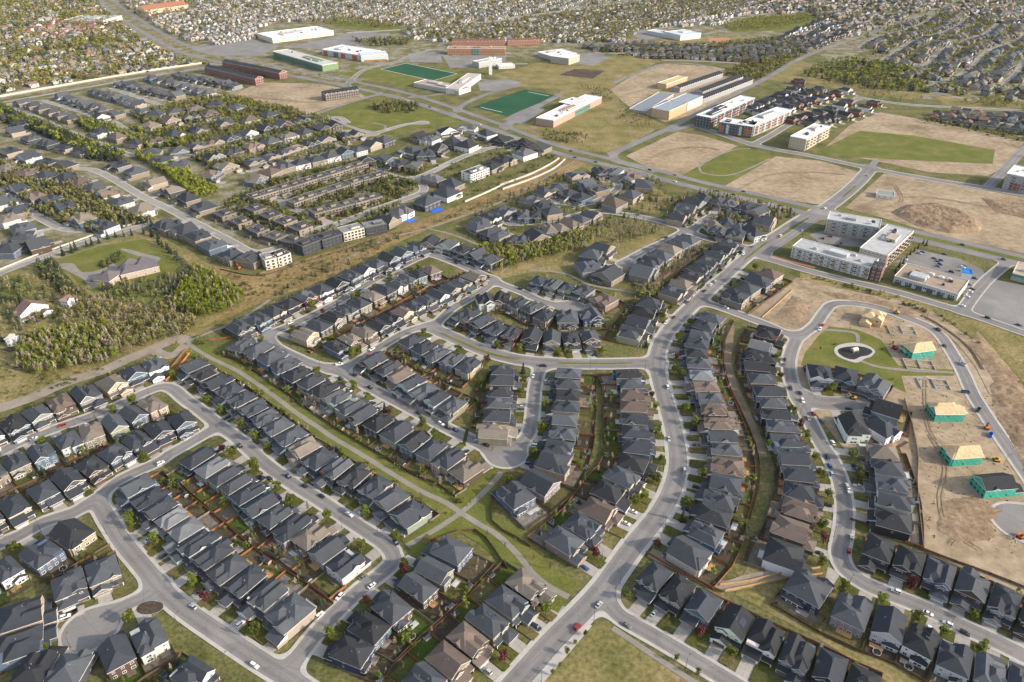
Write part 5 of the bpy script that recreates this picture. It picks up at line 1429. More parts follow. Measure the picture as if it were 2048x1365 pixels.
CARC = {'white': (0.72, 0.72, 0.70), 'black': (0.012, 0.012, 0.014), 'silver': (0.42, 0.43, 0.44), 'grey': (0.13, 0.135, 0.14), 'blue': (0.02, 0.07, 0.22), 'red': (0.30, 0.015, 0.012), 'navy': (0.012, 0.02, 0.05), 'tan': (0.30, 0.24, 0.16), 'sky': (0.25, 0.36, 0.45), 'yellow': (0.6, 0.38, 0.02)}
def car(kind, col, x, y, rz, label, group, z=0.0, parts=True):
    if label in USED: return
    USED.add(label)
    C = CARS[kind]
    root = empty({'sedan': 'parked_car', 'suv': 'parked_car', 'pickup': 'pickup_truck', 'van': 'van'}[kind], (x, y, z), rz)
    put('body', C['body'], root, color=CARC[col]); put('car_window', C['glass'], root)
    if parts:
        for sx in (-1, 1):
            for sy in (-1, 1):
                put('wheel', C['wheel'], root, (sx * C['l'] * 0.6, sy * (C['w'] - 0.1), 0.34))
                if sx > 0: put('headlight', HEADL, root, (C['l'] - 0.05, sy * C['w'] * 0.72, 0.68))
                else: put('taillight', TAILL, root, (-C['l'] + 0.03, sy * C['w'] * 0.76, 0.75))
    tag(root, label, {'pickup': 'pickup', 'van': 'van'}.get(kind, 'car'), group)
STREETCARS = [(125, 853, 'red'), (540, 958, 'black'), (577, 955, 'navy'), (792, 1087, 'navy'), (727, 1156, 'grey'), (744, 1173, 'white'), (680, 1195, 'white'), (640, 1232, 'white'), (620, 705, 'red'), (679, 730, 'white'),
    (682, 759, 'navy'), (741, 777, 'black'), (699, 782, 'white'), (838, 828, 'black'), (882, 849, 'white'), (896, 857, 'black'), (911, 862, 'navy'), (955, 884, 'silver'), (973, 892, 'black'), (744, 700, 'white'), (618, 625, 'black'), (690, 592, 'silver'),
    (706, 581, 'white'), (898, 617, 'blue'), (913, 527, 'black'), (977, 555, 'black'), (989, 697, 'navy'), (1041, 579, 'black'), (1190, 712, 'navy'), (1332, 647, 'white'), (1376, 607, 'grey'), (1409, 583, 'black'), (1421, 571, 'white'),
    (1430, 564, 'silver'), (1455, 576, 'blue'), (1475, 563, 'navy'), (1452, 617, 'white'), (1332, 476, 'navy'), (1640, 660, 'white'), (1645, 652, 'red'), (1567, 731, 'grey'), (1581, 778, 'navy'), (1605, 803, 'white'), (1616, 838, 'tan'),
    (1627, 829, 'red'), (1643, 843, 'grey'), (1665, 887, 'white'), (1655, 916, 'navy'), (1659, 933, 'blue'), (1663, 949, 'sky'), (1697, 983, 'white'), (1702, 1077, 'silver'), (1698, 1103, 'red'), (1895, 1250, 'white'), (1929, 1268, 'black'), (490, 864, 'black'), (374, 878, 'silver')]
r = random.Random(77)
def near_house(x, y):
    return sorted(HOUSES, key=lambda h: (h['pos'][0] - x) ** 2 + (h['pos'][1] - y) ** 2)
KINDW = {'sedan': 'car', 'suv': 'car', 'pickup': 'pickup', 'van': 'van'}
for a, b, col in STREETCARS:
    x, y = U(a, b)
    kind = 'pickup' if (a, b) in ((679, 730), (744, 700), (1697, 983)) else r.choice(('sedan', 'suv', 'suv'))
    rz = road_dir(x, y) + r.choice((0, math.pi)) + r.uniform(-0.03, 0.03)
    for h in near_house(x, y)[:4]:
        lab = f'{col} kerbside {KINDW[kind]}, house {h["ref"]}'
        if lab not in USED: break
    car(kind, col, x, y, rz, lab, 'vehicles standing in the streets')
for h in HOUSES:
    if h['drive'] < 5.2 or r.random() > 0.4: continue
    for side in ((-1, 1) if r.random() < 0.25 else (r.choice((-1, 1)),)):
        p = loc2w(h, h['gx'] + side * 1.3, -(h['d'] / 2 + h['gp'] + 3.0))
        col = r.choices(['white', 'black', 'silver', 'grey', 'blue', 'red', 'navy'], [4, 5, 3, 3, 1, 1, 2])[0]
        kind = r.choices(['sedan', 'suv', 'pickup', 'van'], [4, 6, 2, 0.4])[0]
        car(kind, col, p[0], p[1], h['rz'] + math.pi / 2 * r.choice((1, -1)), f'{col} driveway {KINDW[kind]}, house {h["ref"]}', 'vehicles standing on driveways', 0.035)
# further cars along the kerbs
for name, px, hw, sw in ROADS:
    if name not in ('street', 'main_road') or len(px) < 4: continue
    c = smooth_line(UL(px), 7.0)
    for k in range(2, len(c) - 2):
        if c[k][1] > 760 or r.random() > 0.085: continue
        d = c[k + 1] - c[k - 1]; d = d / np.linalg.norm(d); sd = r.choice((-1, 1))
        q = c[k] + np.array((-d[1], d[0])) * sd * (hw - 1.15)
        if road_d(q[0], q[1]) > -0.6: continue
        col = r.choices(['white', 'black', 'silver', 'grey', 'blue', 'red', 'navy'], [4, 5, 3, 3, 1, 1, 2])[0]; kind = r.choices(['sedan', 'suv', 'pickup'], [4, 6, 2])[0]
        for h in near_house(q[0], q[1])[:3]:
            lab = f'{col} kerbside {KINDW[kind]}, house {h["ref"]}'
            if lab not in USED: break
        car(kind, col, q[0], q[1], math.atan2(d[1], d[0]) + (0 if sd < 0 else math.pi), lab, 'vehicles standing in the streets')
# garden sheds and trampolines
sw_, sr_, sd_ = MB(), MB(), MB()
sw_.box(-1.5, 1.5, -1.2, 1.2, 0, 2.0, bottom=False); roof_part(sr_, sw_, -1.5, 1.5, -1.2, 1.2, 2.0, 0.5, 'x', False, False, ov=0.2, fas=0.12); sd_.box(-0.5, 0.5, -1.26, -1.2, 0.05, 1.8)
SHED = (sw_.mesh('wall', [MAT['siding']]), sr_.mesh('roof', [MAT['shingle'], MAT['trim']]), sd_.mesh('door', [MAT['painted']]))
fr_, mt_ = MB(), MB()
for k in range(12):
    a, b = k * math.pi / 6, (k + 1) * math.pi / 6
    fr_.bar((1.9 * math.cos(a), 1.9 * math.sin(a), 0.85), (1.9 * math.cos(b), 1.9 * math.sin(b), 0.85), 0.09, 4)
    if k % 2 == 0: fr_.bar((1.9 * math.cos(a), 1.9 * math.sin(a), -0.05), (1.9 * math.cos(a), 1.9 * math.sin(a), 2.4), 0.05, 4)
mt_.poly([(1.85 * math.cos(k * math.pi / 8), 1.85 * math.sin(k * math.pi / 8), 0.87) for k in range(16)])
TRAMP = (fr_.mesh('frame', [MAT['light_metal']]), mt_.mesh('jumping_mat', [MAT['tyre']]))
rs = random.Random(31)
for h in HOUSES:
    if h['yard'] < 5.5: continue
    q = rs.random()
    if q < 0.30:
        x, y = rs.choice((-1, 1)) * (h['pitch'] / 2 - 2.3), h['d'] / 2 + h['yard'] - 2.0
        p = loc2w(h, x, y)
        root = tag(empty('garden_shed', (p[0], p[1], 0), h['rz'] + rs.choice((0, math.pi))), f'garden shed behind house {h["ref"]}', 'shed', 'garden sheds')
        put('wall', SHED[0], root, color=rs.choice([(0.5, 0.5, 0.48), (0.2, 0.17, 0.14), (0.3, 0.2, 0.12), (0.12, 0.13, 0.15)])); put('roof', SHED[1], root, color=ROOFC['charcoal']); put('door', SHED[2], root, color=(0.4, 0.4, 0.4))
    elif q < 0.42:
        p = loc2w(h, rs.uniform(-0.2, 0.2) * h['pitch'], h['d'] / 2 + h['yard'] * 0.68)
        root = tag(empty('trampoline', (p[0], p[1], 0), 0), f'round trampoline behind house {h["ref"]}', 'trampoline', 'garden trampolines')
        put('frame', TRAMP[0], root); put('jumping_mat', TRAMP[1], root)
# traffic on the arterial road
tr = [(1142, 303, 'navy'), (1150, 316, 'black'), (1192, 325, 'navy'), (1350, 364, 'white'), (1300, 341, 'navy'), (1350, 351, 'grey'), (1435, 383, 'navy'), (1468, 391, 'navy'), (1487, 384, 'black'), (1560, 412, 'red'), (1770, 455, 'black'), (1925, 491, 'black'), (2007, 520, 'navy'), (1820, 474, 'grey'), (700, 172, 'white'), (640, 150, 'black'), (760, 186, 'silver'), (1650, 418, 'white'), (1735, 352, 'silver'), (860, 215, 'navy'), (960, 250, 'white')]
for k, (a, b, col) in enumerate(tr):
    x, y = U(a, b)
    car(r.choice(('sedan', 'suv')), col, x, y, road_dir(x, y), f'{col} car on the arterial road, {ORD[k % 20] if k < 20 else "last"} of the traffic counted rightwards', 'traffic on the arterial road', parts=False)
lot = [(1810, 520, 'white'), (1838, 508, 'sky'), (1845, 505, 'blue'), (1868, 518, 'black'), (1875, 524, 'navy'), (1882, 522, 'blue'), (1880, 530, 'navy'), (1876, 534, 'grey'), (1888, 509, 'navy'), (1925, 536, 'white'), (1928, 533, 'black'), (1921, 543, 'yellow'), (1903, 545, 'black'), (1949, 558, 'navy'), (1815, 534, 'navy'), (1938, 570, 'grey'), (1944, 579, 'black'), (1940, 585, 'white'), (1934, 594, 'white'), (1925, 613, 'white'), (1975, 637, 'black'), (2037, 651, 'navy'), (1646, 478, 'black'), (1662, 474, 'red'), (1676, 492, 'blue'), (1682, 488, 'navy')]
for k, (a, b, col) in enumerate(lot):
    x, y = U(a, b)
    rz = math.atan2(*(np.array(U(1880, 560)) - np.array(U(1800, 540)))[::-1]) if k < 22 else 1.2
    car(r.choice(('sedan', 'suv')), col, x, y, rz + r.uniform(-0.05, 0.05), f'{col} car standing in the shop car park, {ORD[k] if k < 20 else ORD[k - 20] + " lowest"} in line', 'cars in the shop car park', parts=False)

# ================================================================== STREET LAMPS
pl, ar, hd = MB(), MB(), MB()
pl.bar((0, 0, -0.05), (0, 0, 8.0), 0.11, 6, r2=0.07); pl.bar((0, 0, -0.05), (0, 0, 0.5), 0.2, 6)
ar.bar((0, 0, 7.9), (1.7, 0, 8.4), 0.05, 5)
hd.box(1.5, 2.3, -0.16, 0.16, 8.34, 8.5)
LAMP = (pl.mesh('pole', [MAT['dark_metal']]), ar.mesh('arm', [MAT['dark_metal']]), hd.mesh('lamp_head', [MAT['dark_metal']]))
lamps = [(356, 1253), (83, 1065), (141, 1295), (451, 1333), (507, 943), (610, 970), (684, 1057), (755, 1062), (1083, 1364), (1188, 1241), (1204, 1118), (1371, 1338), (1240, 1169), (1092, 1241), (1330, 1057), (1316, 973), (1695, 1178), (1667, 1074), (1897, 1261), (213, 1068), (540, 700), (697, 770), (1080, 760), (1300, 800), (1378, 880), (1625, 790), (1600, 830), (1700, 960), (1852, 640), (1916, 730), (2008, 930), (640, 745), (830, 835), (985, 900), (1290, 740), (1180, 738), (1440, 555), (1395, 585), (940, 610), (800, 680), (300, 795), (150, 850)]
for k, (a, b) in enumerate(lamps):
    x, y = U(a, b)
    root = empty('street_lamp', (x, y, 0), road_dir(x, y) + math.pi / 2)
    put('pole', LAMP[0], root); put('arm', LAMP[1], root); put('lamp_head', LAMP[2], root)
    h = near_house(x, y)
    lab = next(l for l in (f'street lamp nearest house {q["ref"]}' for q in h) if l not in USED)
    USED.add(lab)
    tag(root, lab, 'street lamp', 'street lamps')

# ================================================================== LARGE BUILDINGS
def block(name, label, cat, fl, fr, depth, H, floors, wallc, roofc=(0.55, 0.55, 0.54), wsp=3.6, at=0.0, pitched=False, panels=(), sides='flr', group=None, wsize=(1.7, 1.45), units=3, base=0.0, wmat='painted', parapet=None):
    a, b = np.array(U(fl[0], fl[1], at)), np.array(U(fr[0], fr[1], at))
    L = float(np.linalg.norm(b - a)); rz = math.atan2(b[1] - a[1], b[0] - a[0])
    D = depth * 1.3
    H = H * 1.08
    r = random.Random(hash_key(label, 1))
    root = empty(name, (a[0], a[1], 0), rz)
    tag(root, label, cat, group)
    mb = MB(); mb.box(0, L, 0, D, 0, H, bottom=False); mb.build('wall', [MAT[wmat]], root, wallc)
    mb = MB()
    if pitched:
        dummy = MB()
        roof_part(mb, dummy, 0, L, 0, D, H, 0.42, 'x', False, False, ov=0.5)
        n = max(2, int(L / 7))
        for k in range(n):
            x = L * (k + 0.5) / n
            roof_part(mb, dummy, x - 1.6, x + 1.6, -0.3, D * 0.35, H + 0.01, 0.7, 'y', False, False, ov=0.2)
        mb.build('roof', [MAT['shingle'], MAT['trim']], root, roofc)
        if dummy.f: dummy.build('gable', [MAT['painted']], root, tuple(min(0.7, c * 1.3) for c in wallc))
    else:
        mb.poly([(0.2, 0.2, H + 0.08), (L - 0.2, 0.2, H + 0.08), (L - 0.2, D - 0.2, H + 0.08), (0.2, D - 0.2, H + 0.08)], 0)
        for q in ((-0.08, L + 0.08, -0.08, 0.3), (-0.08, L + 0.08, D - 0.3, D + 0.08), (-0.08, 0.3, 0.3, D - 0.3), (L - 0.3, L + 0.08, 0.3, D - 0.3)):
            mb.box(q[0], q[1], q[2], q[3], H - 0.02, H + 0.6, 1)
        mb.build('roof', [MAT['membrane'], MAT[parapet or 'trim']], root, roofc)
        for k in range(units):
            m2 = MB(); s = r.uniform(1.2, 2.6)
            m2.box(-s, s, -s * 0.7, s * 0.7, 0, r.uniform(1.0, 1.9)); m2.box(-s * 0.6, s * 0.6, -s * 0.4, s * 0.4, 1.0, 2.1)
            m2.build('roof_unit', [MAT['painted']], root, r.choice([(0.4, 0.4, 0.4), (0.06, 0.06, 0.07), (0.55, 0.55, 0.55)]), loc=(L * r.uniform(0.12, 0.88), D * r.uniform(0.25, 0.75), H + 0.08))
        if L > 40 and units > 2:
            for k in range(2 if L > 60 else 1):
                m2 = MB(); a_ = r.uniform(0.08, 0.6) * L; b_ = r.uniform(0.15, 0.45) * D; ll, dd = L * r.uniform(0.12, 0.26), D * r.uniform(0.25, 0.4); hh = r.uniform(1.6, 3.2)
                m2.box(a_, a_ + ll, b_, b_ + dd, H + 0.05, H + hh, 0, top=1); m2.box(a_ - 0.1, a_ + ll + 0.1, b_ - 0.1, b_ + 0.25, H + hh - 0.2, H + hh + 0.3, 2)
                m2.build('roof_block', [MAT[wmat], MAT['membrane'], MAT['trim']], root, tuple(c * 0.9 for c in wallc))
    if cat == 'apartments' and not pitched:
        n = max(3, int(L / 9))
        for k in range(n):
            for fl_ in range(1, floors):
                m2 = MB(); x = L * (k + 0.78) / n; z = (H / floors) * fl_
                m2.box(-1.5, 1.5, -1.5, -0.03, -0.12, 0.05, 0); m2.box(-1.5, 1.5, -1.5, -1.42, 0.05, 1.05, 1); m2.box(-1.5, -1.42, -1.42, -0.03, 0.05, 1.05, 1); m2.box(1.42, 1.5, -1.42, -0.03, 0.05, 1.05, 1)
                m2.build('balcony', [MAT['trim'], MAT['dark_metal']], root, loc=(x, 0, z))
    for (x0, x1, z0, z1, col) in panels:
        m2 = MB(); m2.box(x0 * L, x1 * L, -0.22, -0.01, z0, z1)
        m2.build('facade_panel', [MAT['painted'] if col != 'glass' else MAT['green_glass']], root, col if col != 'glass' else None)
    fh = (H - base) / floors
    for side in sides:
        ln = L if side == 'f' else D
        n = max(1, min(34, int(ln / wsp)))
        for fl_ in range(floors):
            for k in range(n):
                t = (k + 0.5) / n * ln
                z = base + fh * (fl_ + 0.52)
                if side == 'f':
                    onp = any(x0 * L < t < x1 * L for (x0, x1, z0, z1, c) in panels)
                    p, q = (t, -0.24 if onp else -0.02, z), 0
                elif side == 'l': p, q = (-0.02, t, z), 3
                else: p, q = (L + 0.02, t, z), 1
                put('window', WIN, root, p, (0, 0, ROTS[q]), (wsize[0], 1, min(wsize[1], fh * 0.62)))
    return root, L

WHITE, TANC, BRICK, ORANGE = (0.50, 0.51, 0.52), (0.36, 0.30, 0.23), (0.22, 0.085, 0.06), (0.34, 0.125, 0.045)
cols = [(k / 13 + 0.012, k / 13 + 0.042, 0.2, 10.0, TANC) for k in range(13)]
block('apartment_building', 'low front wing of the white apartments beside the brick crossing', 'apartments', (1580.5, 515), (1735, 559), 17, 10.5, 3, WHITE, (0.36, 0.36, 0.365), 3.3, panels=cols, group='white apartments', units=4)
block('apartment_building', 'long right wing of the white apartments beside the conifer hedge', 'apartments', (1775, 514), (1827, 465), 19, 13.5, 4, (0.42, 0.36, 0.30), (0.40, 0.40, 0.40), 3.3, at=13.5, group='white apartments', units=9, panels=[(k / 9 + 0.02, k / 9 + 0.06, 0.2, 13, BRICK) for k in range(9)])
block('apartment_building', 'back wing of the white apartments facing the arterial junction', 'apartments', (1648, 466), (1752, 484), 17, 13.5, 4, (0.34, 0.35, 0.36), (0.40, 0.40, 0.40), 3.4, group='white apartments', units=5, panels=[(k / 6 + 0.02, k / 6 + 0.09, 0.2, 10, (0.38, 0.30, 0.22)) for k in range(6)])
block('apartment_building', 'brick corner tower at the near end of the white apartments', 'apartments', (1737, 560.5), (1757, 566), 9, 13, 4, (0.14, 0.06, 0.05), (0.07, 0.075, 0.085), 3.2, pitched=True, group='white apartments')
DK = (0.055, 0.065, 0.08)
op = [(k / 6 + 0.03, k / 6 + 0.09, 1.5, 11.5, ORANGE if k % 2 else (0.24, 0.08, 0.045)) for k in range(6)] + [(k / 6 + 0.115, k / 6 + 0.135, 0.3, 14.2, WHITE) for k in range(6)]
block('apartment_building', 'left bar of the orange panelled apartments by the building site', 'apartments', (1419.5, 258.4), (1507, 216.6), 18, 14, 4, DK, (0.62, 0.62, 0.61), 4.0, panels=op, group='orange panelled apartments', units=6)
block('apartment_building', 'front block of the orange panelled apartments along the avenue', 'apartments', (1436, 266.4), (1501.6, 276.7), 20, 14, 4, DK, (0.62, 0.62, 0.61), 4.0, panels=[(0.02, 0.14, 2, 12, ORANGE), (0.22, 0.30, 1, 13, WHITE), (0.62, 0.70, 1, 13, WHITE), (0.78, 0.98, 2, 12, ORANGE)], group='orange panelled apartments', units=4)
block('apartment_building', 'right wing of the orange panelled apartments with a car street', 'apartments', (1506, 273.7), (1580, 241.5), 18, 14, 4, (0.30, 0.31, 0.32), (0.62, 0.62, 0.61), 4.0, panels=op, group='orange panelled apartments', units=5)
block('apartment_building', 'free standing white roofed apartment block right of the car street', 'apartments', (1608.5, 303), (1656.8, 275.2), 17, 14, 4, (0.42, 0.35, 0.26), (0.62, 0.62, 0.61), 4.0, panels=[(0.02, 0.08, 0, 13.5, DK), (0.5, 0.56, 0, 13.5, DK)], units=5)
block('apartment_building', 'white roofed apartment block cut off by the right edge', 'apartments', (2003, 377), (2070, 391), 30, 16, 5, (0.30, 0.31, 0.32), (0.62, 0.62, 0.61), 4.0, panels=[(0.2, 0.5, 0.2, 9, BRICK)], units=5)
block('shop_building', 'flat tan roofed shop row with white vents by the car park', 'shop', (1785, 566), (1912, 603), 26, 6, 1, (0.40, 0.42, 0.43), (0.30, 0.235, 0.18), 7, panels=[(k / 6 + 0.03, k / 6 + 0.13, 0.2, 4.2, (0.08, 0.085, 0.09)) for k in range(6)], units=9, wsize=(3.5, 2.0))
rt, L_ = block('shop_tower', 'blue roofed entrance tower on the tan shop row', 'shop', (1918, 566), (1938, 569), 7, 9, 1, (0.52, 0.53, 0.54), (0.01, 0.20, 0.62), 20, sides='', units=0, parapet='painted')
block('shop_building', 'tan roofed shop with green fascia at the right edge', 'shop', (2020, 560), (2080, 575), 22, 6, 1, (0.30, 0.31, 0.30), (0.40, 0.31, 0.24), 5, panels=[(0, 1, 4.2, 5.6, (0.02, 0.22, 0.08))], units=2)
block('site_office', 'small white sales shed on the large dirt lot', 'shed', (1751, 396), (1787, 401), 12, 3.6, 1, (0.55, 0.55, 0.54), (0.22, 0.24, 0.23), 5, pitched=False, units=0)
block('school_building', 'long brick school with white roof beside the green pitch', 'school', (1106.6, 256), (1203, 207), 22, 9, 2, (0.34, 0.23, 0.18), (0.62, 0.62, 0.61), 4.0, panels=[(0.42, 0.74, 0.5, 8.8, 'glass')], units=6)
block('gym_building', 'white roofed gym hall behind the brick school', 'school', (1117, 206), (1141, 211), 30, 10, 1, (0.09, 0.095, 0.11), (0.62, 0.62, 0.61), 60, at=10, sides='', units=1)
block('school_building', 'white school with red and orange panels left of the far pitch', 'school', (645, 110), (722, 122), 45, 9, 2, (0.45, 0.46, 0.47), (0.60, 0.61, 0.61), 6, panels=[(0.04, 0.14, 0, 8.5, (0.45, 0.08, 0.03)), (0.3, 0.42, 0, 8.5, (0.10, 0.11, 0.13)), (0.5, 0.6, 0, 8.5, (0.45, 0.08, 0.03)), (0.78, 0.9, 0, 8.5, (0.45, 0.08, 0.03))], units=7)
block('gym_building', 'pale gym hall with orange base beside the red panelled school', 'school', (723, 124), (777, 121), 26, 10, 1, (0.42, 0.47, 0.50), (0.50, 0.54, 0.55), 60, panels=[(0.1, 0.95, 0.2, 2.6, ORANGE)], sides='', units=0)
block('station_building', 'long green glass building along the arterial road', 'station', (547, 115), (646, 144), 26, 10, 2, (0.14, 0.20, 0.11), (0.44, 0.44, 0.42), 60, panels=[(0.02, 0.98, 1, 9, 'glass')], sides='', units=9)
block('mall_building', 'wide white roofed mall with pale walls near the playing field', 'mall', (546, 87), (668, 71), 58, 9, 1, (0.50, 0.46, 0.40), (0.60, 0.61, 0.61), 14, units=12, panels=[(0.1, 0.2, 0, 9.5, (0.52, 0.42, 0.32)), (0.5, 0.58, 0, 9.5, (0.52, 0.42, 0.32))])
block('office_building', 'long brown office with blue glazed centre by its car park', 'office', (895, 110), (1010, 111), 18, 11, 2, (0.26, 0.13, 0.06), (0.30, 0.19, 0.11), 4.5, panels=[(0.42, 0.55, 0, 12, 'glass')], units=5)
block('office_building', 'grey office block with slim white tower by the junction lawn', 'office', (958, 137), (1004, 128), 14, 9, 2, (0.30, 0.31, 0.31), (0.36, 0.37, 0.36), 5, units=2)
block('bell_tower', 'slim white tower standing beside the grey office block', 'tower', (978, 150), (984, 150), 4, 27, 1, (0.62, 0.62, 0.61), (0.6, 0.6, 0.6), 60, sides='', units=0)
block('hall_building', 'boxy tan hall with white roof beside the packed car park', 'hall', (1101, 126), (1137, 131), 32, 11, 1, (0.33, 0.30, 0.24), (0.62, 0.62, 0.61), 60, sides='', units=1)
block('hall_building', 'stepped white roofed hall left of the boxy tan hall', 'hall', (1075, 113), (1104, 122), 46, 7, 1, (0.36, 0.34, 0.30), (0.64, 0.64, 0.63), 7, units=6)
block('clinic_building', 'low white roofed building near the slim white tower', 'clinic', (998, 139), (1030, 137), 16, 5, 1, (0.45, 0.45, 0.42), (0.62, 0.62, 0.61), 6, units=1)
block('school_building', 'low pink roofed school below the far green pitch', 'school', (828, 174), (918, 191), 24, 6, 1, (0.40, 0.38, 0.36), (0.36, 0.28, 0.24), 5, units=5)
block('school_building', 'two storey pale wing of the pink roofed school', 'school', (919, 190), (962, 159), 18, 8, 2, (0.45, 0.45, 0.44), (0.42, 0.36, 0.32), 5, units=3)
block('school_building', 'far white school with slanted roof beside the ball field', 'school', (1360, 82), (1401, 77), 40, 10, 2, (0.50, 0.51, 0.52), (0.46, 0.52, 0.56), 8, units=3)
block('school_building', 'long low wing of the far white school', 'school', (1293, 69), (1360, 81), 24, 7, 1, (0.45, 0.46, 0.47), (0.48, 0.50, 0.52), 8, units=4)
for k, (a, b, w1) in enumerate([((1359, 186), (1445, 156), 'nearest the timber frame'), ((1404, 194), (1485, 163), 'in the middle'), ((1404, 209), (1505, 169), 'along the avenue')]):
    block('row_house', f'black roofed white row house terrace {w1} of the building site', 'terrace', a, b, 12, 7, 2, (0.26, 0.26, 0.27), ROOFC['black'], 4, pitched=True, group='black roofed terraces', sides='f')
block('unfinished_block', 'unfinished apartment block with timber walls and grey roof deck', 'building', (1337, 241), (1372, 225), 22, 12, 4, (0.46, 0.32, 0.17), (0.24, 0.29, 0.33), 4, units=0, wmat='painted')
block('unfinished_block', 'unfinished apartment block with white wrapped walls and grey deck', 'building', (1373, 224), (1404, 210), 22, 12, 4, (0.44, 0.44, 0.45), (0.24, 0.29, 0.33), 4, units=0)
block('unfinished_block', 'low concrete podium of the next block on the site', 'building', (1290, 228), (1347, 194), 20, 3.5, 1, (0.30, 0.29, 0.27), (0.20, 0.22, 0.25), 60, sides='', units=0)
block('unfinished_block', 'raw timber frame terrace on the far side of the site', 'building', (1332, 180), (1374, 165), 13, 8, 3, (0.50, 0.34, 0.16), (0.50, 0.40, 0.20), 4, units=0, sides='f')
block('row_house', 'dark roofed brown terrace at the corner of the sandy lot', 'terrace', (652, 203), (719, 193), 13, 10, 3, (0.075, 0.06, 0.055), ROOFC['black'], 4, pitched=True, group='brown terraces')
block('row_house', 'brick terrace with dark roofs nearest the sandy lot', 'terrace', (411, 147), (512, 172), 13, 10, 3, (0.16, 0.055, 0.045), ROOFC['charcoal'], 4, pitched=True, group='brick terraces')
block('row_house', 'brick terrace behind the one nearest the sandy lot', 'terrace', (446, 136), (560, 160), 13, 10, 3, (0.16, 0.055, 0.045), ROOFC['charcoal'], 4, pitched=True, group='brick terraces')
block('row_house', 'far brick terrace row below the white house quarter', 'terrace', (905, 93), (1010, 92), 12, 9, 2, (0.26, 0.12, 0.08), (0.16, 0.08, 0.06), 5, pitched=True, group='far brick terraces', sides='f')
block('row_house', 'second far brick terrace row beside the stepped hall', 'terrace', (1015, 92), (1080, 90), 12, 9, 2, (0.26, 0.12, 0.08), (0.16, 0.08, 0.06), 5, pitched=True, group='far brick terraces', sides='f')
block('mall_building', 'red tile roofed pale complex in the far left town', 'mall', (292, 30), (378, 18), 34, 9, 2, (0.48, 0.36, 0.28), (0.30, 0.125, 0.08), 14, pitched=True)
block('mall_building', 'grey flat roofed store beside the far left terraces', 'mall', (130, 48), (208, 50), 60, 8, 1, (0.40, 0.38, 0.35), (0.34, 0.34, 0.35), 14)

# ------------------------------------------------------------------ mansion, farmhouse, unfinished houses
def special(name, label, cat, px, face_px, w, d, rc, wc, seed, roofmat='shingle', wallmat='siding', style=None, new=False):
    r = random.Random(seed)
    p = np.array(U(px[0], px[1], 7.0)); t = np.array(U(*face_px)); f = (t - p) / np.linalg.norm(t - p)
    rz = math.atan2(f[1], f[0]) + math.pi / 2
    S = house_shape(r, w, d, new, style=style)
    root = tag(empty(name, (p[0], p[1], 0), rz), label, cat)
    S['wall'].build('wall', [MAT[wallmat]], root, wc)
    S['roof'].build('roof', [MAT[roofmat], MAT['trim']], root, rc)
    S['groof'].build('garage_roof', [MAT[roofmat], MAT['trim']], root, rc)
    if S['porch'].f and wallmat == 'siding': S['porch'].build('porch', [MAT['stone'], MAT['trim'], MAT[roofmat]], root, rc)
    for (x, y, z, ww, hh, q) in S['win']:
        if wallmat == 'siding': put('window', WIN, root, (x, y, z), (0, 0, ROTS[q]), (ww, 1, hh))
        else: put('window', OPENING, root, (x, y, z), (0, 0, ROTS[q]), (ww, 1, hh))
    return root, S
mb = MB(); mb.box(-0.5, 0.5, -0.03, 0.03, -0.5, 0.5)
OPENING = mb.mesh('window', [MAT['dark_metal']])
special('mansion', 'grey roofed stone mansion in the middle of the walled estate', 'mansion', (275, 532), (255, 505), 32, 17, (0.11, 0.10, 0.11), (0.36, 0.29, 0.23), 3, style='cross')
special('mansion_wing', 'low grey garage wing left of the stone mansion', 'mansion', (217, 549), (190, 560), 20, 15, (0.11, 0.10, 0.105), (0.34, 0.28, 0.22), 8, style='hip')
special('farmhouse', 'white farmhouse with brown roof in the left woods', 'house', (60, 615), (75, 635), 22, 11, (0.17, 0.11, 0.095), (0.58, 0.58, 0.56), 12, style='gable')
special('farm_shed', 'small white shed among the trees right of the farmhouse', 'shed', (132, 596), (145, 606), 8, 7, (0.17, 0.11, 0.095), (0.58, 0.58, 0.56), 13, style='gable')
special('farm_shed', 'tiny white shed at the left edge of the woods', 'shed', (17, 672), (30, 680), 5, 5, (0.36, 0.35, 0.33), (0.58, 0.58, 0.56), 14, style='gable')
UNF = [((1749, 628), (1738, 655), 'plywood', 'plywood', 'unfinished timber framed house at the top of the site loop'),
       ((1838, 692), (1890, 700), 'plywood', 'wrap_green', 'unfinished house with green wrap beside the playground park'),
       ((1893, 815), (1960, 832), 'plywood', 'wrap_green', 'unfinished house with green wrap beside the burnt looking foundation'),
       ((1926, 900), (1995, 912), 'plywood', 'wrap_green', 'unfinished house with green wrap and yellow machine beside it'),
       ((1990, 962), (2040, 975), 'shingle', 'wrap_green', 'unfinished green wrapped house with black shingled roof')]
for k, (p, t, rm, wm, lab) in enumerate(UNF):
    special('unfinished_house', lab, 'house', p, t, 13 if k else 15, 19 if k else 14, ROOFC['black'], None or (0.03, 0.36, 0.26), 40 + k * 3, rm, wm, ('cross', 'hipgable', 'step', 'hipgable', 'gable')[k], True)
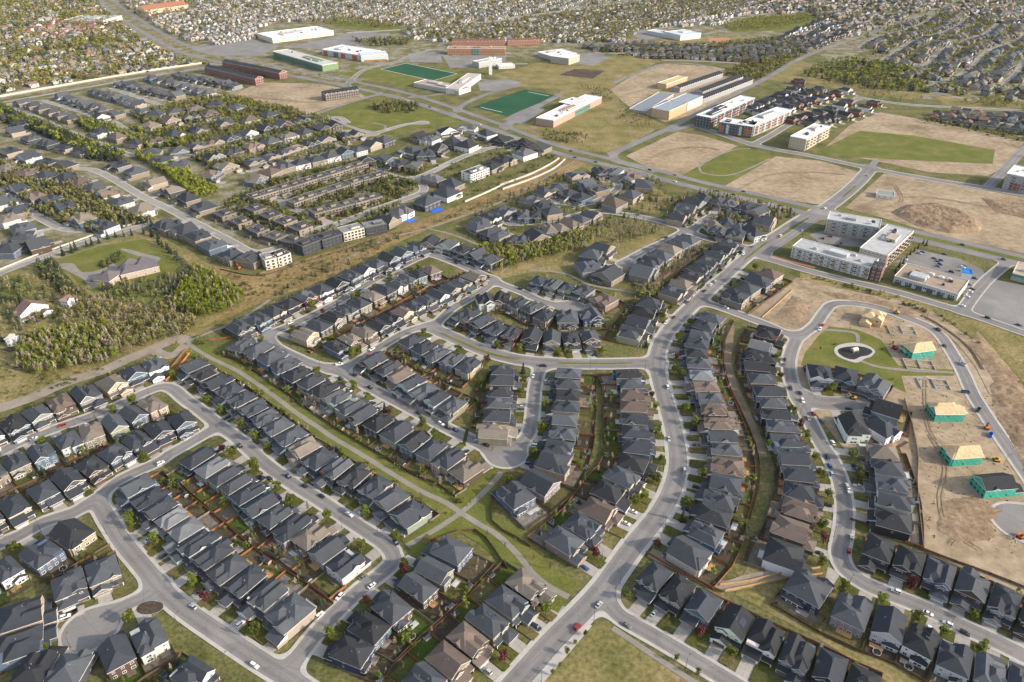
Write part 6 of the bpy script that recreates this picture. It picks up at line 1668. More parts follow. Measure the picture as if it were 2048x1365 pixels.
for k, (a, b, lab, col) in enumerate([(1803, 662, 'cluttered concrete foundation below the framed house', (0.30, 0.28, 0.25)), (1867, 770, 'dark muddy foundation pit above the green wrapped house', (0.20, 0.155, 0.12)), (1838, 731, 'pale concrete foundation between park path and green house', (0.36, 0.33, 0.29))]):
    p = U(a, b); rr = random.Random(k)
    root = tag(empty('foundation', (p[0], p[1], 0), -0.18), lab, 'foundation', 'house foundations on the site')
    mb = MB()
    for q in ((-10, 10, -6.5, -6.2), (-10, 10, 6.2, 6.5), (-10, -9.7, -6.2, 6.2), (9.7, 10, -6.2, 6.2), (-0.15, 0.15, -6.2, 6.2), (0.15, 9.7, -0.15, 0.15)): mb.box(*q, -0.1, 0.9)
    mb.build('wall', [MAT['concrete']], root)
    mb = MB()
    for m in range(26):
        x, y = rr.uniform(-9, 9), rr.uniform(-6, 6); a2 = rr.uniform(0, 3.1); l = rr.uniform(0.6, 2.4)
        mb.bar((x, y, 0.05), (x + l * math.cos(a2), y + l * math.sin(a2), rr.uniform(0.1, 0.9)), 0.12, 4)
    mb.build('timber_offcuts', [MAT['plywood'] if k != 1 else MAT['loam']], root)['kind'] = 'stuff'

def digger(label, px, col, rz, cat='excavator'):
    p = U(*px)
    root = tag(empty('excavator', (p[0], p[1], 0), rz), label, cat, 'machines on the site')
    for s in (-1, 1):
        mb = MB(); mb.prism([(-1.9, 0.25), (-1.6, 0.0), (1.6, 0.0), (1.9, 0.25), (1.9, 0.6), (1.6, 0.85), (-1.6, 0.85), (-1.9, 0.6)], -0.3, 0.3)
        mb.build('track', [MAT['tyre']], root, loc=(s * 1.15, 0, 0))
    mb = MB(); mb.box(-1.3, 1.3, -2.0, 1.2, 0.95, 1.9); mb.box(-0.5, 0.5, -0.5, 0.5, 0.5, 0.95); mb.build('body', [MAT['painted']], root, col)
    mb = MB(); mb.box(-1.25, -0.2, -0.3, 1.3, 1.9, 2.9); mb.build('cab', [MAT['car_glass']], root)
    mb = MB(); mb.bar((0.4, 1.0, 1.7), (0.4, 3.6, 4.0), 0.22, 4); mb.build('boom', [MAT['painted']], root, col)
    mb = MB(); mb.bar((0.4, 3.6, 4.0), (0.4, 5.3, 1.4), 0.17, 4); mb.build('arm', [MAT['painted']], root, col)
    mb = MB(); mb.prism([(4.9, 1.5), (5.6, 1.3), (5.3, 0.5), (4.7, 0.7)], -0.05, 0.85); mb.build('bucket', [MAT['dark_metal']], root)
YEL, ORA = (0.62, 0.36, 0.02), (0.60, 0.13, 0.02)
digger('yellow digger on the upper curve of the site loop road', (1793, 627), YEL, 0.9)
digger('orange digger standing on the site loop road by the kerb', (1974, 858), ORA, -0.5)
digger('yellow digger right of the wrapped house on the building site', (1992, 922), YEL, 1.4)
digger('red digger left of the wrapped house by the playground park', (1789, 698), (0.35, 0.03, 0.03), 0.4)
digger('yellow digger on the small plaza under the park', (1706, 798), YEL, 1.2)
digger('orange digger at the right edge beside the site turning circle', (2040, 1075), ORA, 2.0)
digger('yellow digger on the brown strip behind the villas', (478, 538), ORA, 0.8)
for k, (a, b, col, lab) in enumerate([(1980, 872, (0.01, 0.16, 0.5), 'blue waste container beside the orange digger'), (1926, 730, (0.4, 0.42, 0.44), 'grey trailer parked on the site loop road'), (1930, 786, (0.05, 0.10, 0.18), 'dark trailer parked beside the muddy foundation'), (1956, 822, (0.06, 0.08, 0.08), 'dark skip beside the green wrapped house')]):
    p = U(a, b); root = tag(empty('container', (p[0], p[1], 0), 0.9 + k), lab, 'container', 'containers on the site')
    mb = MB()
    for q in ((-2.5, 2.5, -1.1, -1.0), (-2.5, 2.5, 1.0, 1.1), (-2.5, -2.4, -1, 1), (2.4, 2.5, -1, 1)): mb.box(*q, 0.2, 1.7)
    mb.box(-2.5, 2.5, -1, 1, 0.2, 0.4); mb.build('body', [MAT['painted']], root, col)
    mb = MB()
    for x in (-1.8, 1.8): mb.bar((x, -0.9, 0.15), (x, 0.9, 0.15), 0.17, 6)
    mb.build('roller', [MAT['dark_metal']], root)
# play frame
p = U(1708, 705)
root = tag(empty('play_frame', (p[0], p[1], 0), 0.4), 'play frame with slide on the dark playground floor', 'play frame')
mb = MB()
for x in (-2, 2):
    for y in (-1.5, 1.5): mb.bar((x, y, -0.05), (x, y, 3.2), 0.1, 5)
mb.build('post', [MAT['light_metal']], root)
mb = MB(); mb.box(-2.1, 2.1, -1.6, 1.6, 1.5, 1.65); mb.build('platform', [MAT['timber']], root)
mb = MB(); mb.prism([(-1.9, 3.1), (1.9, 3.1), (0, 4.2)], -2.3, 2.3); mb.build('canopy', [MAT['light_metal']], root)
mb = MB(); mb.poly([(2.1, -0.5, 1.6), (5.0, -0.5, 0.2), (5.0, 0.5, 0.2), (2.1, 0.5, 1.6)]); mb.box(2.1, 2.2, -0.6, -0.5, 1.5, 1.9); mb.build('slide', [MAT['light_metal']], root)

# dirt mounds, real relief
def mound(name, px, hgt, rough, mat='spoil', cell=1.6):
    P = UL(px); xs = [p[0] for p in P]; ys = [p[1] for p in P]
    x0, x1, y0, y1 = min(xs), max(xs), min(ys), max(ys)
    nx, ny = int((x1 - x0) / cell) + 2, int((y1 - y0) / cell) + 2
    g = np.random.default_rng(int(hgt * 100) + nx)
    Z = np.zeros((ny, nx))
    for s, a in ((16, 1.0), (7, 0.6), (3, 0.35)):
        m = g.random((ny // s + 3, nx // s + 3))
        jj, ii = np.mgrid[0:ny, 0:nx] / s
        j0, i0 = jj.astype(int), ii.astype(int); fj, fi = jj - j0, ii - i0
        fj, fi = fj * fj * (3 - 2 * fj), fi * fi * (3 - 2 * fi)
        Z += a * ((m[j0, i0] * (1 - fi) + m[j0, i0 + 1] * fi) * (1 - fj) + (m[j0 + 1, i0] * (1 - fi) + m[j0 + 1, i0 + 1] * fi) * fj)
    Z = (Z - 0.55) * rough
    Z = Z + g.normal(0, 0.20 * rough, Z.shape)
    V = []
    for j in range(ny):
        for i in range(nx):
            x, y = x0 + i * cell, y0 + j * cell
            if inside(P, x, y):
                e = min(math.hypot(x - (a[0] + max(0, min(1, ((x - a[0]) * (b[0] - a[0]) + (y - a[1]) * (b[1] - a[1])) / ((b[0] - a[0]) ** 2 + (b[1] - a[1]) ** 2))) * (b[0] - a[0])), y - (a[1] + max(0, min(1, ((x - a[0]) * (b[0] - a[0]) + (y - a[1]) * (b[1] - a[1])) / ((b[0] - a[0]) ** 2 + (b[1] - a[1]) ** 2))) * (b[1] - a[1]))) for a, b in zip(P, P[1:] + P[:1]))
                t = min(1, e / 9.0)
                V.append((x, y, t * (hgt + max(-hgt * 0.8, Z[j, i])) - 0.05))
            else: V.append((x, y, -0.4))
    F = [(j * nx + i, j * nx + i + 1, (j + 1) * nx + i + 1, (j + 1) * nx + i) for j in range(ny - 1) for i in range(nx - 1) if max(V[j * nx + i][2], V[j * nx + i + 1][2], V[(j + 1) * nx + i + 1][2], V[(j + 1) * nx + i][2]) > -0.3]
    me = bpy.data.meshes.new(name); me.from_pydata(V, [], F); me.materials.append(MAT[mat])
    me.polygons.foreach_set('use_smooth', [True] * len(F))
    tag(put(name, me), kind='structure')
mound('dirt_hill', [(1780, 425), (1810, 410), (1870, 405), (1930, 425), (1968, 448), (1960, 465), (1900, 468), (1830, 452)], 2.6, 2.0)
mound('dirt_hill', [(1975, 770), (2010, 750), (2080, 790), (2120, 900), (2060, 960), (2015, 880), (1990, 830)], 0.7, 1.6)
mound('dirt_hill', [(1640, 585), (1700, 583), (1790, 603), (1850, 630), (1830, 640), (1750, 608), (1680, 600)], 0.5, 1.2)
mound('dirt_hill', [(1955, 660), (1990, 700), (2040, 760), (2000, 780), (1960, 730), (1935, 690)], 0.5, 1.0)
mound('dirt_hill', [(1880, 1000), (1950, 990), (2000, 1020), (1990, 1080), (1920, 1090), (1870, 1060)], 0.35, 0.9)
mound('dirt_hill', [(1550, 630), (1585, 590), (1625, 605), (1600, 650)], 0.3, 0.7)
mound('dirt_hill', [(1960, 395), (2048, 405), (2100, 420), (2060, 440), (1990, 425)], 1.2, 1.4)
for px, c in (([(858, 420), (880, 414), (888, 421), (866, 427)], None), ([(808, 441), (826, 436), (834, 441), (818, 446)], None)):
    me = sheet('blue_court', px, 'line_paint', 0.02); 
    m, nt, b = nodes('court_blue', 0.6); b.inputs['Base Color'].default_value = (0.02, 0.13, 0.55, 1); me.data.materials.clear(); me.data.materials.append(m)
# terraced retaining walls
for k, (lab, px) in enumerate([('upper white retaining wall on the slope below the villas', [(1000, 372), (1060, 350), (1100, 330), (1118, 318)]), ('lower white retaining wall on the slope below the villas', [(1005, 380), (1066, 358), (1108, 338), (1130, 320)]), ('short white retaining wall under the large white villa', [(930, 405), (965, 390), (1000, 374)])]):
    c = smooth_line(UL(px), 8.0)
    mb = MB()
    for a, b in zip(c[:-1], c[1:]):
        d = (b - a) / np.linalg.norm(b - a); n = np.array((-d[1], d[0])) * 0.5
        mb.ngon_prism([tuple(a - n), tuple(b - n), tuple(b + n), tuple(a + n)], -0.1, 2.0, 0)
    o = mb.build('retaining_wall', [MAT['concrete']]); tag(o, lab, 'wall', 'white retaining walls')

# ================================================================== THE TOWN BEYOND
OCC = {}
def occupy(x, y): OCC.setdefault((int(x // 8), int(y // 8)), []).append((x, y))
def free(x, y, d=6.5):
    i, j = int(x // 8), int(y // 8)
    return all((x - a) ** 2 + (y - b) ** 2 > d * d for u in (-1, 0, 1) for v in (-1, 0, 1) for a, b in OCC.get((i + u, j + v), ()))
for h in HOUSES: occupy(*h['pos'])
def far_detailed(pos, f, w, d, r, rc, wc, trimc=(0.5, 0.5, 0.48)):
    rz = math.atan2(f[1], f[0]) + math.pi / 2
    S = house_shape(r, w, d)
    far_add(S['wall'], [wc], pos, rz)
    far_add(S['roof'], [rc, trimc], pos, rz); far_add(S['groof'], [rc, trimc], pos, rz)
    far_add(S['porch'], [(0.24, 0.22, 0.2), trimc, rc], pos, rz)
    mb = MB()
    gx, gy, gw = S['gar']
    mb.poly([(gx - gw * 0.38, gy - 0.03, 0.05), (gx + gw * 0.38, gy - 0.03, 0.05), (gx + gw * 0.38, gy - 0.03, 2.2), (gx - gw * 0.38, gy - 0.03, 2.2)], 2)
    for (x, y, z, ww, hh, q) in S['win']:
        c, s = math.cos(ROTS[q]), math.sin(ROTS[q])
        for k, (e, o) in enumerate(((1.0, 0.03), (0.78, 0.05))):
            P = [(-ww / 2 * e, -o, -hh / 2 * e), (ww / 2 * e, -o, -hh / 2 * e), (ww / 2 * e, -o, hh / 2 * e), (-ww / 2 * e, -o, hh / 2 * e)]
            mb.poly([(x + a * c - b * s, y + a * s + b * c, z + g) for a, b, g in P], k)
    far_add(mb, [trimc, (0.03, 0.035, 0.045), (0.35, 0.33, 0.3)], pos, rz)
    # drive
    mb = MB(); mb.box(gx - 3, gx + 3, gy - 8.0, gy, -0.12, 0.03)
    far_add(mb, [(0.33, 0.31, 0.285)], pos, rz)
    occupy(*pos)
def far_simple(pos, rz, w, d, H, rc, wc, r, hip=False, k=1.0):
    mb, wl = MB(), MB()
    wl.box(-w / 2, w / 2, -d / 2, d / 2, 0, H, bottom=False)
    roof_part(mb, wl, -w / 2, w / 2, -d / 2, d / 2, H, r.uniform(0.4, 0.6), 'y' if d > w else 'x', hip, hip, ov=0.4)
    gw = w * 0.55; gx = r.choice((-1, 1)) * (w - gw) / 2 * 0.9
    wl.box(gx - gw / 2, gx + gw / 2, -d / 2 - 3.5, -d / 2, 0, 2.8, bottom=False)
    roof_part(mb, wl, gx - gw / 2, gx + gw / 2, -d / 2 - 3.5, -d / 2 + (0.1 if H < 4 else 2), 2.8, 0.45, 'y', False, True, ov=0.3)
    far_add(wl, [wc], pos, rz); far_add(mb, [rc, (0.55, 0.55, 0.53)], pos, rz)
    m2 = MB()
    for sy, yy in ((-1, -d / 2 - 0.03), (1, d / 2 + 0.03)):
        for xx in (-w * 0.25, w * 0.25):
            for zz in ((1.5, 4.2) if H > 4 else (1.5,)):
                if sy < 0 and zz < 3 and abs(xx - gx) < gw / 2: continue
                q = [(xx - 0.8, yy, zz - 0.6), (xx + 0.8, yy, zz - 0.6), (xx + 0.8, yy, zz + 0.6), (xx - 0.8, yy, zz + 0.6)]
                m2.poly(q if sy < 0 else q[::-1], 0)
    far_add(m2, [(0.03, 0.035, 0.045)], pos, rz)
    occupy(*pos)

def far_flat(pos, f, w, d, H, r, rc, wc):
    rz = math.atan2(f[1], f[0]) + math.pi / 2
    mb = MB()
    mb.box(-w / 2, w / 2, -d / 2, d / 2, 0, H, 0, top=1, bottom=False)
    for q in ((-w / 2 - 0.2, w / 2 + 0.2, -d / 2 - 0.2, -d / 2 + 0.25), (-w / 2 - 0.2, w / 2 + 0.2, d / 2 - 0.25, d / 2 + 0.2), (-w / 2 - 0.2, -w / 2 + 0.25, -d / 2 + 0.25, d / 2 - 0.25), (w / 2 - 0.25, w / 2 + 0.2, -d / 2 + 0.25, d / 2 - 0.25)):
        mb.box(*q, H - 0.3, H + 0.35, 2)
    x = r.uniform(-0.2, 0.2) * w
    mb.box(x - w * 0.2, x + w * 0.2, -d * 0.1, d * 0.25, H, H + r.uniform(1.2, 2.4), 0, top=1)
    for k in range(3):
        a, b = r.uniform(-0.4, 0.4) * w, r.uniform(-0.4, 0.4) * d
        mb.box(a - 0.5, a + 0.5, b - 0.5, b + 0.5, H, H + 0.8, 2)
    mb.box(-w / 2 + 0.4, w * 0.1, -d / 2 - 4, -d / 2, 0, 3.1, 0, top=1)
    mb.box(w * 0.1, w / 2 - 0.3, d / 2, d / 2 + 2.2, 2.9, 3.2, 2)
    for sy, yy in ((-1, -d / 2 - 0.04), (1, d / 2 + 0.04)):
        z = 1.5
        while z < H:
            n = max(2, int(w / 3.6))
            for k in range(n):
                xx = -w / 2 + w * (k + 0.5) / n
                P = [(xx - 1.25, yy, z - 0.95), (xx + 1.25, yy, z - 0.95), (xx + 1.25, yy, z + 0.95), (xx - 1.25, yy, z + 0.95)]
                mb.poly(P if sy < 0 else P[::-1], 3)
            z += 3.0
    for sx in (-1, 1):
        for z in np.arange(1.5, H, 3.0):
            for b in (-0.25, 0.25):
                P = [(sx * (w / 2 + 0.04), b * d - sx * 1.0, z - 0.7), (sx * (w / 2 + 0.04), b * d + sx * 1.0, z - 0.7), (sx * (w / 2 + 0.04), b * d + sx * 1.0, z + 0.7), (sx * (w / 2 + 0.04), b * d - sx * 1.0, z + 0.7)]
                mb.poly(P, 3)
    far_add(mb, [wc, rc, tuple(0.7 * c + 0.06 for c in wc), (0.03, 0.036, 0.045)], pos, rz)
    occupy(*pos)
VR = random.Random(99)
DARKR = [ROOFC['charcoal'], ROOFC['slate'], ROOFC['charcoal'], ROOFC['slate'], ROOFC['slate'], ROOFC['charcoal'], ROOFC['slate'], ROOFC['brown'], ROOFC['charcoal'], ROOFC['taupe']]
VW = [WALLC[k] for k in ('taupe', 'beige', 'taupe', 'grey', 'charcoal', 'pale', 'brown', 'beige', 'taupe', 'slateblue')]
VROWS = [
    (seq((512, 389), (716, 328), 9), 'R', 4), ([(594, 399), (622, 389), (650, 380), (678, 371), (706, 361), (732, 354), (756, 348)], 'L', 4), (seq((636, 420), (745, 392), 5), 'R', 4),
    ([(510, 415), (540, 428), (570, 440), (600, 452)], 'R', 4), ([(448, 425), (480, 440), (515, 457), (550, 470), (585, 478)], 'R', 4),
    ([(131, 355), (160, 362), (186, 375), (212, 386), (240, 401), (280, 419), (334, 448), (367, 458), (394, 470), (423, 487), (462, 508), (500, 515)], 'L', 1),
    ([(239, 327), (272, 341), (310, 361), (345, 377), (376, 394), (408, 411)], 'R', 1),
    ([(40, 374), (72, 391), (100, 396), (131, 411), (165, 435), (209, 448)], 'R', 1), ([(12, 436), (44, 453), (74, 487)], 'L', 1),
    ([(303, 303), (357, 300), (394, 290), (428, 283), (460, 276), (494, 266), (534, 254), (568, 247), (601, 240)], 'R', 1),
    ([(323, 318), (356, 328), (428, 312), (465, 302), (506, 291), (541, 281), (577, 271), (611, 263), (645, 254), (668, 249)], 'L', 1),
    ([(421, 347), (452, 331), (510, 322), (540, 312), (566, 303), (592, 294), (621, 286), (650, 277), (690, 270), (712, 266)], 'R', 1),
    ([(513, 357), (541, 342), (568, 331), (600, 324), (631, 317), (660, 310), (689, 302), (716, 298), (743, 288), (768, 280)], 'L', 1),
    ([(733, 318), (766, 314), (795, 326), (826, 328)], 'R', 1), ([(820, 300), (850, 307), (872, 296)], 'R', 2),
    ([(837, 271), (860, 277), (901, 284), (932, 290)], 'L', 2), ([(894, 260), (935, 254), (972, 266), (1005, 277), (1047, 285), (1080, 292)], 'R', 2), ([(941, 348), (960, 341)], 'L', 5), ([(982, 331), (1008, 318), (1050, 305)], 'L', 2),
    ([(867, 355), (903, 365)], 'L', 2), ([(854, 402), (896, 384)], 'L', 2), ([(803, 422), (776, 436)], 'R', 2), ([(540, 517), (560, 512), (615, 488), (656, 475), (702, 461), (748, 452)], 'L', 5),
    (seq((45, 203), (140, 235), 6), 'L', 0), (seq((125, 190), (205, 218), 6), 'R', 0), (seq((189, 182), (276, 206), 7), 'L', 0), (seq((243, 165), (354, 189), 8), 'R', 0), (seq((303, 155), (415, 185), 8), 'L', 0), (seq((357, 148), (469, 169), 8), 'R', 0),
    ([(280, 221), (310, 228), (350, 222), (390, 216), (430, 208), (470, 214)], 'L', 1), ([(200, 232), (230, 226), (300, 250), (340, 240), (380, 232), (420, 226)], 'R', 1), ([(200, 262), (235, 272), (270, 284), (310, 280), (350, 268), (400, 258), (450, 245), (500, 238), (540, 228)], 'L', 1),
    ([(30, 260), (60, 275), (95, 285), (130, 292), (165, 300)], 'L', 1), ([(20, 300), (55, 312), (95, 322), (130, 328)], 'R', 1), ([(10, 335), (50, 345), (90, 350)], 'L', 1), ([(10, 232), (45, 245)], 'R', 1), ([(5, 402), (30, 420)], 'L', 1), ([(20, 495), (55, 470)], 'L', 1),
    # north group
    ([(1155, 348), (1202, 341), (1230, 341), (1263, 351), (1288, 368), (1262, 389), (1230, 405)], 'R', 1), ([(1175, 366), (1195, 376)], 'L', 1), ([(1061, 398), (1088, 382), (1118, 374), (1138, 384), (1163, 392)], 'R', 1),
    ([(1088, 410), (1103, 422)], 'L', 1), ([(1182, 427), (1162, 437), (1142, 445), (1121, 453), (1098, 456)], 'R', 1), ([(1074, 471), (1034, 480), (999, 470), (980, 462), (957, 450)], 'R', 1), ([(1007, 419), (980, 432), (960, 440)], 'L', 1), ([(1047, 428), (1070, 428)], 'L', 1),
    ([(1357, 432), (1371, 416), (1388, 405), (1410, 395), (1436, 401), (1462, 405), (1490, 412), (1517, 421)], 'R', 1), ([(1428, 449), (1455, 446), (1480, 452), (1508, 462), (1530, 440)], 'L', 1), ([(1436, 460), (1472, 466)], 'R', 1),
    ([(1202, 494), (1182, 507), (1175, 531), (1216, 546)], 'L', 1), ([(1286, 542), (1303, 523), (1322, 509), (1340, 497), (1358, 487), (1377, 477)], 'L', 1),
    # terraces right of the apartments
    ([(1583, 236), (1600, 232), (1620, 228), (1640, 222), (1660, 216), (1680, 209), (1694, 202)], 'R', 3), ([(1625, 242), (1645, 238), (1665, 233), (1690, 228), (1712, 222), (1730, 213), (1748, 203)], 'R', 3),
    (seq((1500, 214), (1600, 172), 9), 'R', 3), (seq((1520, 222), (1640, 176), 9), 'L', 3), (seq((1560, 218), (1690, 178), 9), 'R', 3), (seq((1570, 196), (1600, 160), 3), 'L', 3),
]
for pts, side, st in VROWS:
    fr = row_frames(pts, side)
    for p, f, gm, ga in fr:
        w = {4: 0, 5: 0, 0: min(18, gm - 0.4), 1: min(23, max(12, gm - 0.8)), 2: min(25, max(13, gm - 0.8)), 3: min(13, gm - 0.2)}[st]
        if st in (4, 5):
            if st == 4: far_flat(p, f, min(19, gm - 0.5), VR.uniform(14, 17), 6.6, VR, VR.choice([(0.06, 0.06, 0.066), (0.085, 0.083, 0.083)]), VR.choice([WALLC['taupe'], (0.16, 0.14, 0.12), (0.24, 0.20, 0.165)]))
            else: far_flat(p, f, min(22, max(14, gm - 1)), VR.uniform(14, 17), 9.6, VR, VR.choice([(0.05, 0.05, 0.056), (0.2, 0.2, 0.2)]), VR.choice([WALLC['white'], (0.5, 0.45, 0.38), WALLC['white'], WALLC['charcoal']]))
            continue
        rc = VR.choice(DARKR); wc = VR.choice(VW)
        if st == 0: rc = VR.choice([(0.050, 0.054, 0.064), (0.068, 0.072, 0.080)])
        if st == 2: rc = VR.choice([ROOFC['black'], ROOFC['charcoal'], (0.1, 0.1, 0.11)]); wc = VR.choice([WALLC['white'], WALLC['charcoal'], WALLC['white'], WALLC['taupe']])
        if st == 3: rc = VR.choice([ROOFC['charcoal'], ROOFC['black']]); wc = VR.choice([(0.2, 0.075, 0.05), WALLC['white'], WALLC['taupe'], WALLC['charcoal']])
        j = VR.uniform(0.85, 1.25)
        far_detailed(p, f, w, VR.uniform(16, 20.5), VR, tuple(c * j for c in rc), wc)

STV, STF = [], []
def fill(px, line, pitch, period, palette, walls, skip=0.08, w=9.5, d=11, hip=0.4, Hs=(5.2, 5.6), seed=1, avoid=()):
    """suburb blocks: double rows of houses along a direction"""
    r = random.Random(seed)
    P = UL(px); AV = [UL(q) for q in avoid]
    a, b = np.array(U(*line[0])), np.array(U(*line[1]))
    u = (b - a) / np.linalg.norm(b - a); v = np.array((-u[1], u[0]))
    us = [np.dot(np.array(p), u) for p in P]; vs_ = [np.dot(np.array(p), v) for p in P]
    y = min(vs_); n = 0; ph0 = r.uniform(0, 6)
    while y < max(vs_):
        prev = None
        for x in np.arange(min(us), max(us), 8.0):
            q = u * x + v * (y + 9 * math.sin(x / 75 + ph0))
            ok = inside(P, q[0], q[1]) and not any(inside(A, q[0], q[1]) for A in AV) and road_d(q[0], q[1]) > 1
            if ok:
                occupy(q[0], q[1])
                if prev is not None:
                    i = len(STV); n_ = v * 4.6
                    STV.extend([(prev[0] - n_[0], prev[1] - n_[1], -0.03), (q[0] - n_[0], q[1] - n_[1], -0.03), (q[0] + n_[0], q[1] + n_[1], -0.03), (prev[0] + n_[0], prev[1] + n_[1], -0.03)])
                    STF.append((i, i + 1, i + 2, i + 3))
            prev = q if ok else None
        for off, sg in ((9 + d / 2 + 4, -1), (period - 9 - d / 2 - 4, 1)):
            x = min(us) + r.uniform(0, pitch)
            ph = r.uniform(0, 6)
            while x < max(us):
                q = u * x + v * (y + off + 9 * math.sin(x / 75 + ph0) + 3 * math.sin(x / 31 + ph) + r.uniform(-2.5, 2.5))
                x += pitch * r.uniform(0.92, 1.1)
                if r.random() < skip or not inside(P, q[0], q[1]) or any(inside(A, q[0], q[1]) for A in AV): continue
                if road_d(q[0], q[1]) < 9 or not free(q[0], q[1], 8): continue
                rz = math.atan2(u[1], u[0]) + (0 if sg < 0 else math.pi) + r.uniform(-0.12, 0.12)
                j = r.uniform(0.8, 1.25)
                far_simple(q, rz, w * r.uniform(0.85, 1.15), d * r.uniform(0.85, 1.15), r.choice(Hs), tuple(c * j for c in r.choice(palette)), r.choice(walls), r, r.random() < hip)
                n += 1
        y += period
    return n
GREYR = [(0.13, 0.13, 0.135), (0.17, 0.165, 0.16), (0.09, 0.095, 0.105), (0.20, 0.18, 0.165), (0.15, 0.12, 0.10)]
LW = [(0.48, 0.47, 0.44), (0.34, 0.31, 0.27), (0.44, 0.43, 0.41), (0.27, 0.22, 0.17), (0.22, 0.215, 0.21), (0.18, 0.15, 0.12), (0.2, 0.22, 0.24)]
MIXR = GREYR + [(0.22, 0.12, 0.085), (0.20, 0.16, 0.13), (0.06, 0.065, 0.075)]
FIELDS = [[(640, 45), (690, 37), (790, 52), (840, 63), (790, 66), (700, 60)], [(45, 108), (150, 88), (225, 74), (245, 82), (160, 98), (60, 118)], [(523, 90), (520, 60), (590, 45), (680, 55), (690, 75), (600, 92)], [(275, 36), (270, 15), (390, 5), (395, 22)], [(120, 52), (118, 25), (215, 25), (215, 54)]]
NF = 0
NF += fill([(-250, 195), (-250, -60), (195, -60), (205, 20), (270, 70), (340, 115), (400, 128), (0, 190)], ((0, 195), (400, 132)), 17.5, 66, MIXR, LW, 0.22, 13, 12, 0.5, (3.2, 5.2), 11, FIELDS)
NF += fill([(230, -60), (250, 15), (310, 55), (390, 88), (470, 70), (560, 45), (640, 42), (700, 35), (850, 60), (1000, 42), (1090, 26), (1300, -8), (1340, -60)], ((300, 60), (700, -20)), 14.5, 64, GREYR, LW, 0.1, 11, 12, 0.35, (5.2, 5.6), 12, FIELDS)
NF += fill([(800, 66), (1000, 48), (1100, 34), (1300, 3), (1500, -30), (1520, 20), (1440, 50), (1290, 60), (1240, 85), (1090, 86), (900, 86), (820, 78)], ((800, 80), (1200, 20)), 14.5, 62, GREYR, LW, 0.08, 11, 12, 0.35, (5.2, 5.6), 13, FIELDS)
NF += fill([(1160, 95), (1250, 88), (1400, 92), (1500, 95), (1640, 70), (1660, 85), (1600, 112), (1500, 128), (1330, 122), (1200, 105)], ((1160, 100), (1500, 112)), 16, 60, [ROOFC['charcoal'], ROOFC['slate'], ROOFC['brown'], (0.09, 0.09, 0.1)], VW, 0.08, 12.5, 13, 0.5, (5.4, 5.8), 14, FIELDS)
NF += fill([(1500, 30), (1440, -60), (2300, -60), (2400, 20), (2048, 60), (1880, 25), (1780, 50), (1690, 80), (1640, 48), (1620, 28)], ((1500, 30), (1800, -10)), 18, 68, MIXR + [ROOFC['charcoal']] * 3, VW, 0.25, 13, 13, 0.5, (5.4, 5.8), 15)
NF += fill([(1700, 95), (1790, 58), (1890, 25), (2048, 20), (2350, 40), (2450, 170), (2048, 165), (1900, 190), (1830, 170), (1760, 120)], ((1700, 95), (1880, 25)), 22, 74, [ROOFC['charcoal'], ROOFC['slate'], (0.10, 0.095, 0.1), ROOFC['brown']], VW, 0.25, 16, 15, 0.6, (5.6, 6.0), 16)
NF += fill([(1840, 232), (1900, 222), (2048, 235), (2300, 270), (2300, 330), (2048, 275), (1900, 250)], ((1840, 235), (2048, 262)), 15, 60, [ROOFC['charcoal'], ROOFC['brown'], (0.16, 0.08, 0.06)], VW, 0.05, 12, 12, 0.6, (5.4, 5.8), 17)
NF += fill([(1560, 80), (1630, 48), (1700, 35), (1730, 60), (1680, 82), (1620, 100)], ((1560, 85), (1700, 40)), 12, 46, [ROOFC['black'], ROOFC['charcoal']], VW + [(0.6, 0.6, 0.58)], 0.05, 9.5, 11, 0.5, (6, 8), 18)
NF += fill([(1920, 110), (1980, 150), (2048, 175), (2100, 205), (1950, 205), (1880, 190), (1820, 165)], ((1850, 150), (2000, 180)), 20, 70, [ROOFC['slate'], ROOFC['charcoal'], (0.12, 0.11, 0.11)], VW, 0.35, 13, 13, 0.6, (5.6, 6.0), 19)
NF += fill([(45, 62), (110, 48), (190, 50), (218, 62), (130, 76), (60, 74)], ((60, 60), (200, 66)), 11, 34, [(0.22, 0.09, 0.075), (0.19, 0.085, 0.07), (0.24, 0.11, 0.085)], [(0.42, 0.30, 0.24), (0.5, 0.42, 0.35)], 0.03, 10, 11, 0.6, (5.2,), 21)
NF += fill([(395, 62), (470, 50), (520, 60), (530, 72), (430, 95)], ((400, 90), (520, 62)), 12.5, 60, GREYR, LW, 0.05, 9, 11, 0.35, (5.2, 5.6), 20, FIELDS)
me = bpy.data.meshes.new('town_street'); me.from_pydata(STV, [], STF); me.materials.append(MAT['pale_asphalt']); tag(put('town_street', me), kind='structure')
me = bpy.data.meshes.new('distant_houses')
me.from_pydata(FAR_V, [], FAR_F)
cnt = np.array([len(f) for f in FAR_F]); cc = np.repeat(np.array([(c[0], c[1], c[2], 1.0) for c in FAR_C], np.float32), cnt, axis=0)
a = me.color_attributes.new('tint', 'FLOAT_COLOR', 'CORNER'); a.data.foreach_set('color', cc.ravel())
me.materials.append(MAT['tinted'])
tag(put('distant_houses', me), 'houses of the villa quarter and the suburbs out to the horizon', 'houses', kind='stuff')

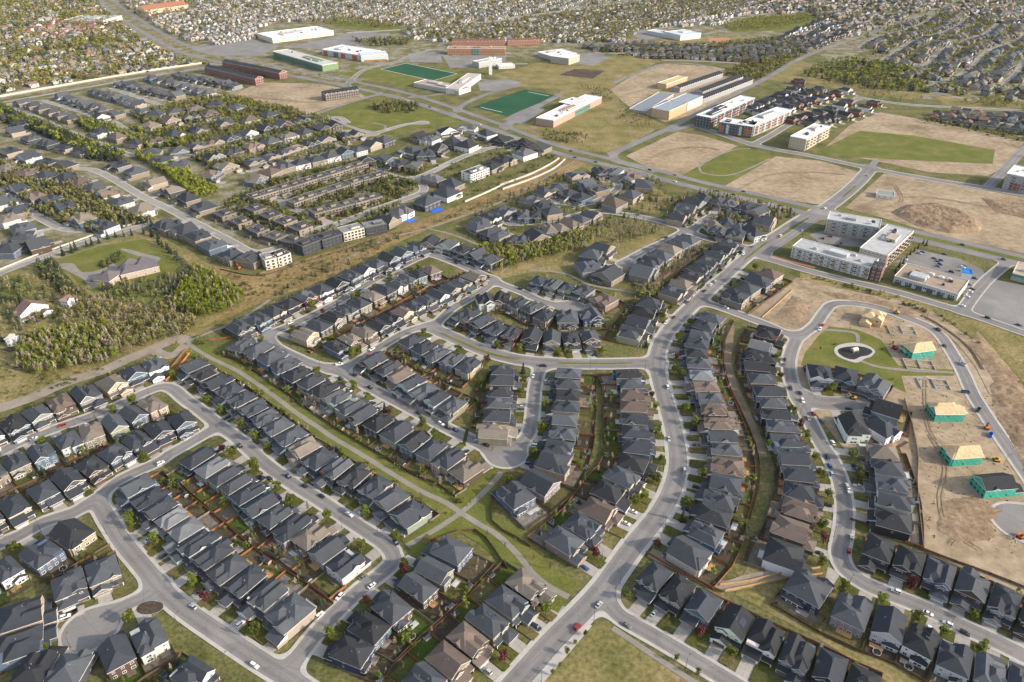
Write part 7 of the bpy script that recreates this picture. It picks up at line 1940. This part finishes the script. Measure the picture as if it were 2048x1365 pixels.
# ------------------------------------------------------------------ trees that read as masses
def raw_proto(kind, n):
    r = random.Random(n + len(kind))
    c = MB()
    if kind == 'leafy':
        lob = [((r.uniform(-0.17, 0.17), r.uniform(-0.17, 0.17), r.uniform(0.35, 0.82)), r.uniform(0.11, 0.19)) for k in range(7)]
        for k in range(n):
            q, s = r.choice(lob); d = Vector((r.gauss(0, 1), r.gauss(0, 1), r.gauss(0, 1))).normalized() * s * r.uniform(0.5, 1.05)
            leafquad(c, (q[0] + d.x, q[1] + d.y, q[2] + d.z), 0.62 / math.sqrt(n) * r.uniform(0.7, 1.3), r)
        c.poly([(-0.02, 0, 0), (0.02, 0, 0), (0.01, 0, 0.4), (-0.01, 0, 0.4)])
    elif kind == 'bare':
        c.poly([(-0.012, 0, 0), (0.012, 0, 0), (0.004, 0, 0.97), (-0.004, 0, 0.97)]); c.poly([(0, -0.012, 0), (0, 0.012, 0), (0, 0.004, 0.97), (0, -0.004, 0.97)])
        for k in range(n):
            z = r.uniform(0.25, 0.9); a = r.uniform(0, 6.28); l = (1.1 - z) * r.uniform(0.1, 0.26); e = Vector((l * math.cos(a) * 0.7, l * math.sin(a) * 0.7, z + l * 1.2)); o = Vector((-math.sin(a), math.cos(a), 0)) * 0.008
            c.poly([tuple(Vector((0, 0, z)) - o), tuple(Vector((0, 0, z)) + o), tuple(e + o * 0.4), tuple(e - o * 0.4)])
            leafquad(c, tuple(e * r.uniform(0.9, 1.0)), r.uniform(0.03, 0.055), r)
    elif kind == 'spruce':
        for k in range(n):
            z = 0.05 + 0.95 * (r.random() ** 1.3); q = ((1 - z) * 0.21 + 0.008) * math.sqrt(r.uniform(0.3, 1)); a = r.uniform(0, 6.28)
            p = Vector((q * math.cos(a), q * math.sin(a), z - q * 0.3)); o = Vector((math.cos(a), math.sin(a), -0.5)); w = o.cross(Vector((0, 0, 1))).normalized(); s = 0.8 / math.sqrt(n) * (0.5 + (1 - z))
            c.poly([tuple(p + o * s), tuple(p + w * s * 0.7), tuple(p - o * s * 0.6), tuple(p - w * s * 0.7)])
    else:
        for k in range(n):
            d = Vector((r.gauss(0, 1), r.gauss(0, 1), abs(r.gauss(0, 1)))).normalized() * r.uniform(0.5, 1); leafquad(c, (d.x * 0.6, d.y * 0.6, 0.1 + d.z * 0.8), 1.1 / math.sqrt(n), r)
    return np.array(c.v, np.float32).reshape(-1, 4, 3)
TINTS = {'leafy': (0.115, 0.145, 0.024), 'bare': (0.33, 0.285, 0.205), 'spruce': (0.055, 0.072, 0.045), 'shrub': (0.115, 0.120, 0.036), 'lime': (0.20, 0.22, 0.035), 'poplar': (0.175, 0.205, 0.030), 'amber': (0.28, 0.20, 0.03), 'olive': (0.185, 0.178, 0.06)}
def scatter(px, n, kinds, hr, seed, gap=5.5, rd=1.5):
    r = random.Random(seed); P = UL(px)
    x0, x1, y0, y1 = min(p[0] for p in P), max(p[0] for p in P), min(p[1] for p in P), max(p[1] for p in P)
    k = t = 0
    while k < n and t < n * 12:
        t += 1
        x, y = r.uniform(x0, x1), r.uniform(y0, y1)
        if not inside(P, x, y) or road_d(x, y) < rd or not free(x, y, gap): continue
        kd = r.choices([q[0] for q in kinds], [q[1] for q in kinds])[0]
        MASS.append((kd, x, y, r.uniform(*hr), None)); k += 1
def grove(name, label, trees, nq):
    """one mass of trees as a single mesh"""
    protos = {}
    VV, CC = [], []
    r = np.random.default_rng(len(trees) + nq)
    for kd, x, y, h, t in trees:
        base = {'lime': 'leafy', 'amber': 'leafy', 'olive': 'leafy', 'poplar': 'leafy'}.get(kd, kd)
        v = int(r.integers(3))
        if (base, v) not in protos: protos[(base, v)] = raw_proto(base, nq + v)
        q = protos[(base, v)]
        a = r.uniform(0, 6.28); c, s = math.cos(a), math.sin(a); sp = h * r.uniform(0.85, 1.2) * (0.5 if kd == 'poplar' else 1.0)
        w = np.empty_like(q)
        w[..., 0] = (q[..., 0] * c - q[..., 1] * s) * sp + x; w[..., 1] = (q[..., 0] * s + q[..., 1] * c) * sp + y; w[..., 2] = q[..., 2] * h - 0.05
        VV.append(w)
        col = np.array(TINTS[kd], np.float32) * r.uniform(0.7, 1.3) * np.array([r.uniform(0.9, 1.12), 1, 1], np.float32)
        CC.append(np.broadcast_to(np.append(col, 1.0).astype(np.float32), (q.shape[0] * 4, 4)))
    V = np.concatenate(VV).reshape(-1, 3); C = np.concatenate(CC); nf = V.shape[0] // 4
    me = bpy.data.meshes.new(name)
    me.vertices.add(V.shape[0]); me.vertices.foreach_set('co', V.astype(np.float32).ravel())
    me.loops.add(V.shape[0]); me.loops.foreach_set('vertex_index', np.arange(V.shape[0], dtype=np.int32))
    me.polygons.add(nf); me.polygons.foreach_set('loop_start', np.arange(0, V.shape[0], 4, dtype=np.int32)); me.polygons.foreach_set('loop_total', np.full(nf, 4, np.int32))
    a = me.color_attributes.new('tint', 'FLOAT_COLOR', 'CORNER'); a.data.foreach_set('color', C.ravel())
    me.materials.append(MAT['leaf_mass'])
    me.update(calc_edges=True)
    tag(put(name, me), label, 'trees', kind='stuff')
grove('yard_planting', 'shrubs and thin trees along the yards and greenway', MASS, 46)
MASS = []
scatter([(354, 598), (391, 541), (438, 561), (492, 597), (465, 622), (404, 637), (350, 620)], 1000, [('poplar', 9), ('bare', 1)], (7, 11), 1, 0)
grove('leafy_grove', 'bright green poplar grove beside the mansion estate', MASS, 110); MASS = []
scatter([(34, 712), (60, 680), (135, 662), (216, 656), (246, 680), (236, 722), (142, 742), (84, 752), (40, 742)], 700, [('poplar', 5), ('bare', 4)], (7, 11), 2, 0)
grove('leafy_grove', 'green poplar grove above the gravel track', MASS, 100); MASS = []
scatter([(110, 640), (200, 600), (300, 615), (360, 600), (400, 640), (380, 672), (300, 690), (250, 715), (220, 655), (130, 655)], 495, [('bare', 5), ('olive', 4)], (6, 10), 3, 0)
scatter([(0, 560), (60, 560), (120, 540), (150, 575), (200, 600), (110, 640), (0, 690)], 263, [('bare', 4), ('spruce', 3), ('olive', 2)], (4, 8), 4, 0)
scatter([(340, 560), (390, 540), (360, 600), (330, 600)], 93, [('bare', 1), ('spruce', 1)], (5, 8), 5, 0)
scatter([(195, 530), (240, 505), (250, 515), (210, 538)], 62, [('spruce', 2), ('olive', 1)], (2.5, 5), 6, 0)
scatter([(200, 575), (240, 560), (310, 560), (340, 545), (340, 590), (270, 605), (215, 598)], 186, [('spruce', 3), ('bare', 3), ('olive', 2)], (3, 6.5), 7, 4)
scatter([(70, 530), (110, 525), (135, 560), (150, 590), (130, 590)], 108, [('spruce', 4), ('olive', 1)], (6, 10), 8, 0)
scatter([(0, 720), (120, 750), (250, 720), (150, 765), (0, 810)], 93, [('bare', 2), ('shrub', 3)], (1, 3), 9, 0)
grove('mixed_wood', 'bare and evergreen trees round the walled estate', MASS, 50); MASS = []
scatter([(960, 500), (1060, 490), (1180, 465), (1210, 470), (1170, 500), (1070, 522), (990, 545)], 604, [('lime', 5), ('bare', 4), ('olive', 2)], (6, 10), 10, 6)
scatter([(1190, 450), (1290, 450), (1330, 466), (1230, 500)], 194, [('bare', 3), ('olive', 1)], (5, 8), 11, 6)
scatter([(1330, 590), (1310, 570), (1260, 590), (1300, 600)], 93, [('bare', 2), ('lime', 1)], (5, 8), 12, 5)
scatter([(940, 420), (1120, 350), (1300, 340), (1350, 400), (1330, 440), (1100, 460), (980, 470)], 536, [('spruce', 3), ('bare', 3), ('olive', 3)], (4, 7), 13, 7)
scatter([(1340, 400), (1420, 380), (1560, 410), (1590, 430), (1500, 480), (1380, 460)], 341, [('spruce', 3), ('bare', 3), ('olive', 2)], (5, 9), 14, 7)
scatter([(1270, 570), (1300, 580), (1410, 500), (1400, 480), (1300, 530)], 139, [('bare', 3), ('olive', 1), ('spruce', 1)], (4, 7), 15, 6)
scatter([(440, 545), (500, 555), (700, 495), (860, 448), (1000, 390), (1000, 400), (780, 485), (500, 605)], 232, [('shrub', 3), ('bare', 3)], (0.8, 3.0), 16, 0)
scatter([(700, 492), (830, 470), (500, 625), (470, 640)], 93, [('spruce', 2), ('olive', 2), ('bare', 2)], (3, 6), 17, 7)
scatter([(1600, 550), (1790, 590), (1900, 640), (1960, 690), (1900, 650), (1780, 600)], 69, [('olive', 2), ('shrub', 4)], (1.2, 3.2), 18, 0)
grove('ravine_wood', 'young trees in the ravine and round the north streets', MASS, 48); MASS = []
scatter([(270, 312), (300, 305), (360, 335), (440, 385), (440, 392), (390, 400), (330, 350)], 420, [('lime', 1)], (6, 9), 20, 6)
scatter([(0, 215), (60, 240), (240, 310), (260, 330), (180, 320), (60, 260), (0, 245)], 558, [('spruce', 6), ('lime', 2)], (8, 14), 21, 6)
scatter([(100, 220), (160, 240), (330, 270), (420, 290), (300, 300), (180, 265)], 637, [('spruce', 5), ('lime', 4)], (6, 10), 22, 9.5)
scatter([(0, 330), (140, 345), (250, 420), (320, 450), (200, 470), (60, 440), (0, 400)], 1317, [('spruce', 3), ('olive', 4), ('bare', 2)], (6, 10), 23, 9.5)
scatter([(260, 230), (440, 190), (560, 215), (660, 240), (700, 290), (560, 330), (420, 340)], 2662, [('spruce', 4), ('olive', 4), ('lime', 1)], (6, 9), 24, 9.5)
scatter([(430, 420), (520, 370), (720, 320), (860, 340), (780, 440), (620, 485), (520, 480)], 1062, [('spruce', 3), ('olive', 3), ('shrub', 3)], (3, 8), 25, 9.5)
scatter([(780, 330), (850, 270), (1000, 260), (1120, 310), (1000, 380), (880, 400)], 371, [('olive', 3), ('spruce', 2), ('shrub', 3)], (2, 5), 26, 8)
scatter([(735, 215), (780, 205), (840, 210), (830, 225), (770, 228)], 124, [('spruce', 3), ('olive', 2)], (6, 10), 27, 0)
scatter([(470, 195), (560, 250), (470, 240), (430, 210)], 77, [('lime', 2), ('amber', 1)], (4, 7), 28, 6)
scatter([(1090, 262), (1180, 270), (1160, 290), (1080, 280)], 108, [('spruce', 1), ('olive', 2)], (3, 6), 29, 0)
scatter([(1240, 215), (1320, 250), (1280, 262), (1240, 240)], 124, [('bare', 3), ('olive', 2)], (3, 6), 30, 0)
scatter([(1160, 172), (1220, 180), (1230, 205), (1190, 195)], 108, [('bare', 2), ('olive', 3)], (3, 6), 31, 0)
grove('villa_planting', 'spruces and garden trees through the villa quarter', MASS, 30); MASS = []
scatter([(1440, 150), (1500, 125), (1600, 112), (1580, 130), (1530, 158), (1490, 160)], 523, [('olive', 3), ('spruce', 2), ('bare', 1)], (6, 11), 40, 0)
scatter([(1600, 150), (1680, 120), (1800, 130), (1900, 165), (1950, 200), (1840, 185), (1730, 178)], 618, [('spruce', 4), ('lime', 3), ('olive', 2)], (8, 12), 41, 7)
scatter([(1640, 165), (1760, 175), (1850, 200), (1800, 205), (1700, 190)], 232, [('bare', 4), ('olive', 1)], (4, 7), 42, 6)
scatter([(1700, 95), (1890, 25), (2048, 20), (2200, 60), (2250, 190), (2048, 190), (1850, 160)], 1530, [('spruce', 3), ('lime', 3), ('olive', 3), ('amber', 0.4)], (6, 10), 43, 8)
scatter([(1920, 205), (2048, 180), (2200, 190), (2200, 240), (2048, 225)], 595, [('olive', 3), ('lime', 2), ('bare', 3)], (5, 8), 44, 7)
scatter([(1440, 52), (1500, 38), (1610, 28), (1630, 40), (1560, 58), (1470, 64)], 511, [('lime', 2), ('olive', 3)], (4, 8), 45, 0)
scatter([(1600, 15), (1660, 20), (1680, 40), (1640, 42)], 217, [('spruce', 3), ('olive', 1)], (7, 11), 46, 0)
scatter([(1850, 238), (2048, 262), (2048, 285), (1840, 245)], 93, [('spruce', 2), ('olive', 2)], (4, 7), 47, 7)
scatter([(-250, 195), (-250, -60), (195, -60), (205, 20), (270, 70), (340, 115), (400, 128), (0, 190)], 9488, [('spruce', 3), ('olive', 5), ('lime', 1.5), ('amber', 0.8), ('bare', 2)], (8, 13), 48, 6.5)
scatter([(230, -60), (250, 15), (310, 55), (390, 88), (560, 45), (850, 60), (1000, 42), (1300, -8), (1340, -60)], 9536, [('olive', 5), ('bare', 3), ('spruce', 1.5), ('amber', 0.7)], (7, 12), 49, 6)
scatter([(800, 66), (1000, 48), (1300, 3), (1500, -30), (1520, 20), (1290, 60), (1240, 85), (900, 86)], 4743, [('olive', 5), ('bare', 3), ('spruce', 1.5), ('amber', 0.6)], (7, 12), 50, 6)
scatter([(1160, 95), (1400, 92), (1640, 70), (1600, 112), (1500, 128), (1200, 105)], 976, [('spruce', 3), ('olive', 3)], (6, 10), 51, 6.5)
scatter([(1500, 30), (1440, -60), (2300, -60), (2400, 20), (2048, 60), (1690, 80), (1620, 28)], 3540, [('spruce', 3), ('olive', 4), ('lime', 2)], (7, 12), 52, 7)
scatter([(700, 80), (830, 75), (820, 90), (740, 95)], 186, [('spruce', 2), ('olive', 2)], (6, 10), 53, 6)
scatter([(885, 112), (1010, 112), (1015, 133), (900, 134)], 77, [('bare', 1)], (4, 6), 54, 5)
scatter([(400, 125), (430, 140), (600, 165), (740, 196), (700, 185), (520, 150)], 77, [('spruce', 2), ('olive', 1)], (3, 6), 55, 8)
grove('distant_trees', 'garden trees and woods of the far suburbs', MASS, 15); MASS = []


# loose building material and stones on the site
rr = random.Random(8)
mb = MB()
SITE = UL([(1600, 575), (1700, 585), (1850, 622), (1950, 700), (2040, 790), (2100, 900), (2060, 1120), (1850, 1080), (1830, 900), (1810, 800), (1790, 690), (1700, 640), (1560, 650)])
sx0, sx1, sy0, sy1 = min(p[0] for p in SITE), max(p[0] for p in SITE), min(p[1] for p in SITE), max(p[1] for p in SITE)
parkw = UL(PARK); k = 0
while k < 900:
    x, y = rr.uniform(sx0, sx1), rr.uniform(sy0, sy1)
    if not inside(SITE, x, y) or inside(parkw, x, y) or road_d(x, y) < 1.5: continue
    k += 1
    if rr.random() < 0.45:
        a2 = rr.uniform(0, 3.14); l = rr.uniform(0.6, 3.2)
        mb.bar((x, y, 0.05), (x + l * math.cos(a2), y + l * math.sin(a2), rr.uniform(0.08, 0.4)), rr.uniform(0.06, 0.16), 4, rr.choice((0, 0, 2)))
    else:
        s_ = rr.uniform(0.15, 0.8); z = s_ * rr.uniform(0.4, 0.9)
        pts = [(x + s_ * math.cos(q) * rr.uniform(0.7, 1.2), y + s_ * math.sin(q) * rr.uniform(0.7, 1.2)) for q in (0, 1.2, 2.5, 3.8, 5.1)]
        for q in range(5): mb.poly([(pts[q][0], pts[q][1], -0.1), (pts[(q + 1) % 5][0], pts[(q + 1) % 5][1], -0.1), (x, y, z)], 1)
tag(mb.build('site_debris', [MAT['plywood'], MAT['loam'], MAT['stone']]), 'loose boards and clods scattered over the building site', 'debris', kind='stuff')

# ================================================================== HAZE
mb = MB(); mb.box(-3200, 3200, -400, 5200, -1.4, 330)
m = bpy.data.materials.new('haze'); m.use_nodes = True
nt = m.node_tree; nt.nodes.clear()
out = nt.nodes.new('ShaderNodeOutputMaterial'); pv = nt.nodes.new('ShaderNodeVolumePrincipled')
pv.inputs['Color'].default_value = (0.96, 0.95, 0.93, 1); pv.inputs['Density'].default_value = 0.000009
nt.links.new(pv.outputs[0], out.inputs['Volume'])
tag(mb.build('haze', [m]), 'thin pale haze over the whole suburb', 'haze', kind='stuff')
